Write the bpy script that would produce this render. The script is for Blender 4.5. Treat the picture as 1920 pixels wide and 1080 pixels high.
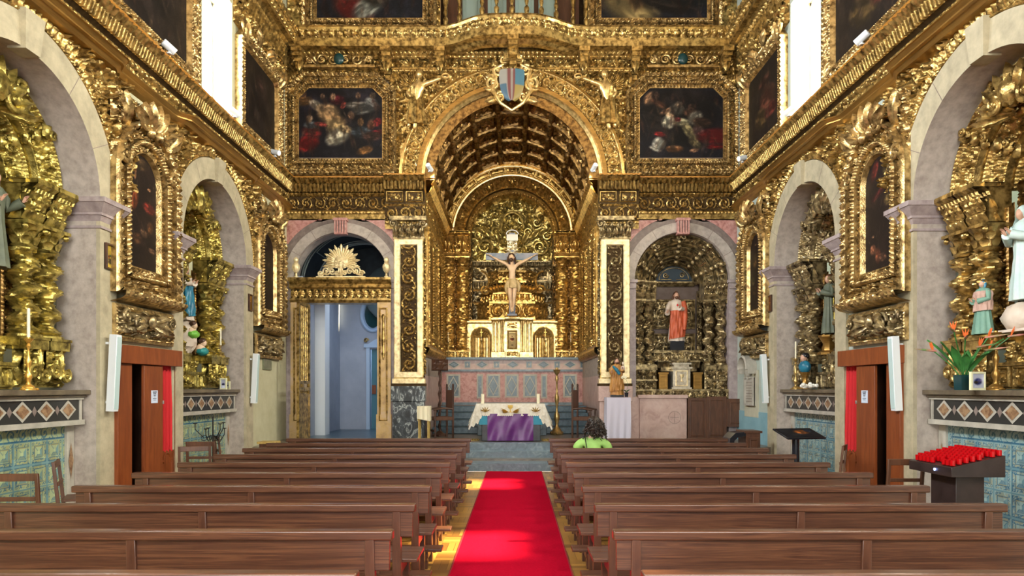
import bpy, math, random
import numpy as np
from math import sin, cos, pi, radians, atan2, sqrt
S = bpy.context.scene
for _o in list(bpy.data.objects): bpy.data.objects.remove(_o)
# ---------------------------------------------------------------- camera
cd = bpy.data.cameras.new('camera'); cam = bpy.data.objects.new('camera', cd); S.collection.objects.link(cam)
cam.location = (0.04, 0, 1.65); cam.rotation_euler = (pi/2, 0, 0)
cd.sensor_width = 36; cd.lens = 1265/1920*36; cd.shift_x = -3/1920; cd.shift_y = 188/1920
cd.clip_start = .05; cd.clip_end = 200
S.camera = cam
# ---------------------------------------------------------------- world, sun, daylight, added fill, exposure
S.view_settings.view_transform = 'Standard'; S.view_settings.look = 'None'; S.view_settings.gamma = 1
S.view_settings.exposure = 1.05
S.view_settings.use_curve_mapping = False
S.cycles.max_bounces = 7; S.cycles.diffuse_bounces = 4; S.cycles.glossy_bounces = 4
S.cycles.transparent_max_bounces = 8; S.cycles.caustics_reflective = False; S.cycles.caustics_refractive = False
S.cycles.sample_clamp_indirect = 6
w = bpy.data.worlds.new('world'); S.world = w; w.use_nodes = True
w.node_tree.nodes['Background'].inputs[0].default_value = (1, .97, .86, 1)
w.node_tree.nodes['Background'].inputs[1].default_value = 2.2
def lamp(name, kind, loc, energy, col, aim=None, **kw):
    l = bpy.data.lights.new(name, kind); l.energy = energy; l.color = col
    for k, v in kw.items(): setattr(l, k, v)
    o = bpy.data.objects.new(name, l); S.collection.objects.link(o); o.location = loc
    if aim is not None:
        from mathutils import Vector
        o.rotation_euler = (Vector(aim)-Vector(loc)).to_track_quat('-Z', 'Y').to_euler()
    return o
lamp('sun', 'SUN', (0, 0, 30), 13, (1, .8, .45), aim=(-7.6, -.45, 20), angle=radians(2.6))
for yw in (-1.55, 2.95, 7.45, 11.95):            # daylight in the clerestory windows; first two pairs unseen, added for general light
    for s in (-1, 1):
        lamp('window_daylight', 'AREA', (s*5.95, yw, 7.75), 340, (.93, .97, 1) if s < 0 else (1, .95, .82), aim=(0, yw, 6.2), shape='RECTANGLE', size=1.2, size_y=2.1)
lamp('choir_window_daylight', 'AREA', (0, -5.6, 7.2), 380, (1, .97, .92), aim=(0, 6, 4.0), shape='RECTANGLE', size=6, size_y=3.6)  # added high fill from behind the camera, no window seen there
lamp('entrance_daylight', 'AREA', (0, -5.6, 2.4), 170, (.86, .9, 1), aim=(0, 6, 2.0), shape='RECTANGLE', size=4, size_y=3)  # added low fill from behind the camera, no entrance seen
# ---------------------------------------------------------------- geometry helpers
def srgb(r, g, b):
    f = lambda c: ((c/255+.055)/1.055)**2.4 if c > 10 else c/255/12.92
    return (f(r), f(g), f(b), 1)
class G:
    def __init__(s): s.v = []; s.f = []; s.m = []; s.c = []; s.n = 0; s.hc = False
    def add(s, v, f, m=0, c=None):
        v = np.asarray(v, float).reshape(-1, 3); f = np.asarray(f, int)
        s.v.append(v); s.f.append(f+s.n); s.n += len(v)
        s.m.append(np.full(len(f), m) if np.isscalar(m) else np.asarray(m))
        if c is None: cc = np.ones((len(v), 4))
        else:
            s.hc = True; cc = np.asarray(c, float)
            if cc.ndim == 1: cc = np.tile(cc, (len(v), 1))
            else: cc = cc.reshape(len(v), 4)
        s.c.append(cc)
    def build(s, name, mats, parent=None, sharp=38, bev=0, label=None):
        me = bpy.data.meshes.new(name)
        V = np.concatenate(s.v); me.vertices.add(len(V)); me.vertices.foreach_set('co', V.ravel())
        li = np.concatenate([f.ravel() for f in s.f]); tot = np.concatenate([np.full(len(f), f.shape[1]) for f in s.f])
        me.loops.add(len(li)); me.loops.foreach_set('vertex_index', li)
        me.polygons.add(len(tot)); me.polygons.foreach_set('loop_start', np.concatenate([[0], np.cumsum(tot)[:-1]]))
        me.polygons.foreach_set('material_index', np.concatenate(s.m).astype(int))
        me.update(calc_edges=True)
        if s.hc:
            a = me.color_attributes.new('Col', 'FLOAT_COLOR', 'POINT'); a.data.foreach_set('color', np.concatenate(s.c).ravel())
        me.polygons.foreach_set('use_smooth', np.ones(len(tot), bool))
        me.set_sharp_from_angle(angle=radians(sharp))
        for m in (mats if isinstance(mats, (list, tuple)) else [mats]): me.materials.append(m)
        o = bpy.data.objects.new(name, me); S.collection.objects.link(o)
        if parent is not None: o.parent = parent
        if bev:
            b = o.modifiers.new('bevel', 'BEVEL'); b.width = bev; b.segments = 2; b.limit_method = 'ANGLE'; b.angle_limit = radians(40)
        if label: o['label'] = label
        return o
def thing(name, label, cat, loc=(0, 0, 0), rz=0, group=None):
    o = bpy.data.objects.new(name, None); S.collection.objects.link(o); o.empty_display_size = .1
    o.location = loc; o.rotation_euler = (0, 0, rz); o['label'] = label; o['category'] = cat
    if group: o['group'] = group
    return o
def tag(o, label, cat, group=None, loc=None, rz=None):
    o['label'] = label; o['category'] = cat
    if group: o['group'] = group
    if loc is not None: o.location = loc
    if rz is not None: o.rotation_euler = (0, 0, rz)
    return o
def struct(o, loc=None, rz=0, label=None):
    o['kind'] = 'structure'
    if loc is not None: o.location = loc; o.rotation_euler = (0, 0, rz)
    if label: o['label'] = label
    return o
def dup(o, loc=None, rz=None, label=None, group=None, parent=None):
    c = o.copy(); S.collection.objects.link(c)
    if parent is not None: c.parent = parent
    if loc is not None: c.location = loc
    if rz is not None: c.rotation_euler = (0, 0, rz)
    if label: c['label'] = label
    if group: c['group'] = group
    for ch in list(o.children): dup(ch, parent=c)
    return c
BF = [[0, 3, 2, 1], [4, 5, 6, 7], [0, 1, 5, 4], [1, 2, 6, 5], [2, 3, 7, 6], [3, 0, 4, 7]]
def box(g, x0, x1, y0, y1, z0, z1, m=0, c=None, rz=0, o=(0, 0)):
    v = np.array([[x, y, z] for z in (z0, z1) for x, y in ((x0, y0), (x1, y0), (x1, y1), (x0, y1))], float)
    if rz:
        a = v[:, 0]-o[0]; b = v[:, 1]-o[1]
        v[:, 0] = o[0]+a*cos(rz)-b*sin(rz); v[:, 1] = o[1]+a*sin(rz)+b*cos(rz)
    g.add(v, BF, m, c)
def hexa(g, b, t, m=0, c=None): g.add(list(b)+list(t), BF, m, c)      # 4 bottom, 4 top points
def sheet(g, P, m=0, c=None, cu=False, cv=False, keep=None):
    P = np.asarray(P, float); nu, nv = P.shape[:2]
    I = np.arange(nu*nv).reshape(nu, nv)
    if cu: I = np.vstack([I, I[:1]])
    if cv: I = np.hstack([I, I[:, :1]])
    F = np.stack([I[:-1, :-1], I[1:, :-1], I[1:, 1:], I[:-1, 1:]], -1).reshape(-1, 4)
    mm = m
    if keep is not None:
        k = keep.reshape(-1); k = k[F].all(1); F = F[k]
        if not np.isscalar(m): mm = m[k]
    g.add(P.reshape(-1, 3), F, mm, c)
def lathe(g, prof, o=(0, 0, 0), n=16, m=0, c=None, sx=1, sy=1, fn=None, ph=0):
    prof = np.array(prof, float); th = np.linspace(0, 2*pi, n, endpoint=False)+ph
    R, T = np.meshgrid(prof[:, 0], th, indexing='ij'); Z = np.repeat(prof[:, 1:2], n, 1)
    if fn is not None: R = fn(R, T, Z)
    P = np.stack([o[0]+R*np.cos(T)*sx, o[1]+R*np.sin(T)*sy, o[2]+Z], -1)
    sheet(g, P, m, c, cv=True)
    for i, s in ((0, 1), (-1, -1)):
        if prof[i, 0] > 1e-4:
            r = P[i]; k = len(r); f = np.arange(k)[::-1] if s > 0 else np.arange(k)
            g.add(r, f[None], m, c if c is None or np.ndim(c) == 1 else None)
def tube(g, pts, r, n=8, m=0, c=None, cap=True, flat=1):
    P = np.asarray(pts, float); k = len(P); r = np.full(k, r) if np.isscalar(r) else np.asarray(r, float)
    T = np.gradient(P, axis=0); T /= np.linalg.norm(T, axis=1)[:, None]+1e-9
    a = np.array([0, 0, 1.]) if abs(T[0, 2]) < .9 else np.array([1., 0, 0])
    rows = []; th = np.linspace(0, 2*pi, n, endpoint=False)
    for i in range(k):
        u = a-T[i]*np.dot(a, T[i]); u /= np.linalg.norm(u)+1e-9; a = u; v = np.cross(T[i], u)
        rows.append(P[i]+r[i]*(np.outer(np.cos(th), u)*flat+np.outer(np.sin(th), v)))
    P2 = np.array(rows); sheet(g, P2, m, c, cv=True)
    if cap:
        g.add(P2[0], np.arange(n)[None, ::-1], m, c); g.add(P2[-1], np.arange(n)[None], m, c)
def ell(g, c, r, m=0, col=None, nu=12, nv=8, rot=None, fn=None):
    th = np.linspace(0, 2*pi, nu, endpoint=False); ph = np.linspace(-pi/2, pi/2, nv+1)
    PH, TH = np.meshgrid(ph, th, indexing='ij')
    D = np.stack([np.cos(PH)*np.cos(TH), np.cos(PH)*np.sin(TH), np.sin(PH)], -1)
    k = 1 if fn is None else fn(D)[..., None]
    P = D*np.array(r)*k
    if rot is not None: P = P@np.array(rot).T
    sheet(g, P+np.array(c), m, col, cv=True)
def rotz(a): return [[cos(a), -sin(a), 0], [sin(a), cos(a), 0], [0, 0, 1]]
def roty(a): return [[cos(a), 0, sin(a)], [0, 1, 0], [-sin(a), 0, cos(a)]]
# ---------------------------------------------------------------- carved relief patterns: (s along, v across, w width) -> 0..1
def beads(p): return lambda s, v, w: np.sqrt(np.clip(1-(2*((s/p) % 1)-1)**2-(2*v/w-1)**2, 0, 1))
def dent(p, q=.6): return lambda s, v, w: (((s/p) % 1) < q)*1.
def egg(p):
    def f(s, v, w):
        a = (2*((s/p) % 1)-1); b = 2*v/w-1; r = a*a+b*b*.8
        return np.where(r < .45, np.sqrt(np.clip(1-r*2, 0, 1))+.1, np.clip(1-abs(r-.75)*6, 0, 1)*.7)
    return f
def leaf(p):
    def f(s, v, w):
        a = abs(2*((s/p) % 1)-1); t = v/w; lob = .85-.5*t*t+.12*np.cos(t*16)
        return np.clip(1-(a/lob)**2, 0, 1)*(.75+.25*np.cos(a*14-t*6))
    return f
def rope(p): return lambda s, v, w: np.abs(np.sin(pi*(s/p+.6*v/w)))*np.sqrt(np.clip(1-(2*v/w-1)**2, 0, 1))
def flute(p): return lambda s, v, w: np.abs(np.sin(pi*s/p))
def tri(p): return lambda s, v, w: (abs(2*((s/p) % 1)-1) < (v/w))*1.
def hsh(i, j, k): x = np.sin(i*127.1+j*311.7+k*74.7)*43758.5453; return x-np.floor(x)
def curls(cell=.25, seed=1, turns=1.5, mix=.35):
    def one(s, v, c, sd):
        i0 = np.floor(s/c); j0 = np.floor(v/c); H = np.zeros_like(s)
        for di in (-1, 0, 1):
            for dj in (-1, 0, 1):
                i = i0+di; j = j0+dj
                x = s-(i+.15+.7*hsh(i, j, sd))*c; y = v-(j+.15+.7*hsh(i, j, sd+5))*c
                R = c*(.5+.32*hsh(i, j, sd+9)); r = np.hypot(x, y)/R; hand = np.where(hsh(i, j, sd+3) > .5, 1, -1)
                th = np.arctan2(y, x)*hand; ph = th/(2*pi)+turns*np.sqrt(r)+hsh(i, j, sd+7)
                h = ((.5+.5*np.cos(2*pi*ph))**.8*(.8+.2*np.cos(th*5+r*6))*.85+.25*np.exp(-r*r*20))*np.clip(1.6*(1-r), 0, 1)**.6
                H = np.maximum(H, h*(.65+.35*hsh(i, j, sd+11)))
        return H
    def f(s, v, w=1):
        H = (1-mix)*one(s, v, cell, seed)+mix*one(s, v, cell*.43, seed+20); t = np.clip((H-.12)/.42, 0, 1)
        return .72*t*t*(3-2*t)+.4*H
    return f
def rinceau(k=1.05, turns=1.9):
    cf = curls(.09, 4, 1.2, 0)
    def f(s, v, w):
        L = w*k; q = np.floor(s/L); a = (s/L-q-.5)*L; b = (v-w/2)*np.where(q % 2 == 0, 1, -1); R = w*.47
        r = np.hypot(a, b)/R; th = np.arctan2(b, a)
        ph = th/(2*pi)+turns*r**.8+.25
        h = (.5+.5*np.cos(2*pi*ph))**1.3*np.clip(6*(1.02-r), 0, 1)*(.82+.18*np.cos(th*6+r*5))
        h = np.maximum(h, np.clip(1-(r/.2)**2, 0, 1))
        st = abs(b-R*.95*np.cos(pi*s/L)*np.where(q % 2 == 0, 1, -1)*-1)/w
        h = np.maximum(h, np.clip(1-(st/.06)**2, 0, 1)*.7)
        return np.maximum(h, .55*cf(s, v, w)*np.clip((r-.95)*6, 0, 1))
    return f
def panels(p, m=.1):                       # coffers: raised borders with carving inside
    cf = curls(.13, 8, 1.3, .2)
    def f(s, v, w):
        a = (s/p) % 1*p; e = np.minimum(np.minimum(a, p-a), np.minimum(v, w-v))
        return np.where(e < m*w, .1, np.where(e < 2*m*w, 1., np.where(e < 2.6*m*w, 0.15, .15+.7*cf(s, v, w))))
    return f
# a moulding: profile bands (width, height at its end, pattern, amplitude, rows) swept along a 2-D path and mitred
def mould(g, path, bands, closed=False, h0=0, ds=.02, m=0, off=0, y0=0, to=None, s0=0, gm=None, hf=None):
    path = np.asarray(path, float)
    n = len(path); seg = n if closed else n-1
    d = np.array([path[(i+1) % n]-path[i] for i in range(seg)]); ln = np.linalg.norm(d, axis=1); d /= ln[:, None]
    nr = np.stack([d[:, 1], -d[:, 0]], 1)       # right-hand side of the direction
    mit = []
    for i in range(n):
        a = nr[(i-1) % seg] if (closed or i > 0) else nr[0]; b = nr[i % seg] if (closed or i < n-1) else nr[-1]
        q = a+b; q /= np.linalg.norm(q); mit.append(q/max(.3, np.dot(q, b)))
    mit = np.array(mit)
    t = []; s = []; A = []; M = []; acc = s0
    for i in range(seg):
        k = max(1, int(round(ln[i]/ds))); tt = np.arange(k)/k
        j = (i+1) % n
        A.append(path[i]+np.outer(tt, path[j]-path[i])); M.append(mit[i]+np.outer(tt, mit[j]-mit[i])); s.append(acc+tt*ln[i]); acc += ln[i]
    A.append(path[[0 if closed else -1]]); M.append(mit[[0 if closed else -1]]); s.append([acc])
    A = np.concatenate(A); M = np.concatenate(M); s = np.concatenate(s)
    w = 0; h = h0; Wc = []; Hc = []; K = []
    for b in bands:
        bw, he = b[0], b[1]; pat = b[2] if len(b) > 2 else None
        amp = b[3] if len(b) > 3 else 0; k = (b[4] if len(b) > 4 else max(2, int(round(bw/ds)))) if pat else 1
        sh = b[5] if len(b) > 5 else None; mi = b[6] if len(b) > 6 else None
        v = np.linspace(0, 1, k+1)
        if sh == 'r': hb = h+(he-h)*v+.45*bw*np.sqrt(np.clip(1-(2*v-1)**2, 0, 1))   # round
        elif sh == 'c': hb = h+(he-h)*(1-np.cos(v*pi/2))                             # cove
        elif sh == 'q': hb = h+(he-h)*np.sin(v*pi/2)
        else: hb = h+(he-h)*v
        for q in range(k+1):
            hh = np.full(len(s), hb[q]); pv = np.zeros(len(s))
            if pat:
                pv = pat(s, np.full(len(s), min(max(v[q], .001), .999)*bw), bw); hh = hh+amp*pv
            Wc.append(w+v[q]*bw); Hc.append(hh); K.append((pv, mi))
        w += bw; h = he
    P = []
    for wc, hh in zip(Wc, Hc):
        xy = A+M*(wc+off); hh = hh if hf is None else hh+hf(s)
        P.append(np.stack([xy[:, 0], y0-hh, xy[:, 1]], -1) if to is None else to(xy[:, 0], xy[:, 1], hh))
    P = np.array(P)
    mm = m
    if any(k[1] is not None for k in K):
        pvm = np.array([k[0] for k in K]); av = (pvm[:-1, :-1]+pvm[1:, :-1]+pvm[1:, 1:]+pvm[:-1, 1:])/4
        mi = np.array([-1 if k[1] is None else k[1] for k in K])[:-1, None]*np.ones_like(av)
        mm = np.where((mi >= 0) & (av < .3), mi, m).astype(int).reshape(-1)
    sheet(g, P, mm)
def relief(g, u0, u1, z0, z1, pat, amp, y0=0, ds=.02, m=0, keep=None, base=None, edge=.03, gm=None):
    nu = max(2, int((u1-u0)/ds)+1); nz = max(2, int((z1-z0)/ds)+1)
    U, Z = np.meshgrid(np.linspace(u0, u1, nu), np.linspace(z0, z1, nz), indexing='ij')
    p = pat(U-u0, Z-z0, z1-z0); H = amp*p
    if edge: H = H*np.clip(np.minimum(np.minimum(U-u0, u1-U), np.minimum(Z-z0, z1-Z))/edge, 0, 1)
    if base is not None: H = H+base(U, Z)
    P = np.stack([U, y0-H, Z], -1); mm = m
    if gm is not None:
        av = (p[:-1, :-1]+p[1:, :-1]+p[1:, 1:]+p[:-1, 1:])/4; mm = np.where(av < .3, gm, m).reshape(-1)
    sheet(g, P, mm, keep=None if keep is None else keep(U, Z))
def arc(c, r, a0=pi, a1=0, n=48): a = np.linspace(a0, a1, n); return np.stack([c[0]+r*np.cos(a), c[1]+r*np.sin(a)], 1)
def scroll(g, c, r, turns=1.6, hand=1, a0=0, th=.02, y=0, m=0, n=8, lift=.02):   # a volute in the x-z plane
    k = 26; t = np.linspace(0, 1, k); a = a0+hand*2*pi*turns*t; rr = r*(1-.85*t)
    P = np.stack([c[0]+rr*np.cos(a), y-lift*t, c[1]+rr*np.sin(a)], -1)
    tube(g, P, th*(1-.35*t), n, m); ell(g, (c[0], y-lift, c[1]), (r*.24, r*.2, r*.24), m, nu=8, nv=6)
def acanth(g, x, z, L, W, ang, y=0, m=0, lift=.06):                               # a curling leaf in the x-z plane
    nu, nv = 14, 9; t = np.linspace(0, 1, nu)[:, None]; q = np.linspace(-1, 1, nv)[None]
    wd = W*(np.sin(pi*np.clip(t*.92+.06, 0, 1))**.7)*(1-.22*np.abs(np.sin(t*pi*4)))
    lx = q*wd/2; lz = t*L-abs(q)*.12*L*t; ly = lift*(np.sin(t*pi*.9)+.6*t**3)-np.abs(q)*lift*.5+.012*np.cos(q*9)
    X = x+lx*cos(ang)+lz*sin(ang); Z = z-lx*sin(ang)+lz*cos(ang)
    sheet(g, np.stack([X, y-ly*np.ones_like(X), Z], -1), m)
# ---------------------------------------------------------------- materials
def _nt(name):
    m = bpy.data.materials.new(name); m.use_nodes = True; nt = m.node_tree; return m, nt, nt.nodes['Principled BSDF']
def _coords(nt, sc=(1, 1, 1)):
    tc = nt.nodes.new('ShaderNodeTexCoord'); mp = nt.nodes.new('ShaderNodeMapping'); mp.inputs['Scale'].default_value = sc
    nt.links.new(tc.outputs['Object'], mp.inputs[0]); return mp.outputs[0]
def _noise(nt, co, s, det=5, rough=.6, dist=0):
    n = nt.nodes.new('ShaderNodeTexNoise'); n.inputs['Scale'].default_value = s; n.inputs['Detail'].default_value = det
    n.inputs['Roughness'].default_value = rough; n.inputs['Distortion'].default_value = dist; nt.links.new(co, n.inputs['Vector']); return n.outputs[0]
def _ramp(nt, f, stops):
    r = nt.nodes.new('ShaderNodeValToRGB'); e = r.color_ramp.elements
    while len(e) < len(stops): e.new(.5)
    for i, (p, c) in enumerate(stops): e[i].position = p; e[i].color = c
    nt.links.new(f, r.inputs[0]); return r.outputs[0]
def _bump(nt, bs, h, st, d=.01):
    b = nt.nodes.new('ShaderNodeBump'); b.inputs['Strength'].default_value = st; b.inputs['Distance'].default_value = d
    nt.links.new(h, b.inputs['Height']); nt.links.new(b.outputs[0], bs.inputs['Normal'])
def noisy(name, stops, scale=4, rough=.6, metal=0, sc=(1, 1, 1), det=6, dist=0, bump=0, bscale=None, bd=.01, spec=None, coat=0):
    m, nt, bs = _nt(name); co = _coords(nt, sc); f = _noise(nt, co, scale, det, .62, dist)
    c = _ramp(nt, f, stops); nt.links.new(c, bs.inputs['Base Color'])
    bs.inputs['Roughness'].default_value = rough; bs.inputs['Metallic'].default_value = metal
    if spec is not None: bs.inputs['Specular IOR Level'].default_value = spec
    if coat: bs.inputs['Coat Weight'].default_value = coat; bs.inputs['Coat Roughness'].default_value = .15
    if bump: _bump(nt, bs, _noise(nt, co, bscale or scale*4, 4), bump, bd)
    return m
def plain(name, col, rough=.5, metal=0, em=None, es=0, alpha=None, trans=0):
    m, nt, bs = _nt(name); bs.inputs['Base Color'].default_value = col; bs.inputs['Roughness'].default_value = rough; bs.inputs['Metallic'].default_value = metal
    if em: bs.inputs['Emission Color'].default_value = em; bs.inputs['Emission Strength'].default_value = es
    if trans: bs.inputs['Transmission Weight'].default_value = trans
    return m
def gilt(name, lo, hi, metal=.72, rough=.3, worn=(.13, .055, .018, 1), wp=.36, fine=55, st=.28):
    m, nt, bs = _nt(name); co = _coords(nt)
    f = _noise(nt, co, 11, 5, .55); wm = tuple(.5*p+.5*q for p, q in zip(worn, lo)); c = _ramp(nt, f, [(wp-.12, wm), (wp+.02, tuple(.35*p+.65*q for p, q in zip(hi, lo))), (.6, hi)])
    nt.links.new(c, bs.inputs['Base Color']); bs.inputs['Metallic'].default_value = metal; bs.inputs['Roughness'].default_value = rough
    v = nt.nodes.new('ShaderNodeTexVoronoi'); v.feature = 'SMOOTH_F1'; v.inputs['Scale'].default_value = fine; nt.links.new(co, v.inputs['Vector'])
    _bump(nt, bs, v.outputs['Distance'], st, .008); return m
def vcol(name, rough=.5, bump=0, metal=0):
    m, nt, bs = _nt(name); a = nt.nodes.new('ShaderNodeAttribute'); a.attribute_name = 'Col'; nt.links.new(a.outputs['Color'], bs.inputs['Base Color'])
    bs.inputs['Roughness'].default_value = rough; bs.inputs['Metallic'].default_value = metal
    if bump: _bump(nt, bs, _noise(nt, _coords(nt), 120, 3), bump, .004)
    return m
GOLD = gilt('gilded_wood', (.15, .088, .02, 1), (.6, .41, .14, 1), worn=(.03, .015, .006, 1), wp=.44)
GOLDC = gilt('chancel_gilding', (.24, .13, .025, 1), (.75, .48, .14, 1), worn=(.06, .028, .007, 1), wp=.4)
GOLDS = gilt('side_altar_gilding', (.16, .12, .022, 1), (.62, .49, .13, 1), worn=(.05, .032, .01, 1), wp=.44)  # olive tone puts the yellow-green light of the side niches into the gilding
GOLDD = gilt('dull_old_gilding', (.11, .078, .036, 1), (.5, .39, .2, 1), metal=.6, worn=(.045, .028, .016, 1), wp=.46)
GOLDP = gilt('pale_gilt_border', (.6, .44, .19, 1), (1, .85, .52, 1), metal=.35, rough=.4, worn=(.4, .2, .07, 1), wp=.36, fine=30, st=.15)
GOLDF = gilt('frame_gilding', (.16, .095, .03, 1), (.66, .47, .2, 1), worn=(.035, .018, .008, 1), wp=.42)
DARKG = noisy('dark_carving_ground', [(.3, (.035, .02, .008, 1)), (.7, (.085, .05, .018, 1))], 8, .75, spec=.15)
PLAING = noisy('plain_gilt_moulding', [(.3, (.26, .14, .035, 1)), (.7, (.5, .29, .075, 1))], 5, .32, .7, sc=(.4, 1, 6), bump=.1)
BOARD = noisy('orange_varnished_board', [(.3, (.38, .15, .02, 1)), (.7, (.62, .29, .05, 1))], 5, .35, .2, sc=(.3, .3, 4))
GOLDL = gilt('light_gilding', (.45, .3, .09, 1), (.92, .68, .3, 1), worn=(.2, .1, .03, 1), wp=.4, st=.15)
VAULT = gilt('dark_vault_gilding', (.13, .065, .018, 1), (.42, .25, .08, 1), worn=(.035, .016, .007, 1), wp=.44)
WOOD = noisy('pew_mahogany', [(.3, (.045, .017, .011, 1)), (.48, (.09, .035, .02, 1)), (.62, (.15, .062, .032, 1)), (.75, (.1, .04, .024, 1))], 3, .3, sc=(.5, 9, 20), det=9, dist=1.2, bump=.06, bscale=20, coat=.25)
WOODE = noisy('pew_end_wood', [(.25, (.06, .022, .014, 1)), (.75, (.16, .066, .038, 1))], 3, .3, sc=(5, 2, 1), dist=.6, coat=.3)
WOODR = noisy('confessional_wood', [(.25, (.15, .032, .009, 1)), (.75, (.3, .078, .02, 1))], 3, .38, sc=(5, 5, .7), dist=.8, bump=.05)
WOODD = noisy('dark_wood', [(.3, (.035, .015, .01, 1)), (.7, (.09, .038, .02, 1))], 4, .42, sc=(4, 4, .8))
WOODM = noisy('brown_wood', [(.3, (.065, .026, .013, 1)), (.7, (.14, .058, .028, 1))], 4, .42, sc=(4, 4, .8))
STONE = noisy('lioz_stone', [(.25, (.3, .25, .22, 1)), (.55, (.47, .41, .36, 1)), (.8, (.58, .51, .46, 1))], 9, .55, det=10, bump=.12, bscale=60)
STONEY = noisy('cream_stone_face', [(.25, (.32, .28, .19, 1)), (.6, (.5, .44, .3, 1)), (.8, (.58, .51, .36, 1))], 6, .6, det=10, bump=.12, bscale=60)
STONEG = noisy('grey_brown_stone', [(.25, (.15, .11, .1, 1)), (.75, (.3, .24, .21, 1))], 10, .55, det=8)
PINK = noisy('pink_marble', [(.28, (.3, .1, .09, 1)), (.5, (.55, .27, .24, 1)), (.75, (.68, .42, .38, 1))], 12, .4, det=10, dist=.5)
MAUVE = noisy('mauve_grey_stone', [(.25, (.24, .19, .19, 1)), (.55, (.4, .33, .33, 1)), (.8, (.5, .43, .42, 1))], 9, .5, det=10, bump=.1, bscale=60)
PINKL = noisy('pale_pink_marble', [(.25, (.42, .26, .22, 1)), (.5, (.6, .42, .37, 1)), (.8, (.72, .57, .5, 1))], 5, .35, det=10, dist=.8)
BLACKM = noisy('black_veined_marble', [(.42, (.02, .024, .03, 1)), (.55, (.07, .085, .1, 1)), (.6, (.5, .55, .55, 1)), (.63, (.06, .07, .08, 1))], 4.5, .3, det=8, dist=2.2, sc=(1, 1, .6))
BLUEM = noisy('blue_grey_marble', [(.25, (.065, .1, .13, 1)), (.55, (.15, .21, .25, 1)), (.8, (.33, .4, .43, 1))], 7, .3, det=10, dist=1)
BLUED = noisy('dark_blue_marble', [(.25, (.03, .055, .075, 1)), (.7, (.1, .17, .21, 1))], 12, .3, det=6)
WHITEM = noisy('white_marble', [(.3, (.36, .34, .29, 1)), (.7, (.55, .52, .45, 1))], 5, .4)
FLOORC = noisy('chancel_floor_stone', [(.3, (.1, .08, .06, 1)), (.7, (.24, .2, .15, 1))], 6, .3)
PLASTER = noisy('cream_plaster', [(.3, (.52, .49, .3, 1)), (.7, (.64, .61, .42, 1))], 3, .8, bump=.05)
PLASTG = noisy('pale_green_plaster', [(.3, (.4, .47, .42, 1)), (.7, (.52, .58, .52, 1))], 3, .8)
PLASTB = noisy('blue_grey_plaster', [(.3, (.33, .37, .45, 1)), (.7, (.42, .46, .54, 1))], 2, .8)
PLASTT = noisy('teal_paint', [(.3, (.2, .38, .45, 1)), (.7, (.3, .5, .56, 1))], 2, .7)
NAVY = noisy('navy_painted_vault', [(.3, (.008, .014, .02, 1)), (.7, (.03, .045, .055, 1))], 3, .6)
WHITE = plain('white_metal_paint', (.75, .8, .84, 1), .4)
SPEAKW = plain('speaker_white', (.5, .64, .64, 1), .5)
CARPET = noisy('red_carpet_pile', [(.3, (.34, .002, .016, 1)), (.7, (.46, .004, .024, 1))], 60, .95, spec=.02, bump=.3, bscale=400, bd=.003)
PURPLE = noisy('purple_satin', [(.3, (.085, .012, .13, 1)), (.7, (.14, .025, .2, 1))], 6, .38)
LINEN = plain('white_linen', (.82, .8, .72, 1), .85)
LINENB = plain('pale_lilac_cloth', (.62, .6, .72, 1), .85)
REDC = plain('red_curtain_cloth', (.55, .008, .014, 1), .75)
WAX = plain('ivory_wax', (.88, .82, .6, 1), .5)
BRASS = plain('brass', (.75, .42, .1, 1), .28, .9)
SILVER = plain('silver_metal', (.38, .38, .36, 1), .35, .8)
IRON = plain('black_iron', (.015, .015, .015, 1), .5, .5)
BLACKP = plain('black_plastic', (.012, .014, .02, 1), .25)
GLASSD = plain('dark_glass', (.01, .05, .055, 1), .12)
SKIN = plain('painted_skin', (.62, .36, .25, 1), .5)
SKINP = noisy('pale_painted_skin', [(.3, (.72, .5, .34, 1)), (.7, (.85, .66, .48, 1))], 6, .42)
CANVAS = vcol('old_oil_canvas', .6, .15); CANVAS.node_tree.nodes['Principled BSDF'].inputs['Specular IOR Level'].default_value = .2
TILES = vcol('azulejo_glaze', .22)
MULTI = vcol('painted_colours', .5)
CARVED = vcol('dull_painted_wood', .5)
GREEN = noisy('plant_green', [(.3, (.02, .1, .02, 1)), (.7, (.06, .26, .06, 1))], 9, .45)
ORANGE = plain('orange_petals', (.8, .16, .03, 1), .5)
REDG = plain('red_votive_glass', (.42, .003, .006, 1), .15); REDG.node_tree.nodes['Principled BSDF'].inputs['Emission Color'].default_value = (.5, .0, .0, 1); REDG.node_tree.nodes['Principled BSDF'].inputs['Emission Strength'].default_value = .05
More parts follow.
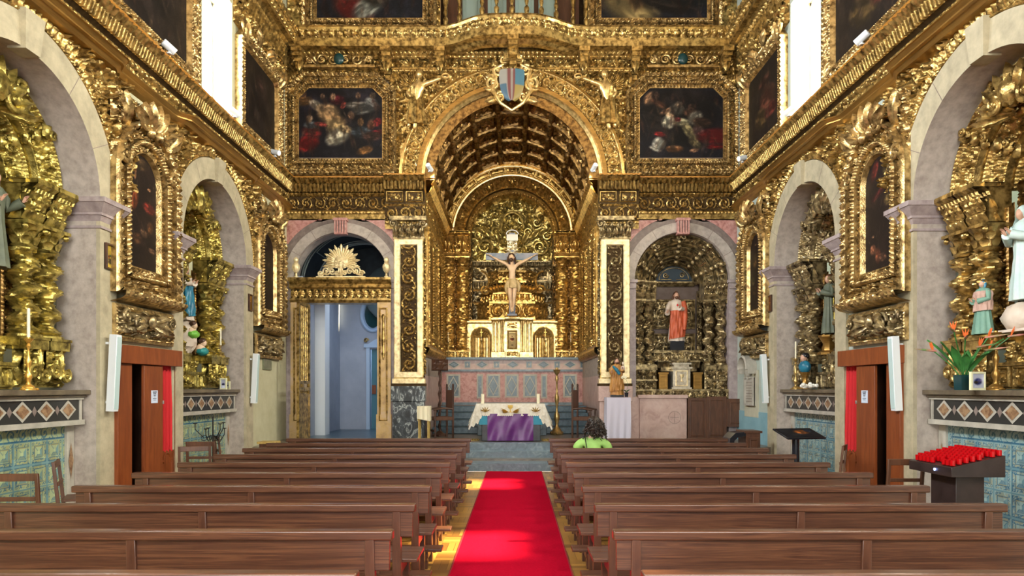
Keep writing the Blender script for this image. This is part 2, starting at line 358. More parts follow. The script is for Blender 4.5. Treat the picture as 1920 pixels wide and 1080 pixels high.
def parquet():
    m, nt, bs = _nt('parquet_floor_wood'); N = nt.nodes.new; L = nt.links.new
    co = _coords(nt); sx = N('ShaderNodeSeparateXYZ'); L(co, sx.inputs[0])
    def mth(op, a, b=None):
        n = N('ShaderNodeMath'); n.operation = op
        for i, q in enumerate((a, b)):
            if q is None: continue
            if isinstance(q, (int, float)): n.inputs[i].default_value = q
            else: L(q, n.inputs[i])
        return n.outputs[0]
    T = .36
    fx = mth('FLOOR', mth('DIVIDE', sx.outputs[0], T)); fy = mth('FLOOR', mth('DIVIDE', sx.outputs[1], T))
    par = mth('MODULO', mth('ABSOLUTE', mth('ADD', fx, fy)), 2)
    a = mth('ADD', mth('MULTIPLY', sx.outputs[0], par), mth('MULTIPLY', sx.outputs[1], mth('SUBTRACT', 1, par)))
    st = mth('FLOOR', mth('DIVIDE', a, T/5)); fr = mth('FRACT', mth('DIVIDE', a, T/5))
    cb = N('ShaderNodeCombineXYZ'); L(fx, cb.inputs[0]); L(fy, cb.inputs[1]); L(st, cb.inputs[2])
    wn = N('ShaderNodeTexWhiteNoise'); L(cb.outputs[0], wn.inputs[0])
    c = _ramp(nt, wn.outputs[0], [(0, (.16, .075, .018, 1)), (.5, (.36, .18, .04, 1)), (1, (.52, .28, .06, 1))])
    gap = mth('LESS_THAN', fr, .05); mx = N('ShaderNodeMix'); mx.data_type = 'RGBA'; L(gap, mx.inputs[0]); L(c, mx.inputs[6]); mx.inputs[7].default_value = (.05, .022, .008, 1)
    L(mx.outputs[2], bs.inputs['Base Color']); bs.inputs['Roughness'].default_value = .28
    return m
PARQ = parquet()
def paneglass():
    m, nt, bs = _nt('clear_window_glass'); N = nt.nodes.new; o = nt.nodes['Material Output']
    t = N('ShaderNodeBsdfTransparent'); gl = N('ShaderNodeBsdfGlossy'); gl.inputs['Roughness'].default_value = .05; mx = N('ShaderNodeMixShader'); mx.inputs[0].default_value = .06
    nt.links.new(t.outputs[0], mx.inputs[1]); nt.links.new(gl.outputs[0], mx.inputs[2]); nt.links.new(mx.outputs[0], o.inputs[0]); return m
PANE = paneglass()
# ---------------------------------------------------------------- painted canvases (colours of the picture itself)
_fold = curls(.5, 77, .5, .35)
def paint(w, h, bg, blobs, seed=0, strokes=60, pal=None, ds=.012, y=0, cham=0, arch=False, x0=None, z0=0):
    nx = int(w/ds)+2; nz = int(h/ds)+2; X, Z = np.meshgrid(np.linspace(0, 1, nx), np.linspace(0, 1, nz), indexing='ij')
    rs = np.random.RandomState(seed); B = np.array(bg, float); C = np.zeros((nx, nz, 3))+B
    C *= (1+.35*(curls(.35, seed, .7, .3)(X*w, Z*h)-.4))[..., None]
    def blob(cx, cz, rx, rz, a, col, soft=.4, k=1.):
        rx *= 1.12; rz *= 1.12; gm = sum(col)/3; col = [(.82*q+.18*gm)*.86 for q in col]
        dx = (X-cx)*w; dz = (Z-cz)*h; a = radians(a); u = (dx*cos(a)+dz*sin(a))/(rx*w); v = (-dx*sin(a)+dz*cos(a))/(rz*w)
        r = np.sqrt(u*u+v*v); al = np.clip((1-r)/soft, 0, 1)*k; sh = .62+.95*_fold(u*.5+cx*7, v*.35+cz*5)-.25*np.clip(-dz/(rz*h+rx*w), 0, 1)
        C[...] = C*(1-al[..., None])+np.array(col)*sh[..., None]*al[..., None]
    for b in blobs: blob(*b)
    for _ in range(strokes):
        if pal: blob(rs.rand(), rs.rand()*.8+.05, .04+.1*rs.rand(), .008+.02*rs.rand(), 60+rs.rand()*70, np.array(pal[rs.randint(len(pal))])*rs.uniform(.4, .9), .8, .4)
    C += (hsh(np.floor(X*nx), np.floor(Z*nz), 3)-.5)[..., None]*9
    C = np.clip(C, 3, 255)/255; Lc = np.where(C > .04045, ((C+.055)/1.055)**2.4, C/12.92)
    col = np.concatenate([Lc, np.ones((nx, nz, 1))], -1)
    U = (X-.5)*w; V = Z*h; g = G()
    keep = None
    if arch:
        r = w/2; keep = (V < h-r) | (U**2+(V-(h-r))**2 <= (r*1.01)**2)
    if cham: keep = (np.abs(U)+V <= w/2+h-cham)
    sheet(g, np.stack([U+(x0 or 0), np.full_like(U, y), V+z0], -1), c=col, keep=keep); return g
# ---------------------------------------------------------------- figures
def head(g, c, r, face=0, m=0, hair=None, mh=1, long=1., beard=0, col=None, colh=None):
    """a head with nose, brow, chin, ears; face = direction (0 looks to -y)"""
    R = np.array(rotz(face))
    def fn(D):
        x, y, z = D[..., 0], D[..., 1], D[..., 2]
        f = 1+.0*x
        f = f-.10*np.clip(-z-.2, 0, 1)*(np.abs(x)*1.2)                              # jaw narrows
        f = f+.16*np.exp(-((x/.12)**2+((z+.08)/.17)**2))*(y < 0)                       # nose
        f = f-.07*np.exp(-(((abs(x)-.34)/.16)**2+((z-.12)/.12)**2))*(y < 0)            # eye sockets
        f = f+.04*np.exp(-((x/.2)**2+((z+.42)/.06)**2))*(y < 0)                        # lips
        return f
    ell(g, c, (r*.78, r*.9, r*1.1), m, col, 22, 18, rot=R, fn=fn)
    for s in (-1, 1): ell(g, np.array(c)+R@np.array([s*r*.78, .05*r, 0]), (r*.1, r*.2, r*.26), m, col, 6, 6)
    for s in (-1, 1): ell(g, np.array(c)+R@np.array([s*r*.28, -r*.78, r*.12]), (r*.1, r*.06, r*.06), mh, colh, 6, 4)
def hand(g, c, d, r=.045, m=0, curl=.4, side=1, col=None):
    """palm with four fingers and a thumb; c wrist, d direction"""
    d = np.array(d, float); d /= np.linalg.norm(d); up = np.array([0, 0, 1.]) if abs(d[2]) < .9 else np.array([0, -1., 0])
    s = np.cross(d, up); s /= np.linalg.norm(s); n = np.cross(s, d); c = np.array(c, float)
    P = [c, c+d*r*.8, c+d*r*1.7]; tube(g, P, [r*.42, r*.62, r*.5], 8, m, col, flat=.6)
    for i, q in enumerate((-.45, -.15, .15, .45)):
        L = r*(1.25, 1.5, 1.4, 1.05)[i]; a = c+d*r*1.5+s*q*r*1.2
        tube(g, [a, a+d*L*.5-n*L*.08*curl, a+d*L*.85-n*L*.4*curl, a+d*L-n*L*.7*curl], [r*.16, r*.15, r*.13, r*.08], 5, m, col)
    a = c+d*r*.5+s*side*r*.55
    tube(g, [a, a+(d*.6+s*side*.6)*r*.7, a+(d*.95+s*side*.6)*r*1.0], [r*.2, r*.18, r*.1], 5, m, col)
def robe(g, prof, o, folds=9, amp=.09, n=48, m=0, col=None, sx=1, sy=.8, seed=0, ztop=1e9, tw=0):
    zz = [p[1] for p in prof]; z0, z1 = min(zz), max(zz)
    pr = np.array(prof, float); t = np.linspace(0, 1, 40); q = np.interp(t, np.linspace(0, 1, len(pr)), pr[:, 0]); z = np.interp(t, np.linspace(0, 1, len(pr)), pr[:, 1])
    def fn(R, T, Z):
        k = 1-(Z-z0)/(z1-z0+1e-6); T2 = T+tw*(Z-z0)
        return R*(1+amp*(k**.6)*(np.cos(T2*folds+seed)+.5*np.cos(T2*(folds*2-3)+seed*2+Z*3)))
    lathe(g, np.stack([q, z], 1), o, n, m, col, sx, sy, fn)
def skinned(name, J, E, mats, parent, sub=2, root=0):
    me = bpy.data.meshes.new(name); names = list(J); me.from_pydata([J[k][:3] for k in names], [(names.index(a), names.index(b)) for a, b in E], [])
    o = bpy.data.objects.new(name, me); S.collection.objects.link(o); o.parent = parent; me.materials.append(mats)
    md = o.modifiers.new('skin', 'SKIN'); md.use_smooth_shade = True; md.branch_smoothing = .6
    if not me.skin_vertices: me.attributes
    sv = me.skin_vertices[0].data
    for i, k in enumerate(names): r = J[k][3]; sv[i].radius = (r, r*(J[k][4] if len(J[k]) > 4 else 1)); sv[i].use_root = (i == root)
    s = o.modifiers.new('sub', 'SUBSURF'); s.levels = s.render_levels = sub
    return o
# ---------------------------------------------------------------- the shell
W, D = 5.2, 15.6
L90, R90 = pi/2, -pi/2
def sbox(name, args, mat, label=None, bev=0):
    g = G()
    for a in args: box(g, *a)
    return struct(g.build(name, mat, bev=bev), label=label)
sbox('floor', [(-6.9, 6.9, -6, 13.4, -.1, 0)], PARQ)
ARCS = {-1: (7.22, 11.85), 1: (7.38, 11.98)}; RI, RO, ZS = 1.25, 1.6, 4.02
def arch_wall(g, u0, u1, z0, z1, uc, r, zs, y=0, n=40, m=0, zb=None):
    zb = z0 if zb is None else zb
    def q(a, b, c, d): g.add([(a, y, c), (b, y, c), (b, y, d), (a, y, d)], [[0, 1, 2, 3]], m)
    q(u0, uc-r, z0, z1); q(uc+r, u1, z0, z1)
    a = np.linspace(pi, 0, n); lo = np.stack([uc+r*np.cos(a), np.full(n, y), zs+r*np.sin(a)], 1); hi = lo.copy(); hi[:, 2] = z1
    sheet(g, np.stack([lo, hi], 1), m)
def q4(g, a, b, c, d, y=0, m=0): g.add([(a, y, c), (b, y, c), (b, y, d), (a, y, d)], [[0, 1, 2, 3]], m)
def side_wall(sg):
    ARC_Y = ARCS[sg]; k = -sg; rz = L90 if sg < 0 else R90; loc = (sg*W, 0, 0); side = 'left' if sg < 0 else 'right'
    I = lambda a, b: (min(k*a, k*b), max(k*a, k*b))
    g = G(); P = 0
    # lower storey: openings for the two altar niches and the confessional
    arch_wall(g, *I(5.6, 8.9), 0, 5.7, k*ARC_Y[0], RI+.1, ZS)
    arch_wall(g, *I(10.35, 13.5), 0, 5.7, k*ARC_Y[1], RI+.1, ZS)
    q4(g, *I(8.9, 10.35), 2.2, 5.7); q4(g, *I(13.5, D), 0, 5.7); q4(g, *I(-6, 5.6), 0, 5.7)
    for c in ARC_Y:                                            # the niche shells
        c *= k
        box(g, c-1.5, c-1.36, .02, 1.6, 0, 5.6); box(g, c+1.36, c+1.5, .02, 1.6, 0, 5.6); box(g, c-1.5, c+1.5, 1.5, 1.6, 0, 5.6)
    a, b = I(8.9, 10.35); box(g, a, b, .75, .85, 0, 2.3); box(g, a, b, .02, .75, 2.2, 2.3)
    # upper storey with clerestory windows
    wins = [(-2.15, -.95), (2.35, 3.55), (6.85, 8.05), (11.35, 12.55)]
    cur = -6
    for a, b in wins+[(D+.1, None)]:
        q4(g, *I(cur, a), 5.7, 12.2)
        if b is None: break
        q4(g, *I(a, b), 5.7, 6.6); q4(g, *I(a, b), 8.8, 12.2); cur = b
        for e in (a, b): g.add([(k*e, 0, 6.6), (k*e, .42, 6.6), (k*e, .42, 8.8), (k*e, 0, 8.8)], [[0, 1, 2, 3]], 1)
        for z in (6.6, 8.8): g.add([(k*a, 0, z), (k*a, .42, z), (k*b, .42, z), (k*b, 0, z)], [[0, 1, 2, 3]], 1)
        # outer skin round the opening
    cur = -6
    for a, b in wins+[(D+.1, None)]:
        box(g, *I(cur, a), .42, .5, 5.7, 12.2)
        if b is None: break
        box(g, *I(a, b), .42, .5, 5.7, 6.6); box(g, *I(a, b), .42, .5, 8.8, 12.2); cur = b
    struct(g.build('wall_'+side, [PLASTER if sg < 0 else PLASTG, STONEY]), loc, rz)
    for a, b in wins:
        n = len([o for o in bpy.data.objects if o.name.startswith('window_')])+1
        g = G(); u0, u1 = I(a, b)
        for x in (u0, u1-.05): box(g, x, x+.05, .36, .41, 6.6, 8.8)
        for z in (6.6, 8.75): box(g, u0, u1, .36, .41, z, z+.05)
        o = struct(g.build('window_%d' % len([1 for q in bpy.data.objects if q.name[:7] == 'window_' and q.parent is None and q.type == 'MESH']), WHITE), loc, rz)
        h = G(); q4(h, u0, u1, 6.6, 8.8, .39); h.build('glass_pane', PANE, o)
    # stone piers, arch rings, imposts and keystones
    g = G()
    for c in ARC_Y:
        c *= k
        for s in (-1, 1):
            x0, x1 = sorted((c+s*RI, c+s*RO))
            box(g, x0, x1, -.05, .0, 0, ZS-.27, 1); 
            xi = c+s*RI; box(g, *sorted((xi, xi+s*.12)), 0, .5, 0, ZS-.27, 0)
            for z0, z1, pa, pb in ((.36, .33, .02, .02), (.27, .2, .0, .03), (.2, .17, .045, .045), (.17, .06, .045, .13), (.06, .0, .14, .14)):     # impost
                R_ = lambda pr, z: (lambda x0, x1: [(x0, -.05-pr, z), (x1, -.05-pr, z), (x1, .55, z), (x0, .55, z)])(*sorted((c+s*(RI-pr), c+s*(RO+pr*.6))))
                hexa(g, R_(pa, ZS-z0), R_(pb, ZS-z1), 2)
        a = arc((c, ZS), RO, n=60)
        mould(g, a, [(0, .05), (RO-RI, .05, None, 0)], m=1, ds=.1)
        th = np.linspace(pi, 0, 60); A = np.stack([c+RI*np.cos(th), ZS+RI*np.sin(th)], 1)
        sheet(g, np.stack([np.stack([A[:, 0], np.full(60, y), A[:, 1]], 1) for y in (-.05, .5)]), 0)
        hexa(g, [(c-.11, -.1, ZS+RI-.03), (c+.11, -.1, ZS+RI-.03), (c+.11, .1, ZS+RI-.03), (c-.11, .1, ZS+RI-.03)], [(c-.15, -.13, ZS+RO+.03), (c+.15, -.13, ZS+RO+.03), (c+.15, .1, ZS+RO+.03), (c-.15, .1, ZS+RO+.03)], 1)
        for ang in (28, 58, 122, 152):                             # joints between voussoirs
            an = radians(ang); d = np.array([cos(an), sin(an)]); e = np.array([-sin(an), cos(an)])*.004
            p = [np.array([c, ZS])+d*r+s*e for r, s in ((RI, -1), (RO, -1), (RO, 1), (RI, 1))]
            g.add([(x[0], -.0525, x[1]) for x in p], [[0, 1, 2, 3]], 3)
    struct(g.build('trim_%d' % (1 if sg < 0 else 2), [STONE, STONEY, MAUVE, STONEG]), loc, rz, 'stone arches and piers of the side altars')
    # carved spandrels between arch rings and entablature
    g = G()
    for i, c in enumerate(ARC_Y):
        c0 = k*c
        mould(g, arc((c0, ZS), RO+.17, n=80), [(0, .03), (.03, .07), (.1, .05, leaf(.09), .04, 5), (.04, .03, beads(.05), .03, 3)], ds=.02)
        u0, u1 = I(c-1.95, c+1.95) if i == 0 else I(c-1.8, c+1.95)
        relief(g, u0, u1, 4.3, 5.72, curls(.3, 3+i), .16, 0, .017, keep=lambda U, Z: ((U-c0)**2+(Z-ZS)**2 > (RO+.1)**2), edge=.0)
    u0, u1 = I(-5.8, 5.4); relief(g, u0, u1, 5.2, 5.72, curls(.3, 9), .08, 0, .04)
    struct(g.build('trim_%d' % (3 if sg < 0 else 4), GOLD), loc, rz, 'gilded carving in the spandrels')
    # entablature: serpentine board, leaf rows, dentils, orange ledge
    g = G()
    def wave(s):
        y = s if k > 0 else (5.8+15.6)-s; y = y if k > 0 else y
        Y = np.where(True, y-5.8 if k > 0 else y-5.8, 0)
        r = 0*s
        for c in ARC_Y+(2.85, -1.65):
            d = np.abs((s-5.8 if k > 0 else 15.6-s)-c)
            r = np.maximum(r, np.clip((1.62-d)/.25, 0, 1))
        return r*r*(3-2*r)
    wavp = lambda s, v, w: wave(s)
    p = [(k*-5.8, 6.50), (k*15.6, 6.50)]; p = sorted(p)
    mould(g, p, [(0, .22), (.05, .22, None, 0, 1, None, 1), (.1, .13, leaf(.1), .035, 5), (.02, .15), (.15, .1, dent(.07, .5), .05, 4, None), (.04, .02, None, 0, 1, None, 2),  # dark strip paints the shaded gap under the dentils
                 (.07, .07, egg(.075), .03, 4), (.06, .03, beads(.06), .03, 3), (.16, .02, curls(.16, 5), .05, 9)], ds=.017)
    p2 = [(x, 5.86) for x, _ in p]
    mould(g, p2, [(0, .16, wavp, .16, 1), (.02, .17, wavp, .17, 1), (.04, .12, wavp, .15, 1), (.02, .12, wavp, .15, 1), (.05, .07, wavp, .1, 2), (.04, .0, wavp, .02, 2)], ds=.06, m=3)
    struct(g.build('trim_%d' % (5 if sg < 0 else 6), [GOLD, BOARD, DARKG, PLAING]), loc, rz, 'gilded entablature along the side wall')
    # upper cornice
    g = G()
    p = sorted([(k*-5.8, 9.78), (k*15.6, 9.78)])
    mould(g, p, [(0, .36), (.12, .34, leaf(.13), .04, 5), (.16, .3, egg(.15), .05, 5), (.08, .3), (.02, .2), (.06, .12), (.1, .1, leaf(.12), .04, 4), (.24, .02, curls(.22, 6), .05, 8)], ds=.03)
    relief(g, *I(12.6, 15.5), 8.5, 9.1, curls(.28, 12), .1, 0, .025)
    relief(g, *I(-5.5, 11.1), 9.0, 9.1, curls(.28, 12), .1, 0, .05)
    struct(g.build('trim_%d' % (7 if sg < 0 else 8), [GOLD]), loc, rz, 'gilded upper cornice')
side_wall(-1); side_wall(1)
# ceiling, back wall
g = G(); th = np.linspace(pi, 0, 30); A = np.stack([5.2*np.cos(th), 10.9+1.6*np.sin(th)], 1)
sheet(g, np.stack([np.stack([A[:, 0], np.full(30, y), A[:, 1]], 1) for y in np.linspace(-6, 15.7, 12)]))
for y in np.arange(-5.5, 15.6, 1.5):
    sheet(g, np.stack([np.stack([A[:, 0]*q, np.full(30, yy), 10.9+(A[:, 1]-10.9)*q], 1) for yy, q in ((y-.1, 1), (y-.1, .975), (y+.1, .975), (y+.1, 1))]))
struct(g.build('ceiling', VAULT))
g = G()
for a in ((-5.3, -3, -5.95, -5.85, 0, 12.6), (3, 5.3, -5.95, -5.85, 0, 12.6), (-3, 3, -5.95, -5.85, 9.2, 12.6), (-3, 3, -5.95, -5.85, 4.2, 5.2)): box(g, *a)
struct(g.build('wall_back', PLASTER))
# ---------------------------------------------------------------- front wall
FL = (0, D, 0)
def X_(px): return (px-963)/81.09+.04
def Z_(py): return 1.65+(728-py)/81.09
g = G()
BC, BR, BS = 3.93, 1.09, 4.15
for s in (-1, 1):
    u0, u1 = sorted((s*2.7, s*5.2)); arch_wall(g, u0, u1, BS-.02, 5.6, s*BC, BR, BS)
    u0, u1 = sorted((s*BC+s*BR, s*5.2)); q4(g, u0, u1, .0, BS)
    u0, u1 = sorted((s*2.7, s*(BC-BR))); q4(g, u0, u1, .0, BS)
arch_wall(g, -5.2, 5.2, 6.4, 10.0, 0, 2.03, 6.48)
q4(g, -5.2, -1.75, 10.0, 12.3); q4(g, 1.75, 5.2, 10.0, 12.3); q4(g, -1.75, 1.75, 11.6, 12.3)
q4(g, -5.2, -2, 5.5, 6.5); q4(g, 2, 5.2, 5.5, 6.5)
struct(g.build('wall_front', [STONEG]), FL)
# stone arches of both bays
g = G()
for s in (-1, 1):
    c = s*BC
    mould(g, arc((c, BS), BR+.33, n=50), [(0, .03), (.1, .03, None, 0, 1, None, 1), (.0, .06), (.22, .06), (0, .0), (.01, -.35)], ds=.1)
    q = np.array([(s*2.72, 5.55), (s*2.72, BS+.75)]); a = arc((c, BS), BR+.36, n=50)
    for t in (-1, 1):                                             # pink marble spandrels
        aa = radians(90) if t > 0 else radians(90); e = np.linspace(radians(34), radians(72), 12)
        cx = c+t*(BR+.4)*np.cos(e); cz = BS+(BR+.4)*np.sin(e); lo = np.stack([cx, np.full(12, -.02), cz], 1); hi = np.stack([cx, np.full(12, -.02), np.full(12, 5.53)], 1)
        sheet(g, np.stack([lo, hi], 1), 2)
        xo = c+t*1.27; q4(g, *sorted((cx[0], xo)), cz[0], 5.53, -.02, 2)
    for x in np.linspace(-.12, .12, 5): box(g, c+x-.018, c+x+.018, -.17, -.05, BS+BR-.05, BS+BR+.28, 2)
    box(g, c-.16, c+.16, -.18, 0, BS+BR+.25, BS+BR+.31, 2); box(g, c-.14, c+.14, -.15, 0, BS+BR-.06, BS+BR-.01, 2); box(g, c-.13, c+.13, -.13, 0, BS+BR-.05, BS+BR+.28, 1)
    for t in (-1, 1):
        x0, x1 = sorted((c+t*(BR-.02), c+t*1.27)); box(g, x0, x1, -.09, .35, BS-.2, BS, 3); box(g, x0, x1, -.05, .35, .4, BS-.2, 3)
        box(g, x0-.03, x1+.03, -.12, .3, BS-.07, BS, 3)
    for ang in (30, 58, 122, 150):
        an = radians(ang); d = np.array([cos(an), sin(an)]); e = np.array([-sin(an), cos(an)])*.005
        p = [np.array([c, BS])+d*r+z*e for r, z in ((BR+.01, -1), (BR+.23, -1), (BR+.23, 1), (BR+.01, 1))]
        g.add([(x[0], -.063, x[1]) for x in p], [[0, 1, 2, 3]], 1)
struct(g.build('trim_9', [STONE, STONEG, PINK, MAUVE]), FL, 0, 'stone arches of the front bays')
# entablature of the front wall
ENT = [(0, .24), (.035, .24, None, 0, 1, None, 2), (.1, .13, leaf(.11), .05, 6), (.0, .06), (.03, .17), (.16, .1, dent(.085, .55), .07, 4), (.0, .04), (.02, .11), (.07, .05, egg(.09), .05, 5),
       (.3, .02, rinceau(1.02), .05, 24, None, 1), (.03, .06), (.08, .05, beads(.08), .02, 4), (.1, .03, None, 0)]
g = G()
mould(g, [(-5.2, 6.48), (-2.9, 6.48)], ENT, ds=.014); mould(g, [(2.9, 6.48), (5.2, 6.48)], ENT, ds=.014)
ENTP = ENT[:7]+[(.3, .02, panels(.45), .035, 20, None, 1)]+ENT[8:]
for s in (-1, 1):
    a, b = sorted((s*1.98, s*2.9)); mould(g, [(a, 6.5), (b, 6.5)], ENTP, h0=0, y0=-.14, ds=.015)
    for x in (a, b): q4x = g.add([(x, 0, 5.56), (x, -.16, 5.56), (x, -.16, 5.95), (x, -.2, 6.0), (x, -.36, 6.3), (x, -.38, 6.5), (x, 0, 6.5)], [[0, 1, 2, 3, 4, 5, 6]], 0)
    q4(g, a, b, 5.5, 5.57, -.14)
struct(g.build('trim_10', [GOLD, DARKG, BOARD]), FL, 0, 'gilded entablature of the front wall')
# upper zone: spandrels, frieze, brackets, balcony cornice
g = G()
relief(g, -2.75, 2.75, 6.5, 9.15, curls(.26, 31), .11, 0, .02, keep=lambda U, Z: (U**2+(Z-6.48)**2 > 2.45**2), edge=0)
relief(g, -5.2, 5.2, 8.78, 9.35, curls(.25, 33), .12, 0, .02, keep=lambda U, Z: (U**2+(Z-6.48)**2 > 2.45**2), edge=0)
for s in (-1, 1):
    relief(g, *sorted((s*5.2, s*5.02)), 6.5, 8.9, curls(.2, 30), .06, -.02, .02)
    relief(g, *sorted((s*2.72, s*2.84)), 6.5, 8.9, curls(.12, 36), .05, -.02, .02)
mould(g, [(-2.75, 9.02), (2.75, 9.02)], [(0, .07), (.04, .07), (.07, .05, beads(.07), .03, 4), (.02, .01)], y0=-.03)
mould(g, [(-5.2, 9.42), (5.2, 9.42)], [(0, .12), (.06, .12), (.08, .06, egg(.1), .03, 4), (.05, .02, beads(.05), .02, 3)], y0=-.05, ds=.02)
for s in (-1, 1):
    relief(g, *sorted((s*5.2, s*4.78)), 9.8, 12.2, curls(.2, 38), .07, -.01, .03); relief(g, *sorted((s*1.66, s*1.78)), 9.8, 12.2, curls(.1, 38), .05, -.01, .03)
struct(g.build('trim_11', [GOLD, DARKG]), FL, 0, 'carved spandrels and frieze above the chancel arch')
g = G()
bump = lambda s: .5*np.exp(-(((s-5.2))/1.15)**4)
mould(g, [(-5.2, 9.82), (5.2, 9.82)], [(0, .42), (.04, .43), (.05, .4), (.15, .34, egg(.17), .05, 7), (.03, .4), (.17, .38, None, 0), (.02, .2), (.06, .12), (.02, .0)], ds=.022, hf=bump)
struct(g.build('trim_12', [GOLD, PLAING]), FL, 0, 'serpentine balcony cornice')
g = G()
for px in (560, 725, 825, 962, 1095, 1192, 1362):
    u = X_(px)*.985; k = .5 if px == 962 else 0
    for j, (z, h, wd) in enumerate(((9.36, .42+k, .24), (9.28, .36+k, .2), (9.19, .28+k*.6, .18), (9.08, .2+k*.3, .15), (8.96, .14, .13), (8.84, .1, .1))):
        box(g, u-wd*.5, u+wd*.5, -h, 0, z-.1, z, 0)
    acanth(g, u, 9.3, .5, .24, pi, -.16, 0, .12); scroll(g, (u, 9.22), .08, 1.3, 1, 0, .025, -.3-k*.6)
struct(g.build('trim_13', [GOLD]), FL, 0, 'carved brackets under the balcony')
# chancel arch ring
g = G()
mould(g, arc((0, 6.48), 2.6, n=90), [(0, .1), (.06, .12, None, 0, 1, None, 2), (.03, .06, beads(.05), .02, 3, None), (.3, .08, rinceau(1.15, 1.7), .075, 24, None, 1), (.02, .12), (.09, .12, None, 0, 1, None, 2), (.02, .06), (.06, 0)], ds=.014)
struct(g.build('trim_14', [GOLDL, GOLD, PLAING]), FL, 0, 'gilded archivolt of the chancel arch')  # lighter scrolls and darker hollows put relief shading into the gilding
# piers
for i, s in enumerate((-1, 1)):
    g = G(); a, b = sorted((s*2.02, s*2.7)); c = (a+b)/2
    box(g, a, b, -.16, 0, 1.85, 5.07, 0)
    mould(g, [(a+.02, 1.9), (a+.02, 5.05), (b-.02, 5.05), (b-.02, 1.9)], [(0, .035), (.115, .035), (.02, .0), (.02, .0)], closed=True, y0=-.16, m=1)
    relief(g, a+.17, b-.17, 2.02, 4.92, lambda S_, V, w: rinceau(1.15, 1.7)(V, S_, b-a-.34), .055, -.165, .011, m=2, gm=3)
    box(g, a-.03, b+.03, -.2, 0, 1.75, 1.87, 1); box(g, a-.05, b+.05, -.22, 0, 1.7, 1.76, 3)
    relief(g, a+.01, b-.01, 1.9, 5.05, curls(.12, 3), .0, -.1, .5)
    # side towards the chancel
    xs = a if s > 0 else b
    nz, ny = 180, 14; Zg, Yg = np.meshgrid(np.linspace(1.9, 5.05, nz), np.linspace(-.16, .02, ny), indexing='ij')
    sheet(g, np.stack([xs-s*.05*curls(.13, 5)(Zg, Yg+1), Yg, Zg], -1), 2)
    struct(g.build('trim_%d' % (15+i), [GOLD, GOLDP, GOLDD if s > 0 else GOLD, DARKG]), FL, 0, 'pier with gilded scroll panel')
    # capital
    g = G(); box(g, a-.02, b+.02, -.18, 0, 5.07, 5.13); box(g, a-.08, b+.08, -.3, 0, 5.47, 5.56)
    relief(g, a-.02, b+.02, 5.1, 5.5, curls(.15, 17), .09, -.18, .012, edge=0)
    for t in np.linspace(-1, 1, 5): acanth(g, c+t*.27, 5.12, .24, .15, t*.25, -.2, 0, .08)
    for t in np.linspace(-1, 1, 4): acanth(g, c+t*.21, 5.24, .2, .15, t*.25, -.22, 0, .09)
    for t in (-1, 1): scroll(g, (c+t*.34, 5.4), .09, 1.4, -t, 0, .028, -.25)
    struct(g.build('trim_%d' % (17+i), GOLDD if s > 0 else gilt('silver_gilt', (.36, .3, .17, 1), (.72, .62, .38, 1)) if False else GOLDD), FL, 0, 'carved pier capital')
    # marble plinth
    g = G(); box(g, a-.02, b+.02, -.22, 0, .3, 1.35, 0); box(g, a-.05, b+.05, -.26, 0, 1.35, 1.7, 0)
    struct(g.build('trim_%d' % (19+i), [BLACKM if s < 0 else PINKL], bev=.01), FL, 0, 'marble pier plinth')
# ---------------------------------------------------------------- chancel
CH = 20.2
sbox('floor.001', [(-5.4, 5.4, 14.34, 20.3, .3, .485), (-5.4, 5.4, 13.8, 14.4, 0, .2)], FLOORC)
sbox('trim_21', [(-1.0, 1.12, 13.4, 14.1, 0, .164), (-1.08, 1.2, 14.08, 14.36, 0, .329), (-1.12, 1.24, 14.32, 14.5, 0, .494)], BLUEM, 'blue marble altar steps', .012)
sbox('trim_22', [(-5.4, -1.02, 13.4, 14.34, 0, .48), (1.14, 5.4, 13.4, 14.34, 0, .48)], FLOORC)
sbox('trim_23', [(-2.03, 2.03, 17.2+.4*i, CH, .49+.17*i, .66+.17*i) for i in range(4)], BLUED, 'dark marble steps behind the altar', .015)
g = G()
for s in (-1, 1):                                              # chancel side walls
    x = s*2.05
    box(g, *sorted((x, x+s*.2)), D+.02, CH+2, .3, 1.95, 1); box(g, *sorted((x, x+s*.2)), D+.02, CH+2, 1.95, 2.6, 0); box(g, *sorted((x, x+s*.2)), D+.02, CH+2, 2.6, 6.5, 2)
struct(g.build('wall_left.001', [STONE, PINKL, PLAING]))
for s in (-1, 1):
    loc = (s*2.05, 0, 0); rz = L90 if s < 0 else R90; k = -s
    g = G(); I = lambda a, b: (min(k*a, k*b), max(k*a, k*b))
    p = sorted([(k*(D-.05), 6.5), (k*CH, 6.5)])
    mould(g, p, [(0, .26), (.04, .26, None, 0, 1, None, 1), (.1, .18, leaf(.1), .03, 4), (.03, .2), (.16, .12, dent(.08), .04, 3), (.08, .05, egg(.08), .03, 4), (.3, .02, curls(.15, 7), .04, 14), (.1, .05, leaf(.1), .03, 4), (.1, .02)], ds=.02)
    a, b = I(15.9, 19.6)
    for (c0, c1) in (I(15.75, 17.6), I(17.75, 19.6)):
        mould(g, [(c0, 2.62), (c0, 5.5), (c1, 5.5), (c1, 2.62)], [(0, .08), (.05, .1), (.16, .08, curls(.14, 8), .05, 9), (.04, .09, beads(.05), .02, 3), (.12, .04, leaf(.1), .04, 5), (.04, .02)], closed=True, ds=.02)
        q4(g, c0+.3, c1-.3, 2.9, 5.2, -.01, 2)
    mould(g, sorted([(k*(D+.05), 2.6), (k*CH, 2.6)]), [(0, .14), (.05, .14), (.12, .06, egg(.1), .03, 4), (.03, .02)], ds=.03)
    struct(g.build('trim_%d' % (24+(s > 0)), [GOLDC, BOARD, VAULT]), loc, rz, 'gilded panelling of the chancel side wall')
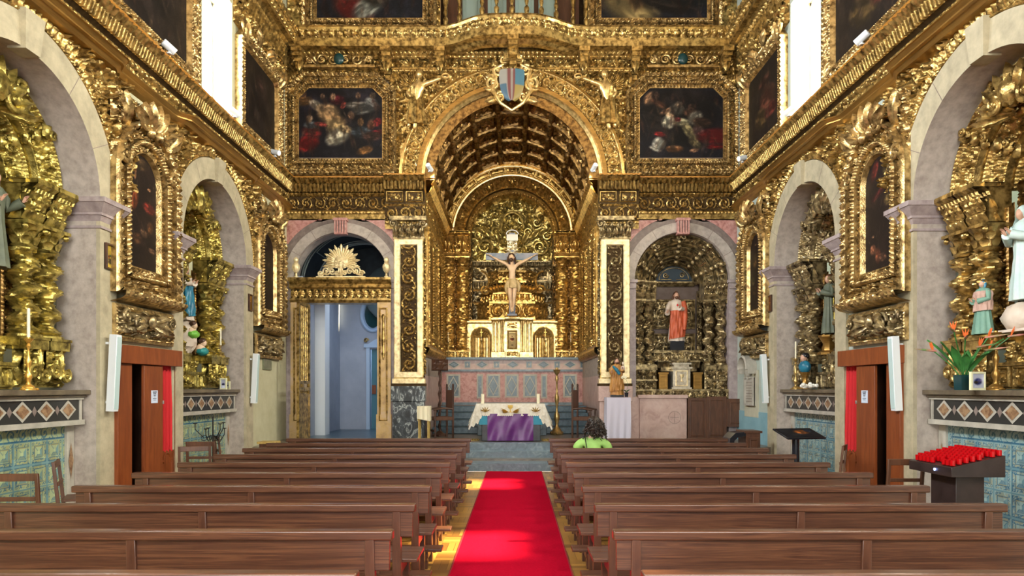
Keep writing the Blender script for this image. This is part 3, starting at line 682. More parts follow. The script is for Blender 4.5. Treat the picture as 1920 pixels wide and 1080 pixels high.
# barrel vault with coffers
g = G(); R = 2.03; nth, ny = 150, 230
TH, Y = np.meshgrid(np.linspace(0, pi, nth), np.linspace(0, CH-D, ny), indexing='ij')
s_ = TH*R; cw, cy = pi*R/9, (CH-D)/5
a = (s_ % cw)/cw; b = (Y % cy)/cy; e = np.minimum(np.minimum(a, 1-a)*cw, np.minimum(b, 1-b)*cy)
H = np.where(e < .07, .13, np.where(e < .1, .05, np.where(e < .14, .09, 0.02+.07*curls(.16, 3)(s_, Y))))+.02*curls(.07, 9, 1.2, 0)(s_, Y)
rr = R-H
sheet(g, np.stack([-rr*np.cos(TH), D+.05+Y, 6.48+rr*np.sin(TH)], -1))
for i in range(1, 9):                                             # bosses where the ribs cross
    for j in range(1, 5):
        t = i*pi/9; q = R-.14; ell(g, (-q*cos(t), D+.05+j*cy, 6.48+q*sin(t)), (.09, .09, .09), nu=8, nv=6, fn=lambda D_: 1+.25*np.sin(D_[..., 0]*9)*np.sin(D_[..., 1]*9))
for s in (0,):
    q = R-.15
    for j in range(1, 5):
        for n in range(8):
            tt = n*pi/4; acanth(g, cos(tt)*.1, 0, .01, .01, 0)
th = np.linspace(0, pi, 60); sheet(g, np.stack([np.stack([q*np.cos(th), np.full(60, D+.03), 6.48+q*np.sin(th)], 1) for q in (2.06, 1.8)]))
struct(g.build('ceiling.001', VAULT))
g = G(); box(g, -2.4, 2.4, CH+1.6, CH+1.7, 0, 9); struct(g.build('wall_back.001', GOLDC))
# marble wall under the retable
g = G(); yb = CH-.5
box(g, -2.05, 2.05, yb, CH, .49, 1.17, 1); box(g, -2.05, 2.05, yb, CH, 1.17, 2.2, 0); box(g, -2.05, 2.05, yb-.02, CH, 2.2, 2.48, 2); box(g, -2.05, 2.05, yb-.14, CH, 2.48, 2.55, 1)
box(g, -2.05, 2.05, yb-.05, CH, 2.14, 2.2, 1); box(g, -2.05, 2.05, yb-.05, CH, 1.17, 1.24, 1)
def diamond(g, c, z, hw, hz, y, m, d=.01): g.add([(c-hw, y, z), (c, y-d, z-hz), (c+hw, y, z), (c, y-d, z+hz)], [[0, 1, 2, 3]], m)
def dpanel(c, z, hw, hz, y):
    box(g, c-hw-.05, c+hw+.05, y-.01, y, z-hz-.05, z+hz+.05, 3); box(g, c-hw, c+hw, y-.014, y, z-hz, z+hz, 1)
    diamond(g, c, z, hw, hz, y-.018, 3); diamond(g, c, z, hw*.8, hz*.8, y-.022, 4); diamond(g, c, z, hw*.68, hz*.68, y-.026, 1)
PX = lambda px: (px-960)/63.5
for px in (851, 925, 959, 993, 1067): dpanel(PX(px), 1.72, .15, .29, yb)
for px in (900, 1019): box(g, PX(px)-.09, PX(px)+.09, yb-.012, yb, 1.35, 2.06, 3); box(g, PX(px)-.05, PX(px)+.05, yb-.016, yb, 1.4, 2.0, 1)
for px in (852, 904, 961, 1018, 1067): diamond(g, PX(px), 2.34, .2, .11, yb-.03, 3); diamond(g, PX(px), 2.34, .15, .085, yb-.035, 4); diamond(g, PX(px), 2.34, .1, .055, yb-.04, 1)
for px in (877, 931, 991, 1043, 1091): box(g, PX(px)-.09, PX(px)+.09, yb-.03, yb, 2.24, 2.44, 3); box(g, PX(px)-.07, PX(px)+.07, yb-.035, yb, 2.26, 2.42, 1); diamond(g, PX(px), 2.34, .03, .05, yb-.04, 3)
struct(g.build('wall_front.001', [PINK, BLUEM, PINKL, WHITEM, BLUED]), label='pink marble wall with diamond inlays under the high altar')
# vestibule behind the left doorway
g = G()
box(g, -5.3, -4.85, D+.05, 19.2, .3, 4.25, 0); box(g, -2.6, -2.5, D+.05, 19.2, .3, 4.25, 0); box(g, -5, -3.25-.83, 19.0, 19.1, .3, 4.3, 0)
box(g, -4.08, -2.5, 19.0, 19.1, 2.75, 4.3, 0); box(g, -2.95, -2.5, 19.0, 19.1, .3, 2.8, 0)
box(g, -5.4, -4.08, 19.1, 19.2, .3, 5.8, 0); box(g, -4.08, -2.4, 19.1, 19.2, 2.8, 5.8, 0); box(g, -5.5, -5.4, D, 19.2, .3, 5.8, 2)  # second outer walls, unseen, added to stop light leaking in
box(g, -4.86, -4.6, 16.6, 17.0, .3, 4.25, 1); box(g, -4.5, -2.5, 20.6, 20.7, .3, 3.5, 0); box(g, -4.4, -4.3, 19.1, 20.7, .3, 3.5, 0)
box(g, -5.3, -5.2, D+.1, 19.2, 4.2, 6, 2); box(g, -4.4, -2.5, 19.1, 20.7, 3.3, 3.4, 0)
struct(g.build('wall_left.002', [PLASTB, WHITE, NAVY]))
sbox('floor.002', [(-5, -2.45, 15.6, 20.7, .38, .495)], BLUED)
lamp('vestibule_daylight', 'AREA', (-3.3, 17.0, 4.1), 15, (.7, .82, 1), aim=(-3.7, 17.6, 0), shape='RECTANGLE', size=1.6, size_y=2)  # added area lamp under the vault to brighten the vestibule
lamp('inner_passage_daylight', 'AREA', (-3.6, 20.0, 3.2), 16, (.62, .8, 1), aim=(-3.6, 20, 0), shape='RECTANGLE', size=1, size_y=.8)  # added fill lamp below the passage ceiling, no opening behind it
# painted barrel vault seen through the lunette
g = G(); th = np.linspace(0, pi, 40)
for j, (r, y0, y1, m) in enumerate(((1.32, .3, 3.3, 2),)):
    sheet(g, np.stack([np.stack([-BC+r*np.cos(th), np.full(40, D+y), 4.25+r*np.sin(th)], 1) for y in (y0, y1)]), m)
for r, y in ((1.27, .5), (1.25, 1.0), (1.25, 1.15), (1.24, 2.2), (1.24, 2.35)):
    tube(g, [(-BC+r*cos(t), D+y, 4.25+r*sin(t)) for t in th], .02, 6, 0)
for z, m in ((0, 1), (1, 1)): pass
for z0, z1, ph0, ph1 in ((.5, 1.0, 20, 80), (1.2, 2.2, 40, 140), (.5, 1, 100, 160)):
    a = np.linspace(radians(ph0), radians(ph1), 16); r = 1.26
    L = [(-BC+r*cos(t), D+z0+.12, 4.25+r*sin(t)) for t in a]+[(-BC+r*cos(t), D+z1-.12, 4.25+r*sin(t)) for t in a[::-1]]; L.append(L[0]); tube(g, L, .012, 5, 0)
g.add([(-BC+1.32*cos(t), D+3.28, 4.25+1.32*sin(t)) for t in th], [list(range(40))], 2)
ell(g, (-BC+.55, D+3.2, 4.3), (.75, .1, .8), 1, nu=24, nv=10)
struct(g.build('ceiling.002', [plain('vault_white_line', (.3, .36, .36, 1), .6), plain('grey_vault_paint', (.1, .14, .15, 1), .6), NAVY]))
# ---------------------------------------------------------------- framed paintings
FR = [(0, .13), (.02, .17), (.06, .15, leaf(.12), .05, 6), (.0, .05), (.015, .05), (.13, .05, curls(.15, 15), .1, 10), (.015, .04), (0, .13), (.065, .13, beads(.075), .05, 5), (.0, .04), (.015, .04), (.07, .06, leaf(.1), .06, 6), (0, .09), (.02, .09), (.02, .02)]
SK = [(150, 110, 80), (120, 70, 45), (90, 40, 30), (60, 50, 45), (130, 100, 60)]
def arched_painting(label, group, loc, rz, seed, blobs, bg=(32, 22, 18)):
    t = thing('arched_painting', label, 'painting', loc, rz, group)
    hw, z0, zt = .8, 2.9, 5.36
    c = (0, zt-hw-.02)
    path = [(-hw, z0)]+[tuple(p) for p in arc(c, hw, pi, 0, 36)]+[(hw, z0)]
    g = G(); mould(g, path, [(b if i else b) for i, b in enumerate(FR)], closed=True, ds=.016, h0=0)
    for s in (-1, 1):                                          # square shoulders with foliage
        relief(g, *sorted((s*.2, s*.8)), 4.55, 5.6, curls(.17, seed+2), .1, -.05, .016, keep=lambda U, Z: ((np.abs(U))**2+(Z-c[1])**2 > .62**2), edge=.03)
        acanth(g, s*.5, 5.15, .45, .3, s*.6, -.12, 0, .12); scroll(g, (s*.62, 4.75), .12, 1.4, s, 0, .035, -.14)
    g.build('frame', GOLDF, t)
    g = G()
    for j in range(7): a = (j-3)*.36; acanth(g, .1*(j-3)*.6, 5.2, .42, .2, a, -.14, 0, .16)
    for s in (-1, 1): scroll(g, (s*.24, 5.28), .13, 1.5, -s, 0, .035, -.2); ell(g, (s*.1, -.2, 5.2), (.07, .07, .08), nu=8, nv=6)
    g.build('crest', GOLDF, t)
    g = paint(.84, 2.1, bg, [b[:5]+(tuple(min(255, q*1.15) for q in b[5]),) for b in blobs], seed, 90, SK, .012, -.02, arch=True, z0=3.1); g.build('canvas', CANVAS, t)
    g = G(); mould(g, [(-.8, 2.92), (.8, 2.92)], [(0, .26), (.06, .25, leaf(.09), .04, 4), (.06, .12, rope(.1), .04, 4), (.02, .03)], ds=.016)
    g.build('gadrooned_sill', GOLDF, t)
    return t
P_L1 = [(.45, .8, .3, .1, 10, (70, 50, 30)), (.3, .72, .1, .035, 80, (140, 90, 55)), (.28, .55, .2, .1, 70, (125, 55, 25)), (.32, .62, .06, .03, 0, (170, 120, 80)), (.72, .53, .1, .2, 85, (120, 35, 25)), (.72, .66, .06, .025, 0, (165, 110, 70)), (.75, .4, .12, .1, 60, (100, 60, 30)), (.55, .35, .07, .12, 80, (110, 75, 50)), (.35, .3, .1, .14, 100, (75, 45, 25)), (.8, .25, .05, .12, 80, (90, 60, 40)), (.2, .86, .15, .06, 30, (50, 60, 50))]
P_L2 = [(.5, .6, .22, .26, 90, (52, 40, 26)), (.45, .75, .1, .05, 0, (80, 60, 38)), (.6, .35, .12, .2, 80, (45, 34, 20)), (.3, .4, .1, .2, 90, (40, 36, 24))]
P_R1 = [(.35, .78, .18, .1, 60, (110, 35, 25)), (.7, .75, .12, .12, 80, (90, 70, 35)), (.5, .62, .3, .06, 20, (80, 30, 25)), (.75, .55, .1, .12, 85, (105, 80, 40)), (.3, .25, .09, .1, 60, (140, 80, 50)), (.45, .2, .14, .09, 100, (120, 60, 35)), (.3, .34, .045, .02, 0, (160, 110, 75)), (.6, .18, .07, .12, 80, (95, 60, 40)), (.5, .9, .3, .06, 0, (75, 55, 35))]
P_R2 = [(.4, .6, .2, .14, 80, (75, 52, 25)), (.45, .76, .08, .03, 0, (105, 75, 45)), (.25, .4, .12, .15, 80, (70, 60, 35)), (.65, .3, .2, .12, 70, (85, 35, 22)), (.85, .2, .1, .04, 20, (120, 30, 18)), (.35, .3, .12, .2, 85, (55, 38, 20))]
def carved_panel(label, loc, rz, seed, group):
    t = thing('relief_carving', label, 'panel', loc, rz, group)
    g = G(); relief(g, -.68, .68, 2.34, 2.7, curls(.2, seed, 1.4, .3), .13, -.05, .012, edge=.05)
    for s in (-1, 1):
        acanth(g, s*.1, 2.55, .4, .22, s*1.9, -.14, 0, .1); acanth(g, s*.1, 2.56, .3, .2, s*1.2, -.14, 0, .1); scroll(g, (s*.3, 2.55), .13, 1.5, s, 0, .03, -.15); scroll(g, (s*.58, 2.6), .09, 1.5, -s, 1, .025, -.14)
    ell(g, (0, -.16, 2.58), (.08, .06, .1), nu=10, nv=8)
    g.build('carving', GOLDD, t)
    g = G(); mould(g, [(-.76, 2.28), (-.76, 2.76), (.76, 2.76), (.76, 2.28)], [(0, .08), (.03, .09), (.04, .07, beads(.05), .025, 3), (.02, .03)], closed=True, ds=.016)
    box(g, -.76, .76, -.045, 0, 2.3, 2.74); g.build('border', GOLDF, t); return t
for s, Y, bl, seed, nm in ((-1, 9.48, P_L1, 3, 'red-robed figure standing'), (-1, 14.28, P_L2, 5, 'faint dark brown figures'), (1, 9.48, P_R1, 7, 'reddish crowd and pale child'), (1, 14.28, P_R2, 9, 'dim ochre saint seated')):
    rz = L90 if s < 0 else R90; wl = 'left' if s < 0 else 'right'
    pos = 'above the confessional' if Y < 10 else 'beside the front wall'
    arched_painting('tall arched painting on %s wall %s, %s' % (wl, pos, nm), 'arched side wall paintings', (s*W, Y, 0), rz, seed, bl)
    carved_panel('gilded carved scroll panel under the arched painting %s on %s wall' % (pos, wl), (s*W, Y, 0), rz, seed+4, 'carved panels under paintings')
FR2 = [(0, .09), (.015, .13), (.06, .1, leaf(.11), .05, 6), (0, .03), (.015, .03), (.09, .04, curls(.12, 14), .08, 8), (.01, .03), (0, .09), (.055, .09, beads(.07), .045, 5), (0, .03), (.01, .03), (.06, .04, leaf(.09), .05, 5), (0, .05), (.015, .05), (.0, .0)]
def oct_painting(label, loc, seed, blobs, pal):
    t = thing('octagonal_painting', label, 'painting', loc, 0, 'paintings flanking the chancel arch')
    hw, z0, z1, c = 1.29, 6.62, 8.9, .42
    g = G(); mould(g, [(-hw, z0), (-hw, z1-c), (-hw+c, z1), (hw-c, z1), (hw, z1-c), (hw, z0)], FR2, closed=True, ds=.015)
    mould(g, [(-1.26, 6.66), (1.26, 6.66)], [(0, .1), (.02, .12), (.08, .1, egg(.1), .05, 5), (.02, .04), (.06, .02)], ds=.015)
    g.build('frame', GOLDF, t)
    g = paint(2.0, 1.62, (24, 22, 28), blobs, seed, 90, pal, .0135, -.03, cham=.2, z0=6.98); g.build('canvas', CANVAS, t)
    g = G(); box(g, -.82, .82, -.2, 0, 8.98, 9.04)
    for s in (-1, 1):
        for j, (x, r) in enumerate(((.14, .11), (.4, .12), (.68, .08))): scroll(g, (s*x, 9.17), r, 1.5, s*(-1)**j, 0, .03, -.16)
        acanth(g, s*.5, 9.08, .25, .16, s*.8, -.14, 0, .1)
    g.build('cartouche', GOLDF, t)
    g = G(); ell(g, (0, -.2, 9.17), (.12, .06, .13), nu=12, nv=8); g.build('gem_boss', plain('teal_paint_boss', (.006, .05, .055, 1), .3), t, label='dark teal boss'); return t
sk = (205, 165, 120); rd = (150, 22, 20)
BL = [(.5, .75, .5, .3, 0, (30, 26, 34)), (.08, .8, .06, .1, 90, (130, 85, 40)), (.08, .9, .03, .04, 0, (120, 80, 55)), (.22, .74, .1, .055, -35, (190, 175, 150)), (.26, .7, .06, .05, 0, sk), (.36, .66, .14, .09, -12, (175, 135, 90)), (.4, .55, .18, .09, -20, (160, 120, 75)), (.45, .42, .14, .1, -30, (185, 150, 95)), (.47, .3, .1, .16, -60, (195, 185, 155)), (.55, .4, .09, .05, -10, (180, 150, 100)),
      (.12, .2, .14, .1, 20, rd), (.16, .36, .07, .12, 80, (120, 25, 25)), (.15, .46, .05, .08, 90, (80, 85, 90)), (.14, .55, .04, .05, 0, (150, 120, 90)), (.27, .47, .08, .03, -10, (170, 60, 50)), (.46, .82, .09, .06, 0, (90, 20, 30)), (.41, .86, .035, .05, 0, (150, 110, 80)), (.53, .74, .03, .05, -40, (150, 50, 40)), (.29, .87, .03, .04, 0, (110, 80, 60)),
      (.69, .74, .05, .15, 90, (130, 120, 110)), (.7, .88, .03, .04, 0, (150, 110, 80)), (.78, .7, .07, .18, 100, (90, 88, 85)), (.85, .78, .07, .08, 60, (110, 108, 105)), (.87, .88, .04, .04, 0, (100, 80, 60)), (.62, .6, .04, .05, 30, (140, 100, 70)), (.74, .36, .07, .13, 90, (65, 75, 85)), (.73, .5, .04, .05, 0, (150, 105, 60)), (.92, .5, .06, .05, 30, (165, 30, 30)), (.95, .36, .03, .1, 90, (130, 25, 30)), (.85, .46, .05, .06, 0, (120, 60, 40)), (.86, .3, .06, .12, 90, (80, 50, 40)), (.78, .1, .1, .05, 20, (140, 90, 40))]
BRr = [(.5, .6, .5, .4, 0, (28, 22, 22)), (.14, .84, .07, .1, -40, (165, 115, 75)), (.2, .88, .05, .06, 0, (60, 40, 30)), (.24, .76, .1, .04, -30, (110, 60, 40)), (.2, .6, .12, .18, 70, (30, 24, 22)), (.33, .66, .09, .03, 25, (160, 110, 75)), (.37, .58, .06, .05, -60, sk), (.35, .5, .08, .08, -20, (190, 180, 150)), (.45, .68, .07, .09, 80, (110, 105, 90)), (.47, .75, .045, .04, 0, (160, 130, 100)), (.5, .5, .05, .1, 90, (170, 160, 120)), (.46, .54, .04, .03, 0, (150, 35, 40)),
       (.62, .62, .1, .06, -20, (95, 60, 40)), (.66, .56, .08, .1, -50, (150, 140, 120)), (.62, .72, .05, .04, 0, (60, 40, 30)), (.6, .36, .14, .06, -50, (140, 125, 80)), (.66, .2, .1, .05, -40, (110, 95, 60)), (.7, .38, .08, .07, -60, (110, 75, 70)), (.74, .5, .06, .12, 80, (70, 45, 30)), (.65, .1, .06, .025, 10, (160, 110, 75)), (.92, .3, .1, .24, 90, rd), (.9, .15, .03, .12, 90, (120, 15, 15)),
       (.25, .33, .03, .07, 80, (190, 40, 35)), (.24, .19, .08, .08, -30, (205, 200, 180)), (.2, .12, .03, .08, 70, (190, 185, 165)), (.42, .12, .11, .045, 0, (110, 65, 30)), (.42, .15, .09, .02, 0, (150, 100, 60))]
oct_painting('gilt-framed octagonal oil painting left of chancel arch, reclining figure and red cloak', (-BC-.02, D, 0), 11, BL, SK)
oct_painting('gilt-framed octagonal oil painting right of chancel arch, washing scene with red drape', (BC-.02, D, 0), 12, BRr, SK)
for s, b, lb in ((-1, [(.35, .2, .12, .2, 60, (150, 35, 30)), (.28, .5, .1, .2, 80, (170, 140, 100)), (.5, .25, .1, .2, -50, (130, 130, 120)), (.55, .4, .15, .1, 0, (70, 60, 50))], 'top painting left of balcony, pink and grey robes on dark ground'),
                 (1, [(.28, .3, .2, .3, 60, (170, 140, 80)), (.35, .5, .1, .2, 0, (120, 80, 40)), (.6, .3, .1, .3, 80, (40, 32, 26)), (.9, .4, .1, .4, 90, (35, 38, 40))], 'top painting right of balcony, golden-yellow robe at its left')):
    t = thing('upper_painting', 'cropped '+lb, 'painting', (s*3.28, D, 0), 0, 'paintings beside the balcony')
    g = G(); mould(g, [(-1.55, 9.86), (-1.55, 11.9), (1.55, 11.9), (1.55, 9.86)], FR2, closed=True, ds=.02); g.build('frame', GOLDF, t)
    g = paint(2.6, 1.5, (28, 28, 34), b, 20+s, 50, SK, .02, -.03, z0=10.12); g.build('canvas', CANVAS, t)
# side wall upper paintings
def side_painting(s, Yc, hw, label, seed, blobs):
    t = thing('clerestory_painting', label, 'painting', (s*W, Yc, 0), L90 if s < 0 else R90, 'paintings between the high windows')
    g = G(); mould(g, [(-hw, 6.52), (-hw, 8.3), (-hw+.2, 8.52), (hw-.2, 8.52), (hw, 8.3), (hw, 6.52)], [(0, .13), (.07, .14, leaf(.09), .035, 4), (.1, .08, curls(.11, 14), .05, 7), (.05, .11, beads(.06), .03, 4), (.04, .02)], closed=True, ds=.018); g.build('frame', GOLDF, t)
    g = paint(2*hw-.5, 1.55, (34, 27, 22), blobs, seed, 60, SK, .02, -.03, cham=.1, z0=6.76); g.build('canvas', CANVAS, t)
    for q in (-1, 1):
        g = G(); acanth(g, q*.2, 8.5, .4, .3, q*.9, -.12, 0, .12); scroll(g, (q*.35, 8.62), .13, 1.5, q, 0, .035, -.14); g.build('crest_leaf', GOLDF, t)
        g = G(); acanth(g, q*(hw-.2), 8.2, .4, .3, q*.3, -.12, 0, .12); scroll(g, (q*(hw-.12), 8.5), .14, 1.5, -q, 0, .035, -.14); g.build('corner_scroll', GOLDF, t)
V1 = [(.5, .5, .4, .3, 60, (40, 30, 26)), (.5, .7, .1, .15, 90, (60, 40, 34))]
V2 = [(.6, .5, .15, .25, 80, (95, 50, 34)), (.4, .3, .12, .2, 70, (80, 60, 30)), (.5, .75, .2, .08, 0, (70, 40, 30)), (.7, .3, .08, .2, 90, (100, 40, 30))]
side_painting(-1, 13.82, 1.14, 'dark gilt-framed painting high on left wall between window and front wall', 31, V1)
side_painting(1, 13.82, 1.14, 'reddish gilt-framed painting high on right wall between window and front wall', 32, V2)
side_painting(-1, 9.7, 1.3, 'dark gilt-framed painting high on left wall, nearer than the bright window', 33, V1)
side_painting(1, 9.7, 1.3, 'dark brown gilt-framed painting high on right wall, nearer than the bright window', 34, V2)
# ---------------------------------------------------------------- twisted column, used by the altars
def twisted(g, x, y, z0, z1, r, hand=1, turns=3.5, m=0, n=22, vine=.022, seed=0):
    zz = np.linspace(z0, z1, int((z1-z0)/.016)); th = np.linspace(0, 2*pi, n, endpoint=False)
    Z, T = np.meshgrid(zz, th, indexing='ij'); a = hand*2*pi*turns*(Z-z0)/(z1-z0)
    R = r*.78+vine*2.2*curls(.12, 5+seed, 1.3, .3)((T+a*.5) % (2*pi)*r+Z*0, Z+T*r*hand)*np.clip(4*np.sin(((T+a*.5) % (2*pi))/2), 0, 1)+r*.1*np.cos(T-a)
    ph = a; off = r*.2
    P = np.stack([x+off*np.cos(ph)+R*np.cos(T), y+off*np.sin(ph)+R*np.sin(T), Z], -1); sheet(g, P, m, cv=True)
def column_set(par, mat, x, y, zb, zt, r, hand, straight=False, seed=0):
    zc = zt-.3
    g = G()
    if not straight: twisted(g, x, y, zb+.09, zc, r, hand, 3.6 if zt-zb > 1.2 else 3, seed=seed)
    else:
        cf = curls(.13, 3+seed)
        lathe(g, [(r*1.0, z) for z in np.linspace(zb+.09, zc, 110)], (x, y, 0), 28, fn=lambda R, T, Z: R+.05*cf(T*r, Z)+.03*(abs(Z-(zb+(zc-zb)*.33)) < .03))
    col = g.build('column', mat, par)
    g = G(); lathe(g, [(r*.8, zc), (r*.95, zc+.03), (r*.8, zc+.05), (r*.95, zc+.2), (r*1.35, zc+.27)], (x, y, 0), 14)
    for j in range(8):
        a = j*pi/4
        for q, (z, L) in enumerate(((zc+.04, .13), (zc+.12, .12))):
            a2 = a+q*pi/8; nu = 6; t = np.linspace(0, 1, nu)[:, None]; w_ = np.linspace(-1, 1, 5)[None]; rr = r*.95+.06*t**2
            wd = r*.34*np.sin(pi*(t*.8+.15)); P = np.stack([x+rr*cos(a2)-w_*wd*sin(a2), y+rr*sin(a2)+w_*wd*cos(a2), z+L*t-.04*t**4+0*w_], -1); sheet(g, P)
    for sx in (-1, 1): ell(g, (x+sx*r*1.1, y-r*.9, zc+.23), (.04, .035, .04), nu=8, nv=6)
    box(g, x-r*1.25, x+r*1.25, y-r*1.25, y+r*1.25, zt-.04, zt); g.build('capital', mat, col)
    g = G(); lathe(g, [(r*1.25, zb), (r*1.25, zb+.03), (r*1.0, zb+.045), (r*1.15, zb+.07), (r*.85, zb+.1)], (x, y, 0), 18); box(g, x-r*1.3, x+r*1.3, y-r*1.3, y+r*1.3, zb-.03, zb+.002); g.build('column_base', mat, col)
def side_altar(label, s, Yc, mat):
    t = thing('side_altar', label, 'altar', (s*W, Yc, 0), L90 if s < 0 else R90, 'gilded altars in the side niches')
    y0 = .42
    # archivolts stepping inwards
    rings = ((1.24, .95, .42, .58), (.95, .7, .62, .8), (.7, .46, .84, 1.02))
    pats = (rinceau(1.2, 1.6), curls(.15, 5), rinceau(1.1, 1.6))
    for i, (ra, rb, ya, yb) in enumerate(rings):
        g = G()
        mould(g, arc((0, ZS), ra, n=60), [(0, .0), (.03, .03), (.04, .0, beads(.05), .02, 3), (ra-rb-.12, -(yb-ya)*.7, pats[i], .06, 14), (.03, -(yb-ya)*.6, beads(.04), .02, 3), (.02, -(yb-ya)), (0, -.3)], y0=ya, ds=.014)
        g.build('archivolt', mat, t)
    for ang in (38, 68, 112, 142):                             # carved clasps across the archivolts
        g = G(); a = radians(ang)
        for j in range(7):
            r = 1.18-j*.1; yy = .4+j*.075
            ell(g, (r*cos(a), yy, ZS+r*sin(a)), (.085, .06, .085), nu=10, nv=8, fn=lambda D_: 1+.25*np.sin(D_[..., 0]*7+j)*np.cos(D_[..., 2]*8))
            if j % 2 == 0: scroll(g, (r*cos(a)+.06*sin(a), ZS+r*sin(a)-.06*cos(a)), .06, 1.3, 1, a, .02, yy-.05)
        g.build('clasp', mat, t)
    g = G()
    for j in range(9): acanth(g, (j-4)*.05, ZS+.78-abs(j-4)*.02, .42, .2, (j-4)*.38, .36, 0, .14)
    for q in (-1, 1): scroll(g, (q*.22, ZS+.82), .14, 1.5, -q, 0, .04, .28); scroll(g, (q*.36, ZS+1.0), .1, 1.4, q, 0, .03, .3)
    ell(g, (0, .28, ZS+.9), (.13, .1, .17), nu=12, nv=10, fn=lambda D_: 1+.15*np.sin(D_[..., 0]*9)); g.build('crest', mat, t)
    # lunette and centre
    g = G(); th = np.linspace(0, pi, 24); q = [(0, 1.04, ZS)]+[(.5*cos(a), 1.04, ZS+.5*sin(a)) for a in th]; g.add(q, [[0, i+1, i+2] for i in range(23)], 1)
    relief(g, -.42, .42, 2.25, 4.05, panels(.42), .05, 1.2, .016, edge=0)
    for q in (-1, 1):
        xs = q*.42; ny, nz = 30, 110; Yg, Zg = np.meshgrid(np.linspace(.66, 1.2, ny), np.linspace(2.25, 4.05, nz), indexing='ij'); sheet(g, np.stack([xs-q*.04*curls(.12, 7)(Yg, Zg), Yg, Zg], -1))
    box(g, -.42, .42, .6, 1.2, 2.2, 2.26); g.build('statue_recess', [VAULT, DARKG], t)  # recess gilded darker so its shade is in the colour
    g = G()
    for q in (-1, 1):
        relief(g, *sorted((q*.4, q*1.26)), 2.2, 3.8, curls(.16, 18), .05, .62, .015)
        for x in (.41, .755): mould(g, [(q*x-.025, 2.2), (q*x-.025, 3.75)], [(0, .06), (.05, .06, beads(.05), .02, 3), (0, 0)], y0=.6, ds=.016)
    g.build('back_panel', VAULT, t)  # dark gilding stands in for shade in the gaps between columns
    for q in (-1, 1):
        for x in (.94, .57): column_set(t, mat, q*x, .42, 2.24, 3.56, .15, q, seed=int(x*10))
    for q in (-1, 1):
        g = G()
        a, b = sorted((q*.37, q*1.26)); E = [(0, .2), (.05, .2), (.05, .14, leaf(.08), .02, 4), (.04, .12, dent(.06), .03, 3), (.17, .03, curls(.12, 4), .04, 9), (.05, .05, beads(.05), .02, 3), (.08, .0)]
        mould(g, [(a, ZS), (b, ZS)], E, y0=.45, ds=.014)
        for x in (.94, .57): mould(g, [(q*x-.17, ZS), (q*x+.17, ZS)], E, y0=.33, ds=.014); box(g, q*x-.17, q*x+.17, .14, .5, ZS-.04, ZS+.01); box(g, q*x-.15, q*x+.15, .34, .6, ZS-.44, ZS-.02)
        mould(g, [(a, ZS+.0), (b, ZS+.0)], [(0, .06), (.03, .06)], y0=.5, ds=.1); g.build('entablature', mat, t)
    g = G()                                                     # base with scrolled consoles
    for q in (-1, 1):
        a, b = sorted((q*.37, q*1.26)); box(g, a, b, .32, .7, 2.14, 2.22)
        relief(g, a+.02, b-.02, 1.66, 2.14, rinceau(.9, 1.6), .07, .42, .014)
        for x in (.94, .57):
            box(g, q*x-.17, q*x+.17, .24, .6, 2.1, 2.21); relief(g, q*x-.16, q*x+.16, 1.75, 2.12, curls(.13, 21), .08, .3, .013)
            scroll(g, (q*x-.07, 1.84), .1, 1.5, 1, -1, .035, .26); scroll(g, (q*x+.09, 1.8), .08, 1.5, -1, 1, .03, .24); acanth(g, q*x, 1.75, .35, .2, 0, .3, 0, .08)
    relief(g, -.37, .37, 1.9, 2.2, curls(.16, 40), .06, .5, .014); box(g, -.42, .42, .5, 1.2, 2.14, 2.24)
    relief(g, -.4, .4, 1.64, 1.92, panels(.26), .05, .42, .014); box(g, -.4, .4, .36, .6, 1.9, 1.94)
    g.build('predella', mat, t)
    return t
side_altar('gilded niche altar nearest on left wall behind burning candle, monk statue inside', -1, ARCS[-1][0], GOLDS)
side_altar('smaller looking gilded niche altar on left wall with blue-robed lady statue', -1, ARCS[-1][1], GOLDS)
side_altar('gilded niche altar nearest on right wall behind the red votive candles', 1, ARCS[1][0], GOLD)
side_altar('farther gilded niche altar on right wall beyond the confessional', 1, ARCS[1][1], GOLDD)
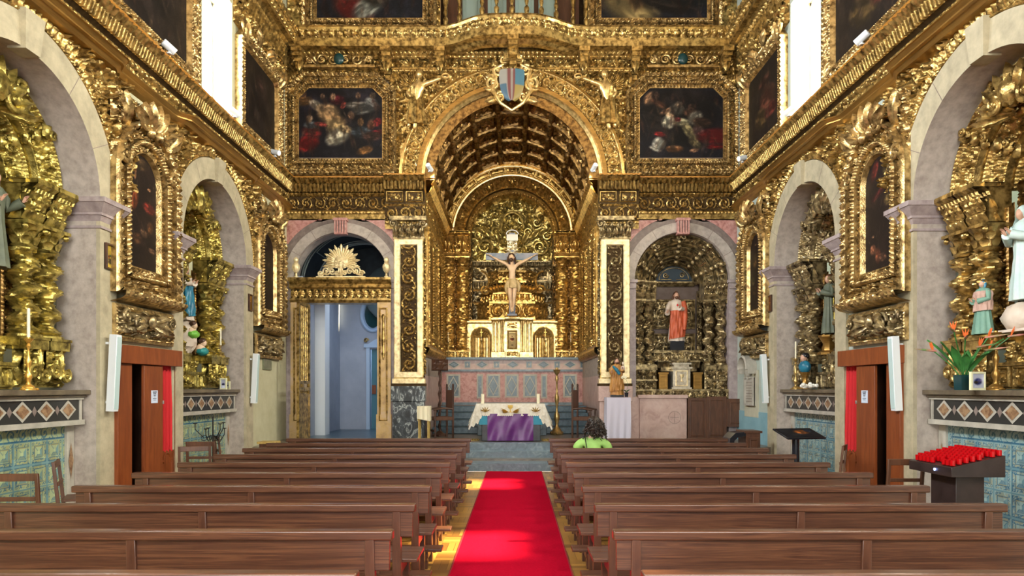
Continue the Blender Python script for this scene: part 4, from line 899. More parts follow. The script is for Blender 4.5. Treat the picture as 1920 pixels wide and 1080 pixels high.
# altar tables with azulejo fronts
def tile_cols(nx, nz, w, h, warm):
    X, Z = np.meshgrid(np.linspace(0, w, nx), np.linspace(0, h, nz), indexing='ij')
    base = np.array([.27, .39, .38]) if not warm else np.array([.34, .42, .24]); blue = np.array([.035, .12, .2]); mid = np.array([.1, .23, .29]); oc = np.array([.3, .25, .1])  # yellow light on the left altars is put into this base colour
    M = .27; zt = h-.16
    a = (X % M)/M-.5; b = ((zt-Z) % M)/M-.5; q = np.maximum(abs(a), abs(b)); r = np.hypot(a, b)
    C = np.ones(X.shape+(3,))*base
    def put(mask, c, k=1.): C[mask] = C[mask]*(1-k)+np.array(c)*k
    put((q > .46), mid, .8); put((q > .43) & (q < .445), blue); put((q < .3) & (q > .275), blue); put((q < .255) & (q > .24), oc, .8)
    put((q < .235) & (abs(a) > abs(b)) & (a > 0), mid, .75); put((q < .235) & (abs(b) >= abs(a)) & (b > 0), blue, .6); put((q < .235) & (abs(abs(a)-abs(b)) < .012), blue); put(q < .07, base*1.15)
    ring = (q > .31) & (q < .42); cf = curls(.06, 4, 1.3, .2)(X, Z); put(ring & (cf > .52), blue, .85); put(ring & (cf < .15), oc, .5)
    put((np.hypot(abs(a)-.36, abs(b)-.36) < .06), blue, .8); put((np.hypot(abs(a)-.36, abs(b)-.36) < .03), base)
    top = Z > zt; cf2 = rinceau(1.1, 1.5)(X, Z-zt, .16); put(top, base); put(top & (cf2 > .45), mid*.8); put(top & (abs(Z-zt-.008) < .008), blue)
    put(X < .09, base); put((X < .09) & (rinceau(1, 1.4)(Z, X, .09) > .5), blue, .8); put((abs(X-.09) < .006), blue)
    put(((X % .12) < .004) | ((Z % .12) < .004), base*.7, .5)
    C *= (.85+.3*hsh(np.floor(X/.12), np.floor(Z/.12), 2))[..., None]
    return np.concatenate([np.clip(C, 0, 1), np.ones(X.shape+(1,))], -1), X, Z
def altar_table(label, s, Yc, warm):
    t = thing('altar_table', label, 'altar table', (s*W, Yc, 0), L90 if s < 0 else R90, 'tiled altar tables of the side niches')
    g = G(); box(g, -1.24, 1.24, .06, 1.2, 1.57, 1.63); box(g, -1.22, 1.22, .1, 1.2, 1.54, 1.57); g.build('shelf', noisy('brown_stone_shelf', [(.3, (.1, .075, .05, 1)), (.7, (.2, .16, .1, 1))], 6, .4) if 'brown_stone_shelf' not in bpy.data.materials else bpy.data.materials['brown_stone_shelf'], t, bev=.006)
    g = G(); box(g, -1.22, 1.22, .16, .6, 1.26, 1.54, 0); box(g, -1.22, 1.22, .12, .6, 1.2, 1.26, 1); box(g, -1.22, 1.22, .13, .6, 1.51, 1.54, 1)
    for x in (-1.2, 1.16): box(g, x, x+.04, .145, .2, 1.26, 1.52, 1)
    for j in range(6):
        c = -.95+j*.38; z = 1.388
        diamond(g, c, z, .15, .12, .155, 1, .0); diamond(g, c, z, .105, .082, .15, 2, .0)
        if j < 5: diamond(g, c+.19, z, .04, .06, .157, 3, 0)
    g.build('inlaid_frieze', [BLACKM if False else plain('black_inlay', (.03, .03, .028, 1), .3) if 'black_inlay' not in bpy.data.materials else bpy.data.materials['black_inlay'], WHITEM, bpy.data.materials.get('brown_breccia') or noisy('brown_breccia', [(.35, (.14, .06, .03, 1)), (.6, (.38, .24, .13, 1))], 16, .35), STONEG], t)
    g = G(); c, X, Z = tile_cols(250, 130, 2.2, 1.18, warm); sheet(g, np.stack([X-1.1, np.full_like(X, .3), Z+.02], -1), c=c); g.build('azulejo_front', TILES, t)
    g = G()
    for q in (-1, 1):
        g = G(); box(g, *sorted((q*1.1, q*1.24)), .27, .6, 0, 1.2, 0); diamond(g, q*1.17, .75, .045, .22, .262, 1, 0)
        g.build('side_slab', [WHITEM, bpy.data.materials['brown_breccia']], t)
altar_table('tiled altar table nearest on left wall under the brass candlestick', -1, ARCS[-1][0], 1)
altar_table('tiled altar table on left wall behind the black candelabrum', -1, ARCS[-1][1], 1)
altar_table('tiled altar table on right wall behind the votive candle stand', 1, ARCS[1][0], 0)
altar_table('tiled altar table on right wall behind the tilted information board', 1, ARCS[1][1], 0)
# ---------------------------------------------------------------- chapel altarpiece in the right front bay
t = thing('chapel_altarpiece', 'dull gilded altarpiece in right front bay around the red-robed statue', 'altar', (BC, D, 0))
for i, (ra, rb, ya, yb) in enumerate(((1.09, .86, .1, .3), (.86, .62, .34, .55), (.62, .46, .6, .8))):
    g = G(); mould(g, arc((0, BS), ra, n=60), [(0, .0), (.03, .04), (.02, .0, beads(.04), .02, 3), (ra-rb-.09, -(yb-ya)*.6, panels(.36, .12), .06, 12), (.02, -(yb-ya)*.5), (.02, -(yb-ya)), (0, -.4)], y0=ya, ds=.013); g.build('archivolt', GOLDD, t)
for ang in (22, 52, 90, 128, 158):
    g = G(); a = radians(ang)
    for j in range(6):
        r = 1.03-j*.1; ell(g, (r*cos(a), .06+j*.1, BS+r*sin(a)), (.06, .05, .06), nu=9, nv=7, fn=lambda D_: 1+.25*np.sin(D_[..., 0]*7)*np.cos(D_[..., 2]*8))
    for q in (-1, 1): scroll(g, (1.0*cos(a)+q*.07, BS+1.0*sin(a)), .055, 1.3, q, a, .018, .05)
    g.build('clasp', GOLDD, t)
g = G(); th = np.linspace(0, pi, 24); g.add([(0, .8, BS+.1)]+[(.48*cos(a), .8, BS+.1+.42*sin(a)) for a in th], [[0, i+1, i+2] for i in range(23)], 1)
for q in (-1, 1):
    tube(g, [(q*(.06+.3*k), .78, BS+.14) for k in (0, 1)], .012, 6); tube(g, [(q*(.36*cos(a)), .78, BS+.14+.28*sin(a)) for a in np.linspace(0, pi/2, 12)], .012, 6); scroll(g, (q*.2, BS+.24), .07, 1.5, q, 0, .015, .78)
mould(g, [(-.5, BS+.08), (.5, BS+.08)], [(0, .1), (.03, .1), (.08, .0)], y0=.8)
g.build('blue_lunette', [GOLDD, plain('dark_blue_ground', (.012, .035, .06, 1), .5)], t, label='dark blue lunette with gold tracery')
g = G(); q4(g, -.62, .62, 2.2, 4.3, .85, 1)
for x in (-.28, .28):
    for z in (2.62, 3.45):
        mould(g, [(x-.25, z-.36), (x-.25, z+.36), (x+.25, z+.36), (x+.25, z-.36)], [(0, .04), (.02, .05), (.03, .02, beads(.03), .015, 3), (.01, 0)], closed=True, y0=.85, ds=.015)
        relief(g, x-.19, x+.19, z-.3, z+.3, curls(.12, 6), .04, .85, .012); mould(g, arc((x, z), .16, pi, -pi, 30), [(0, .05), (.02, .05), (0, 0)], y0=.84)
for q in (-1, 1): mould(g, [(q*.6-.05, 2.3), (q*.6-.05, 4.0)], [(0, .08), (.1, .08, curls(.1, 3), .05, 6), (0, 0)], y0=.8, ds=.014)
g.build('back_panel', [GOLDD, noisy('grey_brown_panel_paint', [(.3, (.1, .065, .05, 1)), (.7, (.17, .12, .1, 1))], 6, .5)], t)
for q in (-1, 1):
    for x in (.96, .7): column_set(t, GOLDD, q*x, .2+(.96-x)*.4, 2.2, 3.72, .115, q, seed=3)
for q in (-1, 1):
    g = G()
    for x, yy in ((.96, .1), (.7, .2)):
        E = [(0, .12), (.04, .12), (.06, .08, leaf(.07), .02, 4), (.16, .03, curls(.1, 4), .04, 9), (.05, .05, beads(.05), .02, 3), (.1, .0)]
        mould(g, [(q*x-.14, BS), (q*x+.14, BS)], E, y0=yy, ds=.013); box(g, q*x-.13, q*x+.13, yy, yy+.4, BS-.42, BS)
    g.build('entablature', GOLDD, t)
g = G()
for q in (-1, 1):
    for x, yy in ((.96, .06), (.7, .12)):
        box(g, q*x-.15, q*x+.15, yy-.03, .6, 2.08, 2.18); box(g, q*x-.14, q*x+.14, yy+.02, .6, 1.62, 2.1)
        relief(g, q*x-.14, q*x+.14, 1.84, 2.08, egg(.09) if 0 else curls(.11, 8), .06, yy, .012); relief(g, q*x-.13, q*x+.13, 1.62, 1.84, curls(.1, 9), .06, yy+.02, .012); box(g, q*x-.15, q*x+.15, yy-.04, .6, 1.82, 1.86)
relief(g, -.58, .58, 2.28, 2.48, curls(.12, 12), .04, .35, .012); box(g, -.6, .6, .28, .9, 2.48, 2.54); box(g, -.2, .2, .2, .9, 2.3, 2.54); relief(g, -.19, .19, 2.32, 2.5, curls(.1, 13), .03, .2, .012)
mould(g, [(-.5, 2.3), (.5, 2.3)], [(0, .1), (.03, .1), (.14, .02, flute(.05), .03, 5)], y0=.35, ds=.012); box(g, -.42, .42, .3, .9, 2.05, 2.28); 
box(g, -1.1, 1.1, .0, .9, 1.5, 1.58); relief(g, -1.09, 1.09, 1.42, 1.6, rinceau(1.2, 1.5), .05, -.02, .012); box(g, -1.1, 1.1, -.04, .9, 1.585, 1.63)
g.build('predella', GOLDD, t)
g = G(); box(g, -.2, .2, .02, .5, 1.63, 2.1); box(g, -.24, .24, -.02, .5, 2.1, 2.14); box(g, -.18, .18, .04, .5, 2.14, 2.2); box(g, -.22, .22, .0, .5, 2.2, 2.24); box(g, -.23, .23, -.01, .5, 1.63, 1.67)
tb = g.build('tabernacle', gilt('silver_gilding', (.45, .38, .28, 1), (.8, .74, .6, 1), st=.2), t, label='pale silvery tabernacle box')
g = G(); mould(g, [(-.14, 1.7), (-.14, 2.06), (.14, 2.06), (.14, 1.7)], [(0, .03), (.02, .03), (0, .0)], closed=True, y0=.02); lathe(g, [(.05, 0), (.015, .03), (.015, .08), (.045, .12), (.05, .17)], (0, 0, 1.8), 12, sy=.4); g.build('tabernacle_door', GOLDP, tb)
for q in (-1, 1):
    g = G(); box(g, *sorted((q*.3, q*.5)), .12, .5, 1.63, 1.98); mould(g, [(q*.4-.08, 1.68), (q*.4-.08, 1.94), (q*.4+.08, 1.94), (q*.4+.08, 1.68)], [(0, .02), (.02, .02), (0, 0)], closed=True, y0=.12); box(g, *sorted((q*.28, q*.52)), .1, .5, 1.98, 2.02)
    g.build('side_box', PLAING, t)
    for x in (.56, .6): pass
# altar front below: stone slabs, wooden panels
g = G(); box(g, -1.27, -1.0, -.1, .5, .49, 1.45, 0); box(g, -1.0, .08, -.14, .5, .49, 1.42, 0); box(g, -1.04, .1, -.18, .5, 1.42, 1.5, 0)
tag(g.build('altar_block', [PINKL], bev=.008), 'pale pink stone altar front below the red-robed statue, left of wood panels', 'altar block', loc=(BC, D, 0))
g = G()
tube(g, [(-.2+.14*cos(a), -.145, .98+.14*sin(a)) for a in np.linspace(0, 2*pi, 24)], .003, 5); tube(g, [(-.2, -.145, .86), (-.2, -.145, 1.1)], .003, 4); tube(g, [(-.3, -.145, .98), (-.1, -.145, .98)], .003, 4)
tag(g.build('engraved_disc', STONEG), 'faint round cross mark engraved on the pink stone altar front', 'carving', loc=(BC, D, 0))
def wpanel(g, x0, x1, z0, z1, y, m=0, b=.05): box(g, x0, x1, y, y+.05, z0, z1, m); mould(g, [(x0+b, z0+b), (x0+b, z1-b), (x1-b, z1-b), (x1-b, z0+b)], [(0, .012), (.015, .014), (.01, -.0)], closed=True, y0=y, m=m, ds=1)
# ---------------------------------------------------------------- high altar retable
sbox('wall_back.002', [(2.5, 5.4, D+1.0, D+1.1, 0, 6.5), (5.2, 5.3, D, D+1.1, 0, 6.5), (2.55, 2.65, D, D+1.1, 0, 6.5)], DARKG)  # unseen shell behind the chapel bay, added against light leaks
sbox('wall_back.003', [(-1.85, 1.85, D+1.0, D+1.1, 9.7, 12.3), (-1.85, -1.75, D, D+1.1, 9.7, 12.3), (1.75, 1.85, D, D+1.1, 9.7, 12.3), (-1.85, 1.85, D, D+1.1, 9.72, 9.8)], DARKG)  # unseen box behind the balcony opening, added to keep sky light out
t = thing('high_altar_retable', 'large golden high altar retable filling the chancel end behind the crucifix', 'altar', (0, CH, 0))
zs = 6.25
for nm, ra, bands, ya in (('archivolt', 2.06, [(0, 0), (.03, .05), (.19, .03, panels(.5, .13), .05, 12), (.03, .06)], 0), ('archivolt', 1.8, [(0, .02), (.05, .1), (.05, .04, beads(.07), .03, 3), (.22, -.12, leaf(.2), .07, 12), (.05, -.1, beads(.05), .02, 3)], .04), ('archivolt', 1.43, [(0, -.1), (.05, .0, None, 0), (.06, -.05), (.08, -.12, egg(.1), .03, 4), (0, -.9)], .12)):
    g = G(); mould(g, arc((0, zs), ra, n=80), bands, y0=ya, ds=.015); g.build(nm, GOLDC, t)
for j, ang in enumerate((20, 42, 64, 90, 116, 138, 160)):
    g = G(); a = radians(ang); r = 1.6; P = (r*cos(a), .0, zs+r*sin(a)); R_ = roty(pi/2-a)
    ell(g, P, (.1, .09, .12), nu=12, nv=8, fn=lambda D_: 1+.2*np.sin(D_[..., 0]*8)*np.cos(D_[..., 2]*7), rot=R_)
    for q in (-1, 1):
        acanth(g, P[0]-q*sin(a)*.05, P[2]+q*cos(a)*.05, .22, .1, pi/2-a+q*1.5, -.03, 0, .06)
    g.build('carved_keystone', GOLDC, t)
g = G()                                                       # lunette carving
relief(g, -1.4, 1.4, 5.6, 7.6, curls(.3, 44, 1.6, .3), .12, .75, .018, edge=0)
for q in (-1, 1):
    for x, z, r in ((.85, 6.0, .26), (.5, 6.45, .2), (1.05, 6.35, .14), (.28, 6.85, .16), (.75, 6.75, .14)): scroll(g, (q*x, z), r, 1.6, -q, q, .04, .58, lift=.06)
    for j in range(4): acanth(g, q*(.3+.22*j), 6.1+.12*j, .5, .24, q*(.5+.3*j), .6, 0, .12)
tube(g, [(.36*cos(a), .5, 6.55+.5*sin(a)) for a in np.linspace(0, pi, 20)], .05, 8)
for j in range(9): a = radians(10+j*20); acanth(g, 0, 6.35, .3, .09, pi/2-a, .52, 0, .06)
g.build('lunette_carving', gilt('greenish_old_gilding', (.24, .18, .05, 1), (.75, .6, .22, 1), worn=(.06, .065, .03, 1), wp=.45), t)
g = G()                                                       # inner back behind throne
for z0, z1, pt in ((5.05, 5.5, curls(.22, 2)), (4.75, 5.0, flute(.16)), (4.35, 4.7, curls(.16, 3)), (2.6, 4.3, curls(.3, 4))): relief(g, -1.3, 1.3, z0, z1, pt, .06, .95, .018)
mould(g, [(-1.3, 5.62), (1.3, 5.62)], [(0, .2), (.04, .2), (.1, .1, dent(.09), .04, 3), (.05, .03)], y0=.95)
mould(g, [(-1.3, 5.02), (1.3, 5.02)], [(0, .1), (.03, .1), (.05, .03)], y0=.95)
for q in (-1, 1):
    Yg, Zg = np.meshgrid(np.linspace(0, .95, 40), np.linspace(2.55, 6.2, 180), indexing='ij'); sheet(g, np.stack([q*(1.26-.05*curls(.2, 3)(Yg, Zg)), Yg, Zg], -1))
g.build('recess_back', GOLDD, t)
for q in (-1, 1):
    for x in (1.9, 1.48): column_set(t, GOLDC, q*x, -.02, 2.76, 5.56, .17, q, straight=True, seed=int(x*9))
    g = G()
    for x0, x1 in ((1.3, 1.36), (1.64, 1.74)): Ug, Zg = np.meshgrid(np.linspace(x0, x1, 8), np.linspace(2.76, 5.56, 200), indexing='ij'); sheet(g, np.stack([q*Ug, -.03-.04*curls(.07, 5)(Ug, Zg), Zg], -1))
    relief(g, *sorted((q*1.22, q*2.08)), 2.72, 5.6, curls(.14, 25), .04, .1, .02); g.build('back_panel', VAULT, t)  # darker gilding paints in the shade behind the retable columns
    g = G()
    E = [(0, .24), (.05, .24), (.07, .16, leaf(.09), .03, 4), (.03, .17), (.12, .1, dent(.08), .04, 3), (.3, .05, curls(.14, 14), .06, 14), (.05, .08, beads(.06), .02, 3), (.08, .04)]
    a, b = sorted((q*1.24, q*2.08)); mould(g, [(a, 6.28), (b, 6.28)], E, y0=-.02, ds=.015)
    for x in (1.9, 1.48): mould(g, [(q*x-.19, 6.28), (q*x+.19, 6.28)], E, y0=-.14, ds=.015); box(g, q*x-.19, q*x+.19, -.38, 0, 6.24, 6.285); box(g, q*x-.18, q*x+.18, -.16, .1, 5.57, 6.25); acanth(g, q*x, 5.7, .4, .2, 0, -.22, 0, .1)
    xi = q*1.24; g.add([(xi, 1, 5.58), (xi, -.1, 5.58), (xi, -.24, 6.28), (xi, 1, 6.28)], [[0, 1, 2, 3]])
    g.build('entablature', GOLDC, t)
    g = G()
    for x in (1.9, 1.48): relief(g, q*x-.2, q*x+.2, 2.55, 2.75, rinceau(1.1, 1.5), .04, -.2, .012); box(g, q*x-.21, q*x+.21, -.2, .1, 2.55, 2.74)
    box(g, *sorted((q*1.24, q*2.08)), -.1, .2, 2.55, 2.76); g.build('column_pedestal', GOLDL, t)
# stepped throne
g = G()
def poly_tier(g, hw, z0, z1, yf, yb, pat, amp=.05, ch=.4):
    pts = [(-hw-ch, yb), (-hw, yf), (hw, yf), (hw+ch, yb)]
    for (xa, ya), (xb, yb2) in zip(pts[:-1], pts[1:]):
        L = np.hypot(xb-xa, yb2-ya); nu = max(3, int(L/.016)); nz = max(3, int((z1-z0)/.016)); t_ = np.linspace(0, 1, nu)[:, None]; z = np.linspace(z0, z1, nz)[None]
        nx, ny = (yb2-ya)/L, -(xb-xa)/L; h = amp*pat(t_*L+0*z, z-z0+0*t_, z1-z0)*np.clip(np.minimum(t_, 1-t_)*L/.03, 0, 1)
        sheet(g, np.stack([xa+(xb-xa)*t_+nx*h, ya+(yb2-ya)*t_+ny*h, z+0*t_], -1))
        for zz, pr in ((z1, .05), (z0+.03, .03)): g.add([(xa+nx*pr, ya+ny*pr, zz-.03), (xb+nx*pr, yb2+ny*pr, zz-.03), (xb+nx*pr, yb2+ny*pr, zz+.03), (xa+nx*pr, ya+ny*pr, zz+.03), (xa, ya+.1, zz+.03), (xb, yb2+.1, zz+.03), (xa, ya+.1, zz-.03), (xb, yb2+.1, zz-.03)], [[0, 1, 2, 3], [3, 2, 5, 4], [0, 1, 7, 6]])
    g.add([(x, y, z1) for x, y in pts], [[0, 1, 2, 3]])
poly_tier(g, .68, 3.7, 4.2, -.1, .6, rinceau(1.0, 1.7), .06); poly_tier(g, .58, 4.22, 4.5, .0, .6, leaf(.16), .05); poly_tier(g, .42, 4.85, 5.2, .25, .7, curls(.14, 3), .05, .3)
for j in range(-7, 8): acanth(g, j*.07, 4.48, .38, .16, j*.15, .0, 0, .16)
for q in (-1, 1): scroll(g, (q*.82, 4.6), .15, 1.5, q, 0, .035, -.0); tube(g, [(q*(.95-.25*cos(a)), -.02, 4.85+.3*sin(a)) for a in np.linspace(-1.5, 1.5, 12)], .03, 8)
g.build('stepped_throne', GOLDC, t)
for q in (-1, 1):                                            # shell niches
    c = q*.92; g = G()
    mould(g, [(c-.32, 2.56)]+[(c-.32, 3.15)]+[tuple(p) for p in arc((c, 3.17), .32, pi, 0, 24)]+[(c+.32, 2.56)], [(0, .03), (.03, .04), (.05, .0)], y0=-.12)
    arch_wall(g, c-.42, c+.38 if 0 else c+.42, 2.55, 3.62, c, .26, 3.17, y=-.12)
    th = np.linspace(pi, 2*pi, 34); Z, T = np.meshgrid(np.linspace(2.55, 3.17, 4), th, indexing='ij'); rr = .26-.012*np.cos(T*26); sheet(g, np.stack([c+rr*np.cos(T), -.12-rr*np.sin(T), Z], -1))
    a, b = np.meshgrid(np.linspace(0, pi, 61), np.linspace(0, 1, 10), indexing='ij'); k = 1-.12*np.abs(np.sin(a*9)); sheet(g, np.stack([c+.26*b*np.cos(a), -.12+.24*np.sqrt(np.clip(1-b*b, 0, 1))*k, 3.17+.26*b*np.sin(a)], -1))
    mould(g, [(c-.42, 3.64), (c+.42, 3.64)], [(0, .06), (.03, .06), (.04, .02, beads(.04), .015, 3)], y0=-.12, ds=.012)
    for x in (c-.39, c+.39): mould(g, [(x-.04, 2.56), (x-.04, 3.2)], [(0, .03), (.08, .03, curls(.08, 2), .02, 6), (0, 0)], y0=-.12, ds=.012)
    g.build('shell_niche', GOLDL, t)
box_ = G(); box(box_, -1.34, 1.34, -.1, .5, 2.5, 2.56); box(box_, -.7, .7, -.1, .6, 2.5, 3.72); box(box_, -1.3, 1.3, .0, .6, 3.62, 3.7); box_.build('retable_core', PLAING, t)
g = G()                                                       # tabernacle
for x0, x1, y in ((-.6, -.4, -.2), (-.38, -.22, -.28), (.22, .38, -.28), (.4, .6, -.2)):
    box(g, x0, x1, y, 0, 2.56, 3.62); box(g, x0-.02, x1+.02, y-.02, 0, 2.56, 2.72); mould(g, [(x0-.02, 3.72), (x1+.02, 3.72)], [(0, .06), (.04, .06), (.06, .02, dent(.05), .02, 3)], y0=y, ds=.01)
    for xx in np.linspace(x0+.05, x1-.05, 2): lathe(g, [(.035, 2.72), (.04, 2.76), (.03, 2.8), (.034, 3.1), (.026, 3.5), (.04, 3.56), (.045, 3.62)], (xx, y-.04, 0), 12, fn=lambda R, T, Z: R*(1+.12*np.sin(T*4+Z*40)))
box(g, -.22, .22, -.3, 0, 2.56, 3.62); mould(g, [(-.22, 3.74), (.22, 3.74)], [(0, .06), (.04, .06), (.06, .02, dent(.05), .02, 3)], y0=-.3, ds=.01)
relief(g, -.18, .18, 2.6, 2.74, rinceau(1.2, 1.5), .025, -.3, .01)
tube(g, [(.16*cos(a), -.32, 3.4+.1*sin(a)) for a in np.linspace(0, pi, 14)], .015, 6); relief(g, -.15, .15, 3.42, 3.6, curls(.1, 4), .03, -.3, .01)
mould(g, [(-.15, 2.8), (-.15, 3.36), (.15, 3.36), (.15, 2.8)], [(0, .03), (.02, .04), (.02, .02, beads(.03), .012, 3), (.01, .0)], closed=True, y0=-.3, ds=.01)
tb = g.build('tabernacle', GOLDL, t)
paint(.2, .46, (205, 180, 130), [(.5, .55, .22, .3, 90, (150, 60, 35)), (.5, .72, .1, .07, 0, (170, 110, 70)), (.3, .6, .12, .1, 40, (150, 70, 40)), (.7, .62, .12, .1, -40, (120, 90, 50)), (.5, .18, .2, .08, 0, (90, 60, 35))], 3, 0, None, .006, -.31, z0=2.84).build('painted_door', CANVAS, tb)
# crucifix on the tabernacle
t = thing('crucifix', 'large crucifix with pale figure of Christ before the golden throne', 'crucifix', (0, 19.35, 3.76))
g = G(); box(g, -.09, .09, .0, .06, 0, 2.35); box(g, -.76, .74, -.005, .055, 1.57, 1.77); box(g, -.14, .14, -.05, .12, -.03, .02)
g.build('cross', noisy('blue_grey_painted_wood', [(.35, (.12, .2, .32, 1)), (.6, (.3, .32, .42, 1)), (.75, (.45, .38, .5, 1))], 3, .5), t)
g = G(); box(g, -.16, .16, -.03, .0, 2.12, 2.3); tube(g, [(.17*cos(a), -.02, 2.3+.12*sin(a)) for a in np.linspace(0, pi, 14)], .025, 6); g.build('title_plaque', SILVER, t, label='silver title plaque')
g = G(); 
for j in range(16): a = j*pi/8; L = .26 if j % 2 else .2; tube(g, [(.05*cos(a), .0, 1.84+.05*sin(a)), (L*cos(a), .0, 1.84+L*sin(a))], [.022, .006], 5)
relief(g, -.14, .14, 1.85, 2.12, curls(.09, 3), .03, -.01, .01)
g.build('halo', gilt('halo_silver_gilt', (.4, .34, .22, 1), (.8, .74, .55, 1)), t)
J = {'pel': (0, -.1, .93, .1, .8), 'belly': (.0, -.11, 1.1, .095, .75), 'chest': (0, -.11, 1.3, .125, .75), 'neck': (0, -.1, 1.47, .055), 'hd': (-.01, -.14, 1.53, .05),
     'shL': (-.15, -.1, 1.43, .058), 'elL': (-.37, -.07, 1.54, .04), 'wrL': (-.58, -.04, 1.66, .027), 'shR': (.15, -.1, 1.43, .058), 'elR': (.37, -.07, 1.54, .04), 'wrR': (.58, -.04, 1.66, .027),
     'hpL': (-.08, -.1, .86, .085), 'knL': (-.06, -.17, .5, .06), 'anL': (-.03, -.1, .16, .036), 'ftL': (-.01, -.15, .05, .035), 'hpR': (.08, -.1, .86, .085), 'knR': (.06, -.17, .5, .06), 'anR': (.03, -.1, .18, .036), 'ftR': (.01, -.17, .07, .035)}
E = [('pel', 'belly'), ('belly', 'chest'), ('chest', 'neck'), ('neck', 'hd'), ('chest', 'shL'), ('shL', 'elL'), ('elL', 'wrL'), ('chest', 'shR'), ('shR', 'elR'), ('elR', 'wrR'), ('pel', 'hpL'), ('hpL', 'knL'), ('knL', 'anL'), ('anL', 'ftL'), ('pel', 'hpR'), ('hpR', 'knR'), ('knR', 'anR'), ('anR', 'ftR')]
bd = skinned('body', J, E, SKINP, t)
g = G(); head(g, (-.02, -.2, 1.6), .1, -.3, 0, mh=0); 
g.build('head', SKINP, bd)
for q in (-1, 1): g = G(); hand(g, (q*.58, -.04, 1.66), (q, -.1, .5), .06, 0, .6, -q); g.build('hand', SKINP, bd)
g = G(); ell(g, (-.02, -.17, 1.64), (.1, .1, .1), nu=16, nv=10, fn=lambda D_: 1+.05*np.sin(D_[..., 0]*30)+0*(D_[..., 1])); 
for q in (-1, 1): tube(g, [(q*.08-.02, -.17, 1.62), (q*.1-.02, -.18, 1.52), (q*.09, -.17, 1.42)], [.04, .035, .01], 8)
ell(g, (-.03, -.27, 1.53), (.05, .03, .06)); g.build('hair', WOODD, bd)
g = G(); robe(g, [(.15, .74), (.165, .82), (.15, .92), (.135, 1.0)], (0, -.11, 0), 7, .12, 30, sy=.8)
tube(g, [(.13, -.14, .95), (.2, -.16, .85), (.19, -.15, .7), (.17, -.15, .62)], [.04, .05, .045, .01], 8); tube(g, [(-.13, -.14, .93), (-.18, -.16, .8), (-.17, -.15, .66), (-.15, -.14, .56)], [.04, .045, .04, .01], 8)
g.build('loincloth', noisy('ochre_painted_cloth', [(.3, (.4, .28, .12, 1)), (.7, (.7, .56, .32, 1))], 8, .5), bd)
# candlesticks
def candlestick(name, label, loc, H, r, mat, group=None, candle=.2, cr=.015, cat='candlestick', tilt=0):
    t = thing(name, label, cat, loc, 0, group); k = H; g = G()
    lathe(g, [(r*1.3, 0), (r*1.3, k*.02), (r*1.0, k*.04), (r*.9, k*.07), (r*.4, k*.11), (r*.3, k*.16), (r*.55, k*.22), (r*.6, k*.28), (r*.3, k*.34), (r*.22, k*.42), (r*.45, k*.5), (r*.5, k*.55), (r*.22, k*.62), (r*.18, k*.78), (r*.4, k*.83), (r*.2, k*.88), (r*.7, k*.95), (r*.8, k*.97), (r*.3, k*.975), (r*.28, k)], n=20)
    for j in range(3): a = j*2*pi/3+.5; ell(g, (r*1.25*cos(a), r*1.25*sin(a), k*.02), (r*.35, r*.35, k*.025), nu=8, nv=6)
    g.build('stem', mat, t)
    if candle: g = G(); lathe(g, [(cr, H*.97), (cr*.95, H+candle), (cr*.3, H+candle+.006)], n=12); lathe(g, [(.002, H+candle), (.001, H+candle+.015)], n=5, m=1); o = g.build('candle', [WAX, IRON], t); o.rotation_euler = (tilt, 0, 0)
    return t
for x, nm in ((-1.86, 'far left'), (-.9, 'inside left shell niche'), (.96, 'inside right shell niche'), (1.7, 'far right')):
    inn = 'inside' in nm
    t = candlestick('altar_candlestick', 'thin brass candlestick on the retable ledge, '+(nm if inn else nm+' of the row before the gilt columns'), (x, CH-.6+(.0 if inn else 0), 2.55), .5 if inn else .45, .055, gilt('aged_brass', (.25, .17, .05, 1), (.6, .42, .16, 1)) if 'aged_brass' not in bpy.data.materials else bpy.data.materials['aged_brass'], 'candlesticks on the retable ledge', .28 if not inn else .1, .009)
    if inn:
        g = G(); box(g, -.006, .006, -.006, .006, .6, .82); box(g, -.04, .04, -.006, .006, .72, .735); g.build('cross', BRASS, t)
candlestick('paschal_candlestick', 'tall brass floor candlestick right of the altar before pink marble wall', (1.13, 17.0, .49), 1.68, .12, bpy.data.materials['aged_brass'], None, 0)
# old stone altar mensa behind the modern altar
t = thing('stone_altar', 'grey stone altar block against marble steps behind the cloth-covered altar', 'altar', (0, 16.6, .49))
g = G(); box(g, -.85, .85, 0, .5, 0, .74); g.build('block', BLUEM, t, bev=.01)
g = G(); 
for x in (-.55, 0, .55): wpanel(g, x-.25, x+.25, .08, .66, -.03)
box(g, -.88, .88, -.06, .52, .74, .8); g.build('slab', BLUEM, t, bev=.008)
